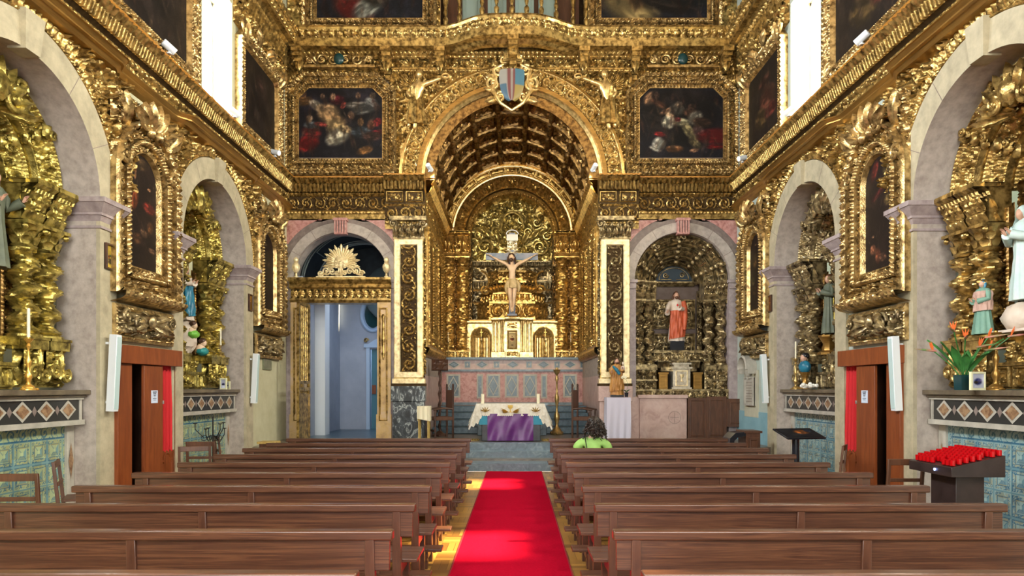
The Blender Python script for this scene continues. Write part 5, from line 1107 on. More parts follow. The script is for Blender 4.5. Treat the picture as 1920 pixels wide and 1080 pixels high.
# altar with cloths
AY = 14.75; t = thing('altar', 'altar under white lace cloth with purple frontal before the steps', 'altar', (-.03, AY, .494))
g = G(); box(g, -.63, .66, .03, .75, 0, .74); box(g, -.7, .72, 0, .78, .74, .8); g.build('block', noisy('near_black_marble', [(.4, (.01, .012, .015, 1)), (.7, (.035, .045, .05, 1))], 7, .3), t, bev=.01)
tc = G(); nx, nt = 120, 34
U, V = np.meshgrid(np.linspace(-1, 1, nx), np.linspace(0, 1, nt), indexing='ij')
x = U*.75; zt = .815; drop = .25; 
Z = zt-V*drop+np.where(V > .93, -.022*np.abs(((x*22) % 1)*2-1), 0); Y = -.02-.012*V*np.cos(x*26)-.015*V
sheet(tc, np.stack([x, Y, Z], -1)); box(tc, -.75, .75, -.02, .8, .8, .816)
for q in (-1, 1):                                           # side falls flaring outward
    Yg, V2 = np.meshgrid(np.linspace(-.03, .8, 40), np.linspace(0, 1, 24), indexing='ij')
    X2 = q*(.75+V2*(.16+.03*np.sin(Yg*24))); Z2 = .816-V2*(.46+.05*np.sin(Yg*17))
    sheet(tc, np.stack([X2, Yg, Z2], -1))
    A, V2 = np.meshgrid(np.linspace(0, 1, 16), np.linspace(0, 1, 24), indexing='ij')
    X3 = q*(.68+.07*(1-A)+A*0+V2*(.0+.17*(1-A)))-q*.06*A*V2; Z3 = .816-V2*(.25+.3*(1-A)**.5+.03*np.sin(A*20)); sheet(tc, np.stack([X3, -.03-.03*V2*np.sin(A*9), Z3], -1))
cl = tc.build('altar_cloth', noisy('white_altar_linen', [(.3, (.66, .62, .5, 1)), (.7, (.86, .84, .75, 1))], 18, .85, bump=.2, bscale=90), t)
g = G()                                                      # embroidery: chalice with wheat
lathe(g, [(.05, 0), (.012, .02), (.012, .07), (.05, .1), (.055, .16)], (0, -.045, .63), 16, sy=.1)
for q in (-1, 1):
    for j in range(4): a = q*(1.1+.2*j); acanth(g, q*.05, .64, .19-.02*j, .03, a, -.05, 0, .004)
    for x in (.55,): 
        for j in range(5): acanth(g, q*x, .64+.0*j, .13, .025, (j-2)*.55, -.05, 0, .004)
g.build('gold_embroidery', noisy('gold_thread', [(.3, (.55, .35, .05, 1)), (.7, (.75, .52, .1, 1))], 20, .5), cl)
g = G(); U, V = np.meshgrid(np.linspace(0, 1, 90), np.linspace(0, 1, 30), indexing='ij')
sheet(g, np.stack([-.5+U*1.0, -.03-.007*np.sin(U*27+V*2.5)*V**.6-.014*np.sin(U*11+V*5)-.03*V, .6-.585*V], -1)); g.build('purple_frontal', PURPLE, t, label='purple satin frontal hanging in folds')
g = G(); box(g, -.68, -.5, -.022, -.01, .36, .62); box(g, .5, .7, -.022, -.01, .36, .62); g.build('blue_underlay', plain('turquoise_cloth', (.03, .28, .42, 1), .6), t, label='turquoise cloth strips')
for q in (-1, 1):
    t = thing('pillar_candle', 'short thick ivory candle on the altar, %s end' % ('left' if q < 0 else 'right'), 'candle', (-.03+q*.62, AY+.3, 1.311), 0, 'candles on the altar')
    g = G(); lathe(g, [(.038, 0), (.038, .21), (.03, .216), (.01, .208)], n=18); g.build('wax', WAX, t); g = G(); tube(g, [(0, 0, .205), (0, .002, .225)], .003, 5); g.build('wick', IRON, t)
for q in (-1, 1):
    g = G()
    for j in range(9): box(g, -.24+j*.055, -.215+j*.055, 0, .42, .006, .018)
    box(g, -.27, .27, -.02, .44, 0, .006)
    tag(g.build('floor_mat', noisy('straw_mat', [(.3, (.4, .26, .06, 1)), (.7, (.62, .45, .15, 1))], 12, .7)), 'small yellow slatted mat on chancel floor %s of the altar' % ('left' if q < 0 else 'right'), 'mat', 'slatted mats beside the altar', (-.03+q*.97, AY+.2, .49))
# ---------------------------------------------------------------- left bay doorway
g = G()
for q in (-1, 1):
    a, b = sorted((q*.84, q*1.15)); box(g, a, b, -.12, .3, .49, 3.62)
    mould(g, [(q*.98-.1, .9), (q*.98-.1, 3.5), (q*.98+.1, 3.5), (q*.98+.1, .9)], [(0, .02), (.02, .03), (.02, .005)], closed=True, y0=-.12, m=1)
    lathe(g, [(.02, 3.35), (.05, 3.3), (.03, 3.2), (.045, 2.7), (.02, 2.5), (.05, 2.45), (.01, 2.3)], (q*.98, -.12, 0), 12, sy=.4, m=1)
    box(g, a-.02, b+.02, -.14, .3, .49, 1.05)
o = struct(g.build('door_1', [noisy('worn_pinkish_gilding', [(.3, (.42, .27, .13, 1)), (.5, (.62, .42, .18, 1)), (.75, (.6, .45, .34, 1))], 5, .45, .3), GOLD]), (-BC, D, 0), 0, 'gilded door surround')
g = G(); box(g, -1.15, 1.15, -.1, .3, 3.62, 4.1)
mould(g, [(-1.17, 4.18), (1.17, 4.18)], [(0, .16), (.05, .16), (.09, .06), (.08, .1), (.03, .04)], y0=-.08); relief(g, -1.15, 1.15, 3.72, 3.92, lambda s, v, w: np.clip(1-np.hypot(((s/.16) % 1-.5)*2, (v/w-.5)*2), 0, 1)*(.6+.4*np.cos(6*np.arctan2(v/w-.5, (s/.16) % 1-.5))), .05, -.1, .01)
mould(g, [(-1.16, 3.72), (1.16, 3.72)], [(0, .05), (.05, .05), (.06, .01)], y0=-.1); struct(g.build('trim_30', GOLD), (-BC, D, 0), 0, 'gilded lintel over the doorway')
t = thing('sunburst_ornament', 'gilded sunburst ornament standing on the lintel of the left doorway', 'ornament', (-BC, D-.06, 4.18))
g = G()
for j in range(23):
    a = radians(-22+j*10.2); L = .44 if j % 2 else .36; w_ = .028
    d = np.array([cos(a), sin(a)]); n_ = np.array([-sin(a), cos(a)]); c = np.array([0, .36]); p = [c+d*.14-n_*w_*.6, c+d*L*.85-n_*w_, c+d*L, c+d*L*.85+n_*w_, c+d*.14+n_*w_*.6]
    g.add([(x_, -.02, z_) for x_, z_ in p]+[(x_, .02, z_) for x_, z_ in p]+[(c[0]+d[0]*L*.6, -.05, c[1]+d[1]*L*.6)], [[0, 1, 10], [1, 2, 10], [2, 3, 10], [3, 4, 10], [4, 0, 10]]); g.add([(x_, .02, z_) for x_, z_ in p], [[0, 1, 2, 3, 4]])
g.build('rays', GOLDP, t)
g = G(); ell(g, (0, -.03, .36), (.17, .07, .15), nu=20, nv=12, fn=lambda D_: 1+.12*np.sin(D_[..., 0]*14)*np.sin(D_[..., 2]*11)); relief(g, -.12, .12, .22, .4, curls(.08, 3), .03, -.09, .01); g.build('cloud_boss', GOLDP, t)
g = G(); box(g, -.56, .56, -.08, .06, 0, .04)
for q in (-1, 1):
    for x, r, z in ((.47, .07, .11), (.34, .1, .17), (.2, .08, .16), (.09, .06, .12)): scroll(g, (q*x, z), r, 1.5, q, 0, .022, -.02)
    tube(g, [(q*.5, -.02, .06), (q*.36, -.03, .1), (q*.22, -.03, .24), (q*.1, -.03, .28)], .022, 7)
acanth(g, 0, .04, .25, .16, 0, -.04, 0, .05); g.build('scroll_base', GOLDP, t)
for q, nm in ((-1, 'left'), (1, 'right')):
    t = thing('gilded_urn', 'small gilded flower urn at %s end of the doorway lintel' % nm, 'urn', (-BC+q*1.04, D-.06, 4.18), 0, 'urns on the doorway lintel')
    g = G(); lathe(g, [(.06, 0), (.06, .03), (.03, .06), (.025, .12), (.07, .18), (.09, .26), (.075, .32), (.05, .34), (.06, .36)], n=16, fn=lambda R, T, Z: R*(1+.06*np.cos(T*8)*(Z > .15))); g.build('vase', GOLDP, t)
    g = G(); ell(g, (0, 0, .42), (.06, .06, .07), nu=10, nv=8, fn=lambda D_: 1+.2*np.sin(D_[..., 0]*9)*np.sin(D_[..., 2]*9)); g.build('flowers', GOLDP, t)
# open lattice gate
t = thing('lattice_gate', 'gilded lattice gate leaf standing open at left of the doorway', 'gate', (-BC-.72, D-.16, .5), R90-.06)
g = G()
for x in (0, .62): box(g, x-.03, x+.03, -.03, .03, 0, 3.05)
for z in (0, .95, 1.1, 1.25, 3.0): box(g, 0, .62, -.028, .028, z, z+.07)
g.build('gate_frame', GOLD, t)
g = G(); relief(g, .05, .57, .1, .93, curls(.16, 3), .03, -.0, .012); relief(g, .05, .57, 1.03, 1.09, beads(.05), .02, 0, .012); box(g, .03, .6, 0, .02, .06, 1.0); g.build('gate_panel', GOLD, t)
for x in np.linspace(.1, .52, 5):
    g = G(); lathe(g, [(.012 if i % 2 else .026, 1.3+i*.1) for i in range(18)], (x, 0, 0), 8); g.build('spindle', GOLD, t)
# vestibule contents
t = thing('oval_window', 'oval window with pale blue frame high on the vestibule wall', 'window', (-3.92, 19.0, 3.72))
g = G(); a = np.linspace(0, -2*pi, 49)[:-1]; mould(g, np.stack([.36*np.cos(a+pi), .5*np.sin(a+pi)], 1), [(0, .04), (.03, .06), (.05, .03), (.03, .05), (.02, .0)], closed=True, ds=.05, m=0); g.build('frame', plain('pale_blue_paint', (.42, .55, .72, 1), .5), t)
g = G(); g.add([(0, -.005, 0)]+[(.25*cos(q), -.005, .38*sin(q)) for q in a], [[0, i+1, (i+1) % 48+1] for i in range(48)]); g.build('pane', GLASSD, t)
t = thing('inner_doorway', 'blue doorway with scrolled pediment and gold swag in the vestibule', 'doorway', (-3.6, 19.0, .49))
LB = bpy.data.materials['pale_blue_paint']
g = G(); box(g, -.5, -.4, -.06, .1, 0, 2.3); box(g, .62, .72, -.06, .1, 0, 2.3); box(g, -.56, .8, -.09, .1, 2.3, 2.4)
P = [(-.45, 2.4), (-.3, 2.5), (-.1, 2.6), (0, 2.8), (.02, 3.1), (.7, 3.1), (.7, 2.4)]; g.add([(x_, -.05, z_) for x_, z_ in P], [list(range(7))]); box(g, -.05, .75, -.12, .02, 3.1, 3.17); g.build('surround', LB, t)
g = G(); tube(g, [(.25+.14*cos(a_)-.12, -.08, 2.95+.14*sin(a_)-.02) for a_ in np.linspace(pi, 2*pi, 10)], .03, 7); tube(g, [(.53+.14*cos(a_)-.12, -.08, 2.95+.14*sin(a_)-.02) for a_ in np.linspace(pi, 2*pi, 10)], .03, 7)
for x in (0, .27, .55): tube(g, [(x, -.08, 2.97), (x, -.08, 2.75 if x != .27 else 2.6)], [.04, .02], 7)
scroll(g, (-.5, 2.5), .07, 1.4, 1, 0, .02, -.06); g.build('gold_swag', GOLD, t)
g = G(); box(g, -.38, -.1, .1, .14, 0, 2.28); g.build('door_leaf', plain('teal_door_paint', (.06, .2, .26, 1), .5), t)
g = G(); box(g, -.36, -.25, .06, .1, 1.0, 1.25); g.build('lock_plate', WOODR, t)
t = thing('folded_ironing_board', 'white folded ironing board or stand leaning beyond the inner blue door', 'ironing board', (-3.3, 19.75, .5))
g = G(); box(g, -.16, .16, -.02, .02, .12, 1.3); g.build('board', WHITE, t, bev=.01)
for q in (-1, 1): g = G(); tube(g, [(q*.2, -.04, 0), (q*.14, .02, 1.35)], .012, 6); g.build('leg', IRON, t)
# ---------------------------------------------------------------- arms, angels, balustrade, spotlights
t = thing('coat_of_arms', 'coat of arms cartouche with crown at the top of the chancel arch', 'coat of arms', (0, D-.18, 8.58))
g = G()
for q in (-1, 1):
    for z, r, x in ((.3, .14, .32), (.0, .17, .42), (-.3, .13, .26), (.55, .1, .18)): scroll(g, (q*x, z), r, 1.5, q if z > 0 else -q, 1, .04, -.05, lift=.05)
    tube(g, [(q*.2, -.05, .45), (q*.42, -.1, .3), (q*.36, -.08, .05), (q*.44, -.1, -.15), (q*.25, -.08, -.45), (0, -.05, -.6)], [.03, .05, .04, .05, .04, .03], 8)
    for j in range(3): acanth(g, q*.3, .1-.2*j, .35, .2, q*(1.3+.3*j), .0, 0, .1)
g.build('cartouche', GOLDL, t)
g = G(); nu = 24; U, V = np.meshgrid(np.linspace(-1, 1, nu), np.linspace(0, 1, nu), indexing='ij'); wd = .29*np.sqrt(np.clip(1-V**3*.95, 0, 1)); X3 = U*wd; Z3 = .3-V*.72; col = np.ones(U.shape+(4,)); 
col[...] = (.05, .11, .16, 1); st = (np.floor((U+1)*4.5) % 2 == 0) & (U > -.45) & (U < .3); col[(U > -.45) & (U < .3)] = (.16, .05, .045, 1); col[st] = (.28, .24, .2, 1); col[(U >= .3) & (V < .5)] = (.06, .16, .22, 1); col[(U >= .3) & (V > .5)] = (.3, .22, .06, 1); col[(U <= -.45) & (V < .45)] = (.3, .28, .24, 1)
sheet(g, np.stack([X3, -.1-.08*(1-U**2), Z3], -1), c=col); g.build('shield', MULTI, t)
g = G()
for j in range(9): a = radians(-60+j*15); tube(g, [(.17*sin(a), -.1, .42+.1), (.2*sin(a), -.12, .66), (.1*sin(a), -.12, .78)], [.03, .035, .02], 6)
tube(g, [(.2*cos(a), -.1+.08*sin(a), .5) for a in np.linspace(0, 2*pi, 20)], .03, 7); ell(g, (0, -.12, .84), (.05, .05, .06)); g.build('crown', GOLD, t)
for q, nm in ((-1, 'left'), (1, 'right')):
    t = thing('angel_relief', 'gilded winged angel in the spandrel %s of the chancel arch, arm raised' % nm, 'angel', (q*2.17, D-.12, 7.86), 0, 'angels in the spandrels')
    J = {'pel': (.0, -.05, .35, .09), 'chest': (.03*-q, -.08, .62, .11), 'neck': (-.04*q, -.08, .8, .045), 'hd': (-.05*q, -.09, .87, .04), 's1': (-q*.14, -.08, .72, .055), 'e1': (-q*.34, -.1, .78, .04), 'w1': (-q*.55, -.1, .86, .03), 's2': (q*.1, -.06, .7, .055), 'e2': (q*.22, -.06, .55, .04), 'w2': (q*.12, -.1, .42, .03), 'h1': (q*.06, -.05, .3, .08), 'k1': (q*.12, -.08, .02, .055), 'a1': (q*.2, -.04, -.25, .035), 'h2': (q*.0, -.05, .3, .08), 'k2': (q*.0, -.1, .0, .055), 'a2': (q*.06, -.06, -.3, .035)}
    E = [('pel', 'chest'), ('chest', 'neck'), ('neck', 'hd'), ('chest', 's1'), ('s1', 'e1'), ('e1', 'w1'), ('chest', 's2'), ('s2', 'e2'), ('e2', 'w2'), ('pel', 'h1'), ('h1', 'k1'), ('k1', 'a1'), ('pel', 'h2'), ('h2', 'k2'), ('k2', 'a2')]
    J = {k: v[:3]+(v[3]*1.25,) for k, v in J.items()}; bd = skinned('body', J, E, GOLDL, t)
    g = G(); head(g, (-q*.06, -.12, .94), .09, -q*.5, 0, mh=0); hand(g, (-q*.55, -.1, .86), (-q, 0, .3), .05, 0, .4, q); g.build('head', GOLDL, bd)
    g = G(); robe(g, [(.22, -.18), (.19, .05), (.16, .3), (.13, .45), (.16, .66)], (q*.03, -.05, 0), 8, .16, 30, sy=.7); g.build('tunic', GOLD, bd)
    for w_ in (0, 1):
        g = G()
        for j in range(7): acanth(g, q*(.1-.12*w_), .66, .5-.03*j, .1, q*(.5-w_*.4+.17*j), .03, 0, .05)
        g.build('wing', GOLD, bd)
    g = G(); tube(g, [(-q*.66+.08*cos(a), -.12, .9+.05*sin(a)) for a in np.linspace(0, 2*pi, 14)], .02, 6); g.build('wreath', GOLDL, bd)
t = thing('balcony_balustrade', 'gilded balustrade of turned spindles on the central balcony at top', 'balustrade', (0, D-.3, 9.82))
for i, px in enumerate((835, 862, 905, 932, 960, 987, 1014, 1042, 1075, 1100)):
    u = X_(px)*.98; yb = -float(bump(np.array([5.2+u]))[()])+.12; g = G()
    lathe(g, [(.05, 0), (.05, .06), (.03, .08), (.055, .18), (.06, .24), (.025, .3), (.05, .4), (.028, .5), (.06, .62), (.06, .7), (.025, .78), (.05, .9), (.03, 1.0), (.05, 1.1)], (u, yb, 0), 12); g.build('spindle', GOLD, t)
g = G(); mould(g, [(-1.75, .02), (1.75, .02)], [(0, .1), (.06, .12), (0, 0)], hf=lambda s: .5*np.exp(-((s-1.75)/1.15)**4)-.05, ds=.05); tube(g, [(x, -.5*exp_ if 0 else -.5*math.exp(-(x/1.15)**4)+.12, 1.12) for x in np.linspace(-1.75, 1.75, 30)], .05, 8); g.build('rail', PLAING, t)
t = thing('organ_case', 'pale green and wooden panelled organ case behind the balcony spindles', 'organ case', (0, D+.35, 9.8))
g = G(); box(g, -1.6, 1.6, .1, .5, 0, 2.2); g.build('case', WOODM, t)
for x in (-.95, -.35, .3, .85):
    g = G(); wpanel(g, x-.22, x+.22, .05, 1.9, .02, 0, .06); g.build('panel', plain('grey_green_paint', (.3, .38, .33, 1), .5) if 'grey_green_paint' not in bpy.data.materials else bpy.data.materials['grey_green_paint'], t)
def spot(label, loc, aim, e=30, col=(1, .9, .7)):
    t = thing('spotlight', label, 'spotlight', loc, 0, 'white spotlights on the cornices')
    from mathutils import Vector
    d = (Vector(aim)-Vector(loc)).normalized(); q = d.to_track_quat('Z', 'Y').to_euler()
    g = G(); lathe(g, [(.045, -.1), (.055, -.09), (.055, .1), (.05, .1), (.045, .08), (.0, .08)], n=18); o = g.build('lamp_head', WHITE, t); o.rotation_euler = q; o.location = (0, 0, .1)
    g = G(); lathe(g, [(.045, .085), (0, .086)], n=14); l = g.build('lens', plain('lit_lens', (1, .9, .7, 1), .3, em=(1, .88, .6, 1), es=6) if 'lit_lens' not in bpy.data.materials else bpy.data.materials['lit_lens'], o)
    g = G(); tube(g, [(0, 0, 0), (0, 0, .06)], .012, 6); lathe(g, [(.035, 0), (.035, .015), (0, .015)], n=12); g.build('bracket', WHITE, t)
    if e: L = lamp('spotlight_beam', 'SPOT', Vector(loc)+Vector((0, 0, .1))+d*.12, e, col, aim=aim, spot_size=radians(75), spot_blend=.6, shadow_soft_size=.05)
for (s, px, py, xx, y, nm, aim) in ((-1, 317, 90, 4.97, 0, 'on left cornice below the nearer dark painting', (-1, 14, 3)), (-1, 440, 211, 4.97, 0, 'on left cornice at the bright window corner', (0, 16, 3)), (-1, 516, 288, 4.97, 0, 'on left cornice close to the front wall', (4, 12, 4)),
                             (1, 1616, 78, 4.97, 0, 'on right cornice below the nearer dark painting', (1, 14, 3)), (1, 1480, 212, 4.97, 0, 'on right cornice under the bright window', (0, 16, 3)), (1, 1392, 302, 4.97, 0, 'on right cornice close to the front wall', (-4, 12, 4))):
    Y = 1265*(xx-.04*s)/abs(px-963); spot('white spotlight '+nm, (s*xx, Y, 6.51), aim, 45)
spot('lit white spotlight on left pier cornice at chancel arch', (-1.85, D-.45, 6.51), (.0, 20, 4.2), 170, (1, .8, .5)); spot('white spotlight on right pier cornice at chancel arch', (1.85, D-.45, 6.51), (0, 20, 3.8), 170, (1, .8, .5))
# ---------------------------------------------------------------- wooden panels below the chapel altarpiece
t = thing('wooden_screen', 'brown wooden panelled screen right of the pink stone altar front', 'screen', (BC, D-.12, .49))
g = G(); wpanel(g, .1, .52, 0, .94, -.02, 0); wpanel(g, .52, .98, 0, .97, -.05, 0, .07); g.build('panel', [WOODM], t, bev=.004)
g = G(); wpanel(g, .98, 1.4, .28, .92, -.08, 0, .07); g.build('raised_panel', [WOODM], t, bev=.004)
t = thing('prayer_desk', 'small wooden cabinet with black curved side near right wall at the front', 'cabinet', (4.45, 13.0, 0))
g = G(); box(g, -.0, .27, -.2, .25, 0, .8); box(g, -.03, .3, -.23, .28, .8, .84); wpanel(g, .03, .24, .1, .72, -.23, 0, .03); g.build('body', [WOODM], t, bev=.004)
g = G(); pts = [(-.32, .45), (-.3, .7), (-.2, .8), (0, .82), (0, .74), (-.15, .72), (-.22, .65), (-.24, .45)]
g.add([(x, -.2, z) for x, z in pts]+[(x, .25, z) for x, z in pts], [[i, (i+1) % 8, (i+1) % 8+8, i+8] for i in range(8)]); g.add([(x, -.2, z) for x, z in pts[:4]+pts[4:]], [list(range(8))]); g.build('curved_side', BLACKP, t); g = G(); box(g, -.3, 0, -.15, .2, 0, .1); g.build('foot_board', BLACKP, t)
# ---------------------------------------------------------------- red carpet runner
g = G(); nx, ny = 24, 60; U, V = np.meshgrid(np.linspace(0, 1, nx), np.linspace(0, 1, ny), indexing='ij')
xl = -.56+(.06)*V; xr = .54+.06*V; Y = .8+V*12.56
sheet(g, np.stack([xl+(xr-xl)*U, Y, .008+.002*np.sin(Y*3)*np.cos(U*5)], -1)); h_ = G()
o = g.build('carpet_runner', CARPET); tag(o, 'long bright red carpet runner down the centre aisle', 'carpet')
for q in (0, 1):
    g = G(); sheet(g, np.stack([np.stack([(xl if q == 0 else xr)[0]+k*(1-2*q), Y[0], np.full(ny, z)], 1) for k, z in ((-.002, .0), (.0, .0125), (.012, .0125), (.014, .01))])); g.build('hem', plain('dark_red_edging', (.25, .003, .01, 1), .9) if not q else bpy.data.materials['dark_red_edging'], o)
# ---------------------------------------------------------------- pews
def make_pew(name, label, s, loc):
    t = thing(name, label, 'pew', loc, 0, 'pews left of the aisle' if s < 0 else 'pews right of the aisle')
    x0, x1 = (-3.58, -.64) if s < 0 else (.6, 3.45); L = x1-x0
    def part(nm, *bs, mat=WOOD, bev=.004, par=t):
        g = G()
        for b in bs: box(g, *b)
        return g.build(nm, mat, par, bev=bev)
    part('top_rail', (x0-.0, x1+.0, -.04, .035, .795, .85), bev=.009)
    part('back_panel', (x0+.02, x1-.02, -.012, .012, .62, .797))
    part('lower_back_board', (x0+.25, x1-.25, .0, .02, .36, .5))
    xs = [x0+.13, (x0+x1)/2, x1-.13]
    for i, x in enumerate(xs):
        g = G(); hexa(g, [(x-.035, .0, 0), (x+.035, .0, 0), (x+.035, .08, 0), (x-.035, .08, 0)], [(x-.026, -.035, .8), (x+.026, -.035, .8), (x+.026, .01, .8), (x-.026, .01, .8)]); g.build('back_post', WOODE, t, bev=.004)
        part('front_leg', (x-.03, x+.03, .34, .4, 0, .42), mat=WOODE)
        part('side_brace', (x-.02, x+.02, .05, .36, .34, .42), mat=WOODE)
        part('kneeler_bracket', (x-.025, x+.025, -.3, .02, .08, .14), mat=WOODE); part('kneeler_foot', (x-.025, x+.025, -.27, -.2, 0, .1), mat=WOODE)
    part('seat', (x0+.0, x1-.0+(.0), .07, .27, .42, .45), (x0, x1, .275, .44, .42, .45), bev=.006)
    part('kneeler', (x0-.03 if s > 0 else x0+.1, x1+.03 if s < 0 else x1-.1, -.33, -.17, .17, .2), bev=.006); part('kneeler_beam', (x0+.1, x1-.1, -.28, -.22, .1, .17))
    return t
ORD = ['foremost cropped', 'second nearest', 'third nearest', 'fourth nearest', 'fifth nearest', 'sixth nearest', 'seventh nearest', 'eighth nearest', 'ninth nearest', 'last, closest to the steps,']
YS = [2.95+.868*i for i in range(10)]
for s in (-1, 1):
    sd = 'left' if s < 0 else 'right'
    proto = make_pew('pew', 'dark wooden pew, cropped at the bottom edge, nearest row %s of the red carpet' % sd, s, (0, YS[0], 0))
    for i in range(1, 10):
        lb = ('dark wooden pew %s of the red carpet, %s row from the viewer' % (sd, ['', 'second', 'third', 'fourth', 'fifth', 'sixth', 'seventh', 'eighth', 'ninth', 'tenth'][i])) if i < 9 else 'dark wooden pew %s of the red carpet, row closest to the altar steps' % sd
        if s > 0 and i == 6: lb = 'dark wooden pew right of the carpet, one row behind the woman in green'
        if s > 0 and i == 7: lb = 'dark wooden pew right of the carpet on which the woman in green sits'
        dup(proto, (0, YS[i], 0), label=lb)
# ---------------------------------------------------------------- chairs
def make_chair(label, loc, rz, par=None):
    t = thing('wooden_chair', label, 'chair', loc, rz, 'plain wooden chairs along the side walls')
    for q in (-1, 1):
        g = G(); hexa(g, [(q*.19-.018, .17, 0), (q*.19+.018, .17, 0), (q*.19+.018, .21, 0), (q*.19-.018, .21, 0)], [(q*.19-.016, .26, .86), (q*.19+.016, .26, .86), (q*.19+.016, .29, .86), (q*.19-.016, .29, .86)]); g.build('back_leg', WOODM, t, bev=.004)
        g = G(); box(g, q*.19-.018, q*.19+.018, -.2, -.165, 0, .43); g.build('front_leg', WOODM, t, bev=.004)
    for nm, b in (('seat', (-.215, .215, -.22, .2, .43, .455)), ('top_rail', (-.18, .18, .255, .28, .79, .86)), ('back_slat', (-.18, .18, .225, .245, .6, .64)), ('stretcher', (-.18, .18, .17, .19, .25, .29)), ('seat_apron', (-.18, .18, -.2, -.18, .38, .43))):
        g = G(); box(g, *b); g.build(nm, WOODM, t, bev=.005)
    return t
C0 = make_chair('plain wooden chair at far left edge before the azulejo altar front', (-4.6, 6.5, 0), pi+.12)
for lb, loc, rz in (('plain wooden chair beside the nearest left stone pier, seen from its side', (-4.72, 7.5, 0), pi-1.1),
                    ('plain wooden chair directly right of the left confessional, nearer of the pair', (-4.4, 9.45, 0), pi+.35),
                    ('plain wooden chair right of the left confessional, farther of the pair', (-4.62, 10.25, 0), pi+.1),
                    ('plain wooden chair beside the far left pier, right of the black candelabrum', (-4.62, 11.25, 0), pi-1.0),
                    ('plain wooden chair half hidden behind the left of the votive candle stand', (4.42, 7.8, 0), pi),
                    ('plain wooden chair left of the right confessional, against the tiles', (4.4, 9.5, 0), pi+1.0),
                    ('plain wooden chair behind the tilted information board at far right pier', (4.5, 11.3, 0), pi+1.1)):
    dup(C0, loc, rz, lb)
# ---------------------------------------------------------------- confessionals
def confessional(s, Yc, label):
    t = thing('confessional', label, 'confessional', (s*W, Yc, 0), L90 if s < 0 else R90, 'confessionals in the side walls'); k = -s
    I = lambda a, b: sorted((k*a, k*b))
    def pb(nm, bs, mat=WOODR, bev=.004, par=t):
        g = G()
        for b in bs: x = I(b[0], b[1]); box(g, x[0], x[1], *b[2:])
        return g.build(nm, mat, par, bev=bev)
    pb('header', [(-.8, .8, -.16, .0, 1.98, 2.22)], bev=.006); pb('jamb', [(-.78, -.46, -.1, 0, 0, 1.98)]); pb('jamb', [(.77, .8, -.05, 0, 0, 1.98)])
    pb('inner_case', [(-.66, .79, .6, .64, 0, 2.15), (-.66, -.62, .02, .6, 0, 2.15), (.75, .79, .02, .6, 0, 2.15), (.26, .3, .02, .6, 0, 2.15), (-.62, .75, .02, .6, 2.1, 2.15)], WOODD)
    dr = pb('door', [(-.2, .3, -.12, -.08, .05, 1.97)]); 
    pb('inner_door', [(-.42, -.12, .28, .32, .02, 1.97), (-.42, -.36, .24, .28, 0, 1.97), (-.2, -.12, .24, .28, 0, 1.97), (-.42, -.12, .25, .28, 1.3, 1.45), (-.42, -.12, .25, .28, .65, .8)], WOODD)
    pb('knob', [(.285, .31, -.135, -.12, 1.42, 1.47)], SILVER, .003, dr)
    g = G(); a, b = I(-.02, .15); box(g, a, b, -.125, -.12, 1.44, 1.62, 0)
    for j, (wd, z) in enumerate(((.05, 1.59), (.04, 1.565), (.03, 1.545), (.025, 1.525), (.045, 1.5), (.035, 1.48))):
        m_ = (a+b)/2; box(g, m_-wd, m_+wd, -.127, -.124, z, z+(.012 if j < 2 else .006), 1)
    g.build('paper_notice', [plain('notice_paper', (.62, .7, .85, 1), .7) if 'notice_paper' not in bpy.data.materials else bpy.data.materials['notice_paper'], BLACKP], dr, label='pale printed notice')
    g = G(); x0, x1 = I(.3, .77); U, V = np.meshgrid(np.linspace(0, 1, 60), np.linspace(0, 1, 24), indexing='ij'); sheet(g, np.stack([x0+(x1-x0)*U, -.03-.03*np.sin(U*30+V*2)*(.5+.5*V), 1.98-V*1.28], -1)); g.build('red_curtain', REDC, t)
    hd = pb('half_door', [(.3, .77, -.05, -.02, .05, .72)]); g = G(); a, b = I(.38, .7); mould(g, [(a, .12), (a, .6)]+[tuple(p) for p in arc(((a+b)/2, .58), .12, pi, 0, 8)]+[(b, .6), (b, .12)], [(0, .015), (.02, .018), (.015, .0)], closed=True, y0=-.05, ds=1); g.build('door_moulding', WOODR, hd)
    return t
confessional(-1, 9.55, 'open reddish wooden confessional with red curtain in the left wall')
confessional(1, 9.62, 'open reddish wooden confessional with red curtain in the right wall')
# ---------------------------------------------------------------- column loudspeakers, plaques, small pictures
for s, Y, lb in ((-1, 8.6, 'beside left confessional'), (-1, 13.3, 'on left wall near the front bay'), (1, 8.87, 'beside right confessional'), (1, 13.5, 'on right wall near the marble plaque')):
    t = thing('column_loudspeaker', 'tall white column loudspeaker '+lb, 'loudspeaker', (s*W, Y, 1.36), L90 if s < 0 else R90, 'white column loudspeakers')
    g = G(); box(g, -.055, .055, -.17, -.07, 0, .98); o = g.build('cabinet', WHITE, t, bev=.006); o.rotation_euler = (.05, 0, 0)
    g = G(); box(g, -.045, .045, -.176, -.169, .03, .95); g.build('grille', SPEAKW, o)
    g = G()
    for z in (.1, .85): box(g, -.02, .02, -.09, -.0, z, z+.03)
    g.build('wall_bracket', WHITE, t)
def smallpic(s, Y, lb, blobs, bg, seed):
    t = thing('small_picture', 'small framed picture '+lb, 'picture', (s*W, Y, 3.17), L90 if s < 0 else R90, 'small pictures on the piers')
    g = G(); mould(g, [(-.1, 0), (-.1, .33), (.1, .33), (.1, 0)], [(0, .03), (.02, .035), (.005, .02)], closed=True, y0=-.052, ds=1); box(g, -.1, .1, -.06, -.052, 0, .33); g.build('frame', WOODD, t)
    paint(.16, .29, bg, blobs, seed, 14, SK+[(170, 60, 40), (70, 110, 60)], .006, -.062, z0=.02).build('image', CANVAS, t)
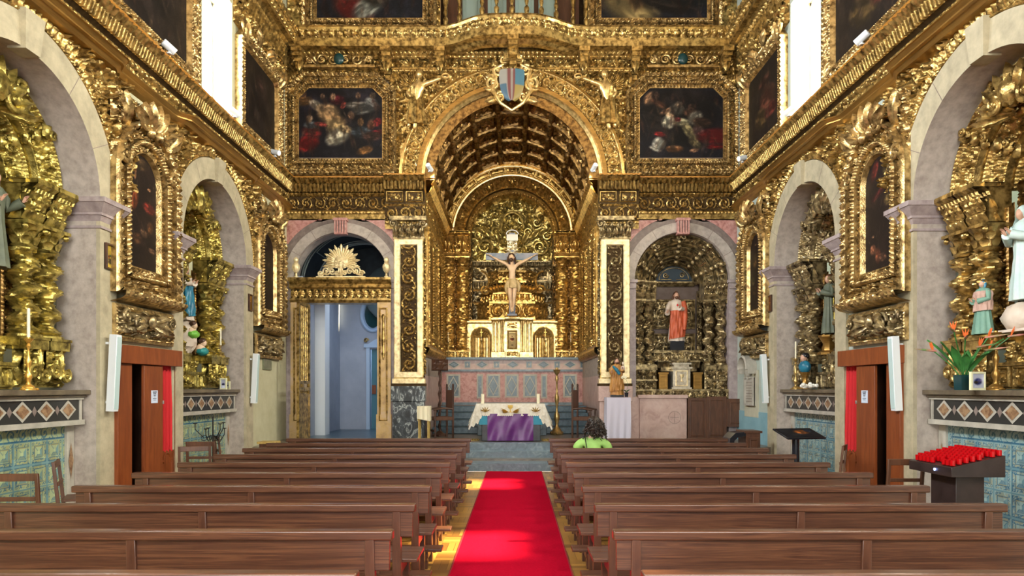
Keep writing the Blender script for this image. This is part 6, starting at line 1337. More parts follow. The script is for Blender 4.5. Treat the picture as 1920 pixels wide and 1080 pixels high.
smallpic(-1, 8.65, 'on nearest left pier, crowd scene under yellow sky', [(.5, .3, .4, .25, 0, (110, 90, 50)), (.4, .5, .12, .15, 0, (150, 60, 30)), (.65, .55, .1, .2, 90, (90, 110, 60))], (190, 160, 60), 1)
smallpic(-1, 10.42, 'on the pier right of the left confessional', [(.5, .5, .25, .3, 90, (150, 110, 60))], (150, 120, 50), 2)
smallpic(-1, 13.28, 'on farthest left pier, ochre figures', [(.5, .5, .25, .3, 90, (160, 100, 50))], (120, 85, 30), 3)
smallpic(1, 8.84, 'on nearest right pier, pale crucified figure on dark', [(.5, .55, .08, .32, 0, (205, 170, 110)), (.5, .72, .3, .06, 0, (190, 150, 90)), (.5, .2, .08, .14, 0, (190, 150, 90))], (45, 32, 18), 4)
smallpic(1, 13.42, 'on farthest right pier, orange lit figure', [(.5, .5, .2, .3, 90, (190, 110, 40))], (90, 50, 15), 5)
t = thing('wall_plaque', 'small grey-green inscribed plaque on the left wall below the arched painting', 'plaque', (-W, 14.3, 2.04), L90)
g = G(); box(g, -.24, .24, -.03, 0, 0, .28); box(g, -.1, .1, -.03, 0, .28, .31); g.build('tablet', noisy('grey_green_bronze', [(.3, (.14, .16, .1, 1)), (.7, (.24, .25, .16, 1))], 9, .5), t, bev=.005)
g = G()
for j in range(6): box(g, -.19, .19-.03*(j % 2), -.033, -.03, .04+j*.038, .05+j*.038)
g.build('inscription', STONEG, t)
t = thing('marble_memorial', 'marble memorial tablet with curved broken hood on the right wall', 'memorial', (W, 14.6, 1.28), R90)
g = G(); box(g, -.42, .42, -.02, 0, -.25, .75); g.build('backing_slab', noisy('cream_slab', [(.3, (.5, .48, .36, 1)), (.7, (.6, .58, .45, 1))], 4, .6), t)
g = G(); box(g, -.28, .28, -.06, -.02, 0, .6); mould(g, [(-.28, 0), (-.28, .62), (.28, .62), (.28, 0)], [(0, .05), (.04, .05), (0, .0)], closed=True, y0=-.04, ds=1); g.build('tablet', WHITEM, t)
g = G()
for j in range(8): box(g, -.19, .19-.04*(j % 3), -.064, -.06, .08+j*.058, .092+j*.058)
g.build('inscription', STONEG, t)
g = G(); mould(g, arc((0, .78), .3, pi, 0, 20), [(0, .22), (.04, .24), (.05, .12), (.02, .0)], y0=0, ds=.1); 
for q in (-1, 1): box(g, *sorted((q*.3, q*.2)), -.2, 0, .68, .8)
ell(g, (0, -.08, .72), (.08, .07, .12), nu=12, nv=8, fn=lambda D_: 1+.1*np.sin(D_[..., 2]*8)); acanth(g, 0, .86, .3, .16, pi, -.06, 0, .05); g.build('hood', WHITEM, t)
# painted dado and patch on right front wall
sbox('baseboard_right', [(W-.012, W-.002, 13.55, D, 0, 1.15)], PLASTT)
sbox('baseboard_left', [(-W+.002, -W+.03, 13.5, D, 0, .45)], STONE)
# ---------------------------------------------------------------- statues
def saint(name, label, loc, rz, H, rm, mm=None, hm=None, sm=SKIN, arms=((-.1, .62), (.1, .62)), veil=None, beard=False, mantle=(-2.6, .6), cat='statue', hw=.155, base=None, turn=0, mlow=.1, mhigh=.8):
    t = thing(name, label, cat, loc, rz); h = H
    g = G(); robe(g, [(hw*h, .03*h), (hw*.93*h, .15*h), (hw*.8*h, .32*h), (hw*.68*h, .48*h), (hw*.66*h, .6*h), (hw*.74*h, .7*h), (hw*.78*h, .78*h), (hw*.6*h, .825*h), (.04*h, .85*h), (.035*h, .87*h)], (0, 0, 0), 8, .09, 44, sy=.72)
    for i, (hx, hz) in enumerate(arms):
        q = -1 if i == 0 else 1; far = abs(hx) > .2
        el = (q*.17*h, -.02*h, .64*h) if not far else (q*.2*h, -.04*h, .72*h); hd = (hx*h, -.14*h if not far else -.1*h, hz*h)
        tube(g, [(q*.1*h, 0, .79*h), ((q*.1*h+el[0])/2*1.08, -.01*h, (.79*h+el[2])/2+.01*h), el, ((el[0]+hd[0])/2, (el[1]+hd[1])/2, (el[2]+hd[2])/2), (hd[0], hd[1], hd[2])], [.045*h, .045*h, .042*h, .045*h, .05*h], 10)
    g.build('robe', rm, t)
    if mm is not None:
        g = G(); a = np.linspace(mantle[0], mantle[1], 60); zz = np.linspace(mlow*h, mhigh*h, 36); Z, A = np.meshgrid(zz, a, indexing='ij'); k = 1-Z/h
        R_ = np.interp(Z/h, [0, .15, .32, .5, .62, .72, .8], [hw*1.12, hw*1.08, hw*.98, hw*.86, hw*.84, hw*.9, hw*.75])*h*(1+.07*np.cos(A*9+Z/h*9)+.04*np.cos(A*17-Z/h*14))
        low = Z+.12*h*np.clip((A-mantle[0])/(mantle[1]-mantle[0]), 0, 1)*k**2
        sheet(g, np.stack([R_*np.cos(A), R_*.76*np.sin(A), low], -1)); g.build('mantle', mm, t)
    g = G(); r = .062*h; head(g, (0, -.01*h, .915*h), r, turn, 0, mh=0); tube(g, [(0, 0, .83*h), (0, -.005*h, .89*h)], .03*h, 8)
    for i, (hx, hz) in enumerate(arms):
        if i == 0: hd_ = g.build('head', sm, t)
        g = G(); q = -1 if i == 0 else 1; far = abs(hx) > .2; d = (-hx*.3 if not far else q*.6, -.4, .6 if not far else .3); hand(g, (hx*h, -.15*h if not far else -.11*h, hz*h), d, .03*h, 0, .5, -q); g.build('hand', sm, t)
    g = G()
    if veil is not None:
        ell(g, (0, .01*h, .93*h), (r*1.05, r*1.05, r*1.25), nu=18, nv=10)
        th = np.linspace(-.35, pi+.35, 24); Z, A = np.meshgrid(np.linspace(.6*h, .97*h, 14), th, indexing='ij'); R_ = np.interp(Z/h, [.6, .8, .88, .97], [.13, .115, .085, .06])*h*(1+.04*np.cos(A*9)); sheet(g, np.stack([R_*np.cos(A), R_*np.sin(A)*.9+.01*h, Z], -1)); g.build('veil', veil, t)
    else:
        ell(g, (0, .012*h, .932*h), (r*.9, r*.98, r*1.12), nu=18, nv=10, fn=lambda D_: 1+.04*np.sin(D_[..., 0]*26+D_[..., 2]*8))
        for q in (-1, 1): tube(g, [(q*r*.75, .01*h, .93*h), (q*r*.95, .0, .88*h), (q*r*1.0, -.01*h, .83*h)], [r*.35, r*.35, r*.15], 8)
        if beard: ell(g, (0, -.055*h, .872*h), (r*.5, r*.38, r*.5), nu=12, nv=8)
        g.build('hair', hm or WOODD, t)
    if base: g = G(); box(g, -base[0], base[0], -base[1], base[1], -base[2], .035*h); g.build('base', BLACKP, t, bev=.006)
    return t
ORM = noisy('orange_red_mantle', [(.3, (.45, .07, .02, 1)), (.7, (.68, .15, .06, 1))], 5, .5); CRM = noisy('cream_robe', [(.3, (.62, .5, .4, 1)), (.7, (.78, .68, .58, 1))], 5, .5)
BRM = noisy('ochre_brown_mantle', [(.3, (.3, .12, .02, 1)), (.7, (.55, .28, .07, 1))], 6, .5); BLM = noisy('deep_blue_mantle', [(.3, (.01, .12, .22, 1)), (.7, (.03, .26, .4, 1))], 5, .35); PBM = noisy('pale_blue_robe', [(.3, (.5, .68, .66, 1)), (.7, (.66, .78, .74, 1))], 5, .5)
GRM = noisy('grey_green_habit', [(.3, (.08, .1, .07, 1)), (.7, (.16, .18, .12, 1))], 5, .6); GNM = noisy('green_skirt', [(.3, (.12, .26, .2, 1)), (.7, (.2, .36, .28, 1))], 5, .6)
t = saint('saint_statue', 'statue in cream robe and orange-red mantle standing in the chapel altarpiece', (BC-.05, D+.35, 2.72), 0, 1.22, CRM, ORM, WOODM, SKIN, ((-.2, .56), (.03, .66)), beard=True, mantle=(-2.7, 1.2), base=(.17, .13, .18), mlow=.06, mhigh=.62)
g = G(); tube(g, [(.15, -.08, .98), (.19, -.06, .85), (.2, -.06, .6), (.17, -.08, .3)], [.05, .06, .06, .05], 10); g.build('hanging_mantle', ORM, t); g = G(); ell(g, (.0, -.145, .88), (.022, .012, .028)); g.build('heart', REDC, t, label='small red heart')
t = thing('cloth_covered_stand', 'tall stand draped in pale lilac-white cloth right of chancel arch', 'table', (2.33, 14.9, .494))
g = G(); box(g, -.24, .24, -.2, .2, 0, .93); g.build('stand', WOODM, t)
g = G(); per = [(-.26, .22), (-.26, -.22), (.26, -.22), (.26, .22)]; P = []
for (xa, ya), (xb, yb_) in zip(per, per[1:]+per[:1]): P += [(xa+(xb-xa)*q, ya+(yb_-ya)*q) for q in np.linspace(0, 1, 26)[:-1]]
P = np.array(P); V = np.linspace(0, 1, 20)[:, None]; ii = np.arange(len(P))[None]; k = 1+.05*V*np.sin(ii*.9+V*2)+.04*V*np.sin(ii*.31); sheet(g, np.stack([P[None, :, 0]*k, P[None, :, 1]*k, .955-V*.93+0*ii], -1), cv=True); g.add([(x, y, .955) for x, y in P], [list(range(len(P)))]); g.build('draped_cloth', LINENB, t)
saint('saint_statue', 'bearded statue with ochre mantle and blue sash on the cloth-draped stand', (2.32, 14.9, 1.475), 0, .84, BRM, BRM, WOODM, SKIN, ((-.16, .6), (.12, .7)), beard=True, mantle=(-3.4, .2), base=(.14, .1, .02), hw=.17)
g = G(); ell(g, (.12, -.1, .62), (.045, .04, .06)); head(g, (.12, -.11, .72), .032, .2, 0, mh=0)
t = bpy.data.objects['saint_statue.001']; g.build('held_child', CRM, t, label='small pale child held on the arm'); g = G(); tube(g, [(-.1, -.09, .66), (-.02, -.12, .58), (.04, -.12, .48)], [.03, .05, .04], 8, flat=.8); g.build('sash', BLM, t, label='blue sash')
def orchid(): 
    t = thing('orchid', 'small potted orchid with pale blooms beside the statue on the draped stand', 'plant', (2.52, 14.82, 1.457))
    g = G(); lathe(g, [(.035, 0), (.045, .1), (.04, .1), (.035, .09), (0, .09)], n=14); g.build('pot', BLACKP, t)
    for j, a in enumerate((.5, 2.6, -.4, 3.6)):
        g = G(); tt = np.linspace(0, 1, 10)[:, None]; w_ = np.linspace(-1, 1, 5)[None]; wd = .035*np.sin(pi*(tt*.9+.06)); P = np.stack([tt*.12*cos(a)-w_*wd*sin(a), tt*.12*sin(a)+w_*wd*cos(a), .1+.16*tt-.1*tt**2+0*w_], -1); sheet(g, P); g.build('leaf', GREEN, t)
    g = G(); tube(g, [(0, 0, .09), (.03, 0, .3), (-.03, -.02, .42), (-.1, -.04, .44)], .003, 5); g.build('stem', GREEN, t)
    for x, z in ((-.03, .43), (-.07, .45), (-.1, .43)):
        g = G()
        for q in range(5): a = q*2*pi/5; ell(g, (x+.018*cos(a), -.04, z+.018*sin(a)), (.014, .004, .014), nu=8, nv=5)
        g.build('flower', WAX, t)
orchid()
def niche_statue(s, Y, depth, z, *a, **k): return saint(a[0], a[1], (s*(W+depth), Y, z), L90 if s < 0 else R90, *a[2:], **k)
t = niche_statue(-1, 11.9, .55, 2.82, 'saint_statue', 'lady statue with white veil and deep blue mantle in farther left niche altar', 1.0, CRM, BLM, None, SKIN, ((-.06, .68), (.06, .68)), veil=LINEN, mantle=(-3.6, .5), mlow=.05, mhigh=.62, hw=.18)
def cherub(lb, loc, rz, col, cm):
    t = thing('cherub', lb, 'cherub', loc, rz, 'cherubs under the lady statue')
    g = G(); head(g, (0, -.05, .2), .06, .3, 0, mh=0); ell(g, (0, 0, .08), (.1, .08, .1)); g.build('body', SKINP, t); g = G(); ell(g, (0, -.03, .23), (.065, .065, .06), nu=12, nv=8, fn=lambda D_: 1+.06*np.sin(D_[..., 0]*20)); g.build('hair', WOODD, t); g = G(); ell(g, (.02, -.02, .05), (.13, .1, .08), nu=16, nv=8, fn=lambda D_: 1+.08*np.sin(D_[..., 0]*12)); g.build('drapery', cm, t)
cherub('cherub with green drapery beneath the blue-mantled lady statue, upper one', (-W-.42, 11.85, 2.55), L90, None, plain('bright_green_cloth', (.18, .5, .06, 1), .5)); cherub('dark-haired cherub with teal drapery under the blue-mantled lady, lower one', (-W-.35, 12.05, 2.26), L90, None, plain('teal_cloth', (.02, .25, .25, 1), .5))
g = G(); ell(g, (0, 0, .3), (.26, .22, .34), nu=24, nv=14, fn=lambda D_: 1+.12*np.sin(D_[..., 0]*9+D_[..., 2]*7)*np.cos(D_[..., 1]*8)); tag(g.build('cloud_pedestal', CRM), 'cream cloud pedestal carrying the blue-mantled lady statue', 'pedestal', loc=(-W-.62, 11.9, 2.24))
t = niche_statue(-1, 7.38, .45, 2.95, 'saint_statue', 'dark habit statue with raised hands in the nearest left niche, cropped', 1.1, GRM, None, None, SKIN, ((-.1, .66), (.2, .72)))
t = niche_statue(1, 7.5, .5, 2.6, 'saint_statue', 'white and pale blue lady statue with praying hands at right edge', 1.08, PBM, LINEN, None, SKIN, ((-.03, .7), (.03, .7)), veil=PBM, mantle=(-.2, 3.4), mlow=.05, hw=.13)
g = G(); ell(g, (0, 0, .17), (.22, .18, .17), nu=20, nv=12, fn=lambda D_: 1+.1*np.sin(D_[..., 0]*9)*np.cos(D_[..., 2]*8)); box(g, -.3, .3, -.2, .2, 0, .03); tag(g.build('cloud_pedestal', CRM), 'white cloud pedestal under the praying lady statue at right edge', 'pedestal', loc=(W+.5, 7.5, 2.27), rz=R90)
t = niche_statue(1, 7.85, .3, 2.26, 'child_statue', 'kneeling child statue in pink top and green skirt beside the praying lady', .66, GNM, plain('dusty_pink_cloth', (.5, .32, .26, 1), .6), BLM, SKIN, ((-.06, .6), (.06, .6)), mantle=(-3.14, 3.14), mlow=.42, mhigh=.78, hw=.19)
t = niche_statue(1, 12.1, .5, 2.6, 'saint_statue', 'olive-dressed statue with joined hands in the farther right niche altar', 1.1, GRM, GOLDS, WOODM, SKIN, ((-.04, .7), (.04, .7)), mantle=(0, 3.2), hw=.15)
g = G(); lathe(g, [(.2, 0), (.2, .04), (.12, .08), (.1, .2), (.16, .3), (.18, .32), (.18, .35), (0, .35)], n=8, ph=pi/8); tag(g.build('gilt_pedestal', PLAING), 'golden flared pedestal under the olive-dressed statue in farther right niche', 'pedestal', loc=(W+.5, 12.1, 2.25))
t = thing('saint_bust', 'small dark bust statue on golden stand at foot of the farther right niche', 'statue', (W+.15, 12.3, 1.94), R90)
g = G(); lathe(g, [(.1, -.3), (.1, -.26), (.05, -.2), (.05, -.1), (.1, 0)], n=8); g.build('stand', PLAING, t); g = G(); ell(g, (0, 0, .1), (.14, .1, .12)); g.build('shoulders', BLM, t); g = G(); head(g, (0, -.02, .26), .07, .4, 0, mh=0); g.build('head', SKIN, t); g = G(); ell(g, (0, .01, .3), (.068, .075, .06)); g.build('hair', BLACKP, t)
# ---------------------------------------------------------------- things on the altar shelves
candlestick('brass_candlestick', 'polished brass candlestick with leaning white candle on nearest left altar shelf', (-5.08, 7.12, 1.63), .56, .06, gilt('polished_brass', (.7, .33, .05, 1), (.95, .6, .14, 1), st=.05, rough=.25), None, .3, .016, tilt=.0)
candlestick('brass_candlestick', 'old brass candlestick with white candle on farther right altar shelf', (5.12, 12.15, 1.63), .56, .06, bpy.data.materials['aged_brass'], None, .3, .014)
candlestick('wall_candle_holder', 'single thin candle before the twisted column in farther left niche', (-5.3, 12.3, 2.24), .2, .03, bpy.data.materials['aged_brass'], None, .3, .014)
candlestick('gilt_candlestick', 'gilt candlestick standing behind the bird-of-paradise flowers', (5.4, 7.5, 1.63), .66, .07, PLAING, None, 0)
t = thing('flower_vase', 'dark glass vase of orange bird-of-paradise flowers on nearest right altar shelf', 'flowers', (5.12, 7.62, 1.63))
g = G(); lathe(g, [(.085, 0), (.09, .02), (.1, .17), (.092, .17), (.08, .03), (0, .03)], n=4, ph=pi/4); g.build('vase', GLASSD, t, sharp=20)
rs = random.Random(4)
for j in range(9):
    a = j*.72; L = .34+.22*rs.random(); ti = .35+.45*rs.random(); g = G(); tt = np.linspace(0, 1, 16)[:, None]; w_ = np.linspace(-1, 1, 5)[None]
    wd = .045*np.sin(pi*np.clip((tt-.3)/.7, 0, 1))+.005; r_ = L*ti*tt**1.3; P = np.stack([r_*cos(a)-w_*wd*sin(a), r_*sin(a)+w_*wd*cos(a), .1+L*1.1*tt-.1*tt**3-.02*abs(w_)*(tt > .3)], -1); sheet(g, P); g.build('leaf', GREEN, t)
for j in range(7):
    a = rs.random()*6.28; L = .3+.3*rs.random(); ti = .3+.7*rs.random(); g = G(); e = (L*ti*cos(a), L*ti*sin(a), .12+L)
    tube(g, [(0, 0, .1), (e[0]*.4, e[1]*.4, .1+L*.55), e], .007, 6); st = g.build('stem', GREEN, t)
    d = np.array([cos(a), sin(a), .12]); g = G(); tube(g, [np.array(e)-d*.03, np.array(e)+d*.07, np.array(e)+d*.2], [.012, .014, .002], 6, m=0)
    for q in range(3): n_ = np.array([-sin(a)*.3*(q-1), cos(a)*.3*(q-1), .9]); n_ = n_+d*.3; tube(g, [e, np.array(e)+n_*.05, np.array(e)+n_*.11], [.005, .012, .001], 5, m=1)
    g.build('bloom', [noisy('pink_green_beak', [(.4, (.15, .25, .08, 1)), (.6, (.55, .2, .15, 1))], 9, .5) if j == 0 else bpy.data.materials['pink_green_beak'], ORANGE], st)
def photo(lb, loc, rz, w, h, seed):
    t = thing('photo_frame', lb, 'picture frame', loc, rz, None); g = G(); mould(g, [(-w/2, 0), (-w/2, h), (w/2, h), (w/2, 0)], [(0, .015), (.02, .018), (.004, .01)], closed=True, ds=1); box(g, -w/2, w/2, 0, .012, 0, h); o = g.build('frame', plain('pearly_frame%d' % seed, (.75, .75, .5, 1), .4), t)
    paint(w-.04, h-.04, (200, 205, 225), [(.5, .45, .25, .35, 90, (40, 50, 110)), (.35, .4, .1, .2, 90, (70, 60, 50)), (.65, .5, .1, .2, 90, (120, 110, 180))], seed, 5, None, .006, -.006, z0=.02).build('print', CANVAS, t); return t
photo('small pale framed photograph beside the bird-of-paradise vase', (5.1, 7.36, 1.63), .25, .2, .2, 7)
photo('small white framed print on the farther left altar shelf', (-5.12, 12.0, 1.63), -.2, .13, .2, 8); photo('tiny silver framed print right of the white one on farther left shelf', (-5.14, 12.22, 1.63), -.2, .1, .15, 9)
g = G()
for j in range(14): ell(g, (rs.uniform(-.12, .12), rs.uniform(-.06, .06), .05+rs.random()*.05), (.04, .04, .035), nu=8, nv=6)
tag(g.build('white_flowers', LINEN), 'low bunch of white cloth flowers right of candle on farther right shelf', 'flowers', loc=(5.18, 11.75, 1.625))
# ---------------------------------------------------------------- votive candle stand
t = thing('votive_stand', 'black metal votive candle stand before the right azulejo altar front', 'candle stand', (4.52, 6.85, 0)); VT = t
g = G(); BX = [(-.26, -.35), (.26, -.35), (.26, .35), (-.26, .35)]
zb = lambda x: .78+.02*(x > 0); zt = lambda x: .885 if x < 0 else 1.0
hexa(g, [(x, y, .79) for x, y in BX], [(x, y, zt(x)) for x, y in BX]); g.build('tray', BLACKP if 0 else WOODD if 0 else noisy('black_brown_metal', [(.3, (.02, .012, .012, 1)), (.7, (.045, .028, .026, 1))], 5, .35), t, bev=.004)
g = G(); box(g, -.12, .16, -.2, .2, 0, .8); box(g, -.16, .2, -.24, .24, 0, .03); pd = g.build('pedestal', bpy.data.materials['black_brown_metal'], t, bev=.004)
g = G(); tube(g, [(-.02, -.205, .3), (.0, -.21, .42)], .006, 5); tube(g, [(-.04, -.205, .38), (.03, -.205, .39)], .005, 5); tube(g, [(-.03+.03*cos(a), -.205, .33+.03*sin(a)) for a in np.linspace(0, 5, 12)], .005, 5); g.build('gold_monogram', BRASS, pd, label='small gold cross monogram')
g = G(); lathe(g, [(.012, 0), (.014, .01), (0, .012)], n=10); o = g.build('coin_slot_light', plain('blue_white_led', (.4, .5, 1, 1), .3, em=(.3, .45, 1, 1), es=3), t); o.location = (-.262, -.1, .84); o.rotation_euler = (0, -pi/2, 0)
cup = thing('votive_candle', 'red votive candle cup standing on the black metal stand', 'candle', (4.3, 6.55, .9), 0, 'red votive cups on the black stand')
g = G(); lathe(g, [(.02, 0), (.024, .004), (.025, .055), (.022, .055), (.021, .01), (0, .01)], n=14); g.build('cup', REDG, cup); g = G(); lathe(g, [(.02, .008), (.02, .038), (0, .038)], n=12); g.build('wax', WAX, cup)
first = True; sl = (1.0-.885)/.52
for i in range(8):
    for j in range(11):
        x = -.225+i*.0643; y = -.31+j*.062
        if (i, j) in ((0, 3), (0, 4), (1, 3), (5, 0), (0, 10)): continue
        loc = (4.52+x, 6.85+y, .9425+x*sl+.0035)
        if first: cup.location = loc; first = False
        else: dup(cup, loc)
# ---------------------------------------------------------------- information board, candelabrum, boxes, switch
t = thing('information_board', 'black tilted information board on a round post before right tiles', 'sign stand', (4.2, 9.95, 0))
g = G(); lathe(g, [(.16, 0), (.16, .02), (.05, .03), (.05, .92)], n=20); g.build('post', BLACKP, t)
paint(.62, .34, (16, 20, 28), [(.6, .6, .25, .15, 10, (170, 90, 30)), (.8, .7, .1, .1, 0, (40, 60, 90)), (.35, .35, .2, .08, 0, (40, 45, 55))], 5, 6, None, .01, 0, z0=-.17)
g = G(); box(g, -.32, .32, -.012, .012, -.19, .19); o = g.build('board', BLACKP, t, bev=.004); o.location = (.05, 0, .98); o.rotation_euler = (-1.25, 0, .25)
paint(.6, .34, (16, 20, 28), [(.6, .6, .25, .15, 10, (170, 90, 30)), (.8, .7, .1, .1, 0, (40, 60, 90)), (.35, .35, .2, .08, 0, (40, 45, 55))], 5, 6, None, .01, -.014, z0=-.17).build('printed_face', CANVAS, o)
t = thing('iron_candelabrum', 'black iron many-armed candelabrum before the left azulejo altar front', 'candelabrum', (-4.75, 10.75, 0))
g = G(); tube(g, [(0, 0, .02), (0, 0, 1.2)], .012, 8)
for a in (0, 2.1, 4.2): tube(g, [(0, 0, .1), (.15*cos(a), .15*sin(a), .04), (.2*cos(a), .2*sin(a), 0)], .01, 6)
g.build('stem', IRON, t)
for j in range(6):
    a = j*pi/3+.3; L = .26 if j % 2 else .17; g = G(); tube(g, [(0, 0, .8+.1*(j % 2)), (L*.5*cos(a), L*.5*sin(a), .76+.1*(j % 2)), (L*cos(a), L*sin(a), .92+.08*(j % 2)), (L*cos(a), L*sin(a), 1.0+.08*(j % 2))], .007, 6); tube(g, [(L*.5*cos(a)+.04*cos(q)*cos(a), L*.5*sin(a)+.04*cos(q)*sin(a), .86+.04*sin(q)) for q in np.linspace(0, 6, 12)], .005, 5); lathe(g, [(.004, 0), (.035, .01), (.03, .018), (0, .018)], (L*cos(a), L*sin(a), 1.0+.08*(j % 2)), 12); g.build('arm', IRON, t)
t = thing('offering_box', 'small light brown wooden offering box beside the far left pews', 'box', (-4.35, 12.1, 0))
g = G(); box(g, -.13, .13, -.12, .12, 0, .66); g.build('body', WOODM, t, bev=.004); g = G(); box(g, -.16, .16, -.15, .15, .66, .7); g.build('lid', bpy.data.materials['straw_mat'], t, bev=.004)
for s, Y, lb in ((-1, 8.78, 'low on left wall beside the confessional foot'), (1, 8.92, 'low on right wall beside the confessional foot')):
    t = thing('power_socket', 'small white power socket '+lb, 'socket', (s*W, Y, .3 if s > 0 else .2), L90 if s < 0 else R90); g = G(); box(g, -.05, .05, -.09, -.05, 0, .16); g.build('plate', WHITE, t, bev=.004); g = G(); box(g, -.03, .03, -.093, -.089, .09, .13); box(g, -.03, .03, -.093, -.089, .03, .07); g.build('outlet', SPEAKW, t)
# ---------------------------------------------------------------- chancel furniture
t = thing('lectern', 'dark carved lectern on a twisted pole at left of the chancel', 'lectern', (-1.76, 16.45, .49))
g = G(); twisted(g, 0, 0, .1, 1.65, .035, 1, 6, n=12, vine=.005); g.build('pole', WOODD, t); g = G(); lathe(g, [(.2, 0), (.2, .04), (.1, .07), (.05, .12)], n=8); g.build('foot', WOODD, t)
g = G(); box(g, -.2, .2, -.015, .015, -.14, .16); relief(g, -.19, .19, -.13, .15, curls(.12, 3), .015, -.015, .015); box(g, -.2, .2, -.05, -.01, -.16, -.13); o = g.build('book_rest', WOODD, t); o.location = (0, 0, 1.72); o.rotation_euler = (-.5, 0, .1)
def armchair(label, loc, rz):
    t = thing('carved_armchair', label, 'chair', loc, rz, 'dark chairs in the chancel')
    for q in (-1, 1):
        g = G(); lathe(g, [(.025 if i % 2 else .018, i*.065) for i in range(11)], (q*.26, -.2, 0), 8); g.build('front_leg', WOODD, t)
        g = G(); box(g, q*.26-.02, q*.26+.02, .2, .24, 0, 1.2); ell(g, (q*.26, .22, 1.23), (.025, .025, .04)); g.build('back_post', WOODD, t)
        g = G(); tube(g, [(q*.26, -.24, .66), (q*.26, 0, .7), (q*.26, .22, .68)], .022, 8); g.build('armrest', WOODD, t)
    for nm, b in (('seat', (-.27, .27, -.23, .22, .42, .5)), ('backrest', (-.24, .24, .205, .23, .7, 1.12)), ('stretcher', (-.25, .25, -.21, -.18, .15, .2))):
        g = G(); box(g, *b); g.build(nm, WOODM if nm != 'stretcher' else WOODD, t, bev=.006)
    return t
A0 = armchair('dark turned-leg armchair at left of the chancel below the lectern', (-1.66, 15.75, .49), -1.2); dup(A0, (1.68, 15.65, .49), 1.25, 'dark turned-leg armchair at right of the chancel beyond the seated woman')
t = thing('credence_table', 'small table with cream cloth beside the black marble pier', 'table', (-2.0+.06, 14.95, .49))
for x, y in ((-.1, -.12), (.1, -.12), (-.1, .12), (.1, .12)): g = G(); box(g, x-.015, x+.015, y-.015, y+.015, 0, .74); g.build('leg', bpy.data.materials['straw_mat'], t)
g = G(); box(g, -.13, .13, -.15, .15, .74, .76); 
for yy in (-.155, .155): U, V = np.meshgrid(np.linspace(-.14, .14, 20), np.linspace(0, 1, 10), indexing='ij'); sheet(g, np.stack([U, yy-.01*np.sin(U*60), .765-V*(.3+.2*U)], -1))
for xx in (-.135, .135): U, V = np.meshgrid(np.linspace(-.155, .155, 20), np.linspace(0, 1, 10), indexing='ij'); sheet(g, np.stack([xx-.01*np.sin(U*60), U, .765-V*.33], -1))
g.build('cloth', WAX, t)
# ---------------------------------------------------------------- the woman
wy = YS[7]+.22; t = thing('person', 'person with curly dark hair in lime green top sitting in a right pew', 'person', (1.13, wy, 0))
TOP = noisy('lime_green_cotton', [(.3, (.3, .55, .12, 1)), (.7, (.42, .7, .2, 1))], 6, .8); HAIR = noisy('dark_brown_hair', [(.3, (.006, .004, .003, 1)), (.7, (.035, .02, .014, 1))], 14, .45); TRO = plain('dark_trousers', (.02, .025, .04, 1), .8)
J = {'pel': (0, .0, .53, .13, .9), 'wst': (0, -.01, .68, .115, .85), 'chest': (0, .01, .84, .115, .75), 'upc': (0, .03, .92, .09, .7), 'nk': (0, .03, 1.0, .045), 'hd': (-.01, .05, 1.07, .05),
     'sl': (-.16, .03, .91, .045), 'el': (-.24, .08, .68, .045), 'wl': (-.12, .28, .58, .03), 'sr': (.16, .03, .91, .045), 'er': (.24, .08, .68, .045), 'wr': (.1, .28, .58, .03),
     'hl': (-.1, .05, .52, .1), 'kl': (-.11, .44, .5, .07), 'al': (-.11, .42, .1, .045), 'tl': (-.11, .56, .05, .035), 'hr': (.1, .05, .52, .1), 'kr': (.11, .44, .5, .07), 'ar': (.11, .42, .1, .045), 'tr': (.11, .56, .05, .035)}
E = [('pel', 'wst'), ('wst', 'chest'), ('chest', 'upc'), ('upc', 'nk'), ('nk', 'hd'), ('upc', 'sl'), ('sl', 'el'), ('el', 'wl'), ('upc', 'sr'), ('sr', 'er'), ('er', 'wr'), ('pel', 'hl'), ('hl', 'kl'), ('kl', 'al'), ('al', 'tl'), ('pel', 'hr'), ('hr', 'kr'), ('kr', 'ar'), ('ar', 'tr')]
bd = skinned('body', J, E, SKIN, t)
g = G(); head(g, (-.01, .05, 1.13), .1, pi-.5, 0, mh=1)
g.build('head', [SKIN, BLACKP], bd)
for q, k in ((-1, 'wl'), (1, 'wr')): g = G(); hand(g, J[k][:3], (-q*.3, .8, -.1), .05, 0, .6, -q); g.build('hand', SKIN, bd)
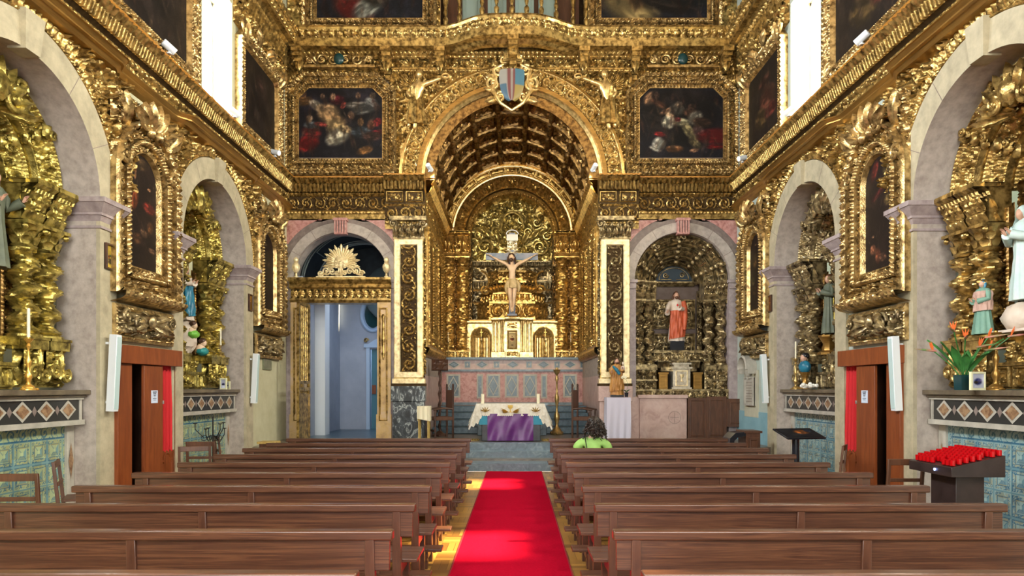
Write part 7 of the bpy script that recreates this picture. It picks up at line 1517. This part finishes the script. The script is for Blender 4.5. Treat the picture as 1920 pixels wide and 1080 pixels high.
J2 = {'a': (0, .0, .56, .16, .95), 'b': (0, -.01, .7, .145, .9), 'c': (0, .01, .84, .155, .8), 'd': (0, .02, .955, .12, .75), 'sl': (-.175, .03, .935, .08), 'ul': (-.225, .06, .79, .07), 'sr': (.175, .03, .935, .08), 'ur': (.22, .06, .79, .07)}
skinned('green_top', J2, [('a', 'b'), ('b', 'c'), ('c', 'd'), ('d', 'sl'), ('sl', 'ul'), ('d', 'sr'), ('sr', 'ur')], TOP, t)
J3 = {'p': (0, .02, .54, .15, .85), 'hl': (-.1, .08, .53, .105), 'kl': (-.11, .45, .51, .08), 'al': (-.11, .43, .14, .06), 'hr': (.1, .08, .53, .105), 'kr': (.11, .45, .51, .08), 'ar': (.11, .43, .14, .06)}
skinned('trousers', J3, [('p', 'hl'), ('hl', 'kl'), ('kl', 'al'), ('p', 'hr'), ('hr', 'kr'), ('kr', 'ar')], TRO, t)
g = G(); rs = random.Random(7)
ell(g, (.015, .0, 1.155), (.105, .11, .115), nu=30, nv=20, fn=lambda D_: 1+.05*np.sin(D_[..., 0]*23+D_[..., 2]*9)*np.sin(D_[..., 2]*17))
ell(g, (.03, -.045, 1.09), (.105, .085, .12), nu=34, nv=22, fn=lambda D_: 1+.08*np.sin(D_[..., 0]*19+D_[..., 2]*7)*np.sin(D_[..., 2]*13))
for j in range(90):
    a = rs.uniform(-.2, pi+.2); x0 = .02+.1*cos(a); y0 = -.01-.1*sin(a)*.9; z = rs.uniform(1.05, 1.24); rr = .1*sqrt(max(0.05, 1-((z-1.13)/.14)**2)) if z > 1.13 else .11; L = rs.uniform(.06, .15); ph = rs.random()*6
    pts = [(.02+(rr+.01*q)*cos(a)+.012*sin(ph+q*2.2), -.02-(rr+.008*q)*sin(a)*.9+.01*cos(ph+q*2.2), z-L*q/6) for q in range(7)]; tube(g, pts, [.007, .009, .01, .009, .008, .006, .002], 5)
g.build('curly_hair', HAIR, t)
g = G(); tube(g, [(-.13, .1, .84), (-.135, .06, .97), (-.12, -.05, 1.0), (-.11, -.13, .9), (-.09, -.16, .78), (-.05, -.16, .62)], .014, 6, flat=.5); g.build('bag_strap', BLACKP, t, label='black shoulder strap')
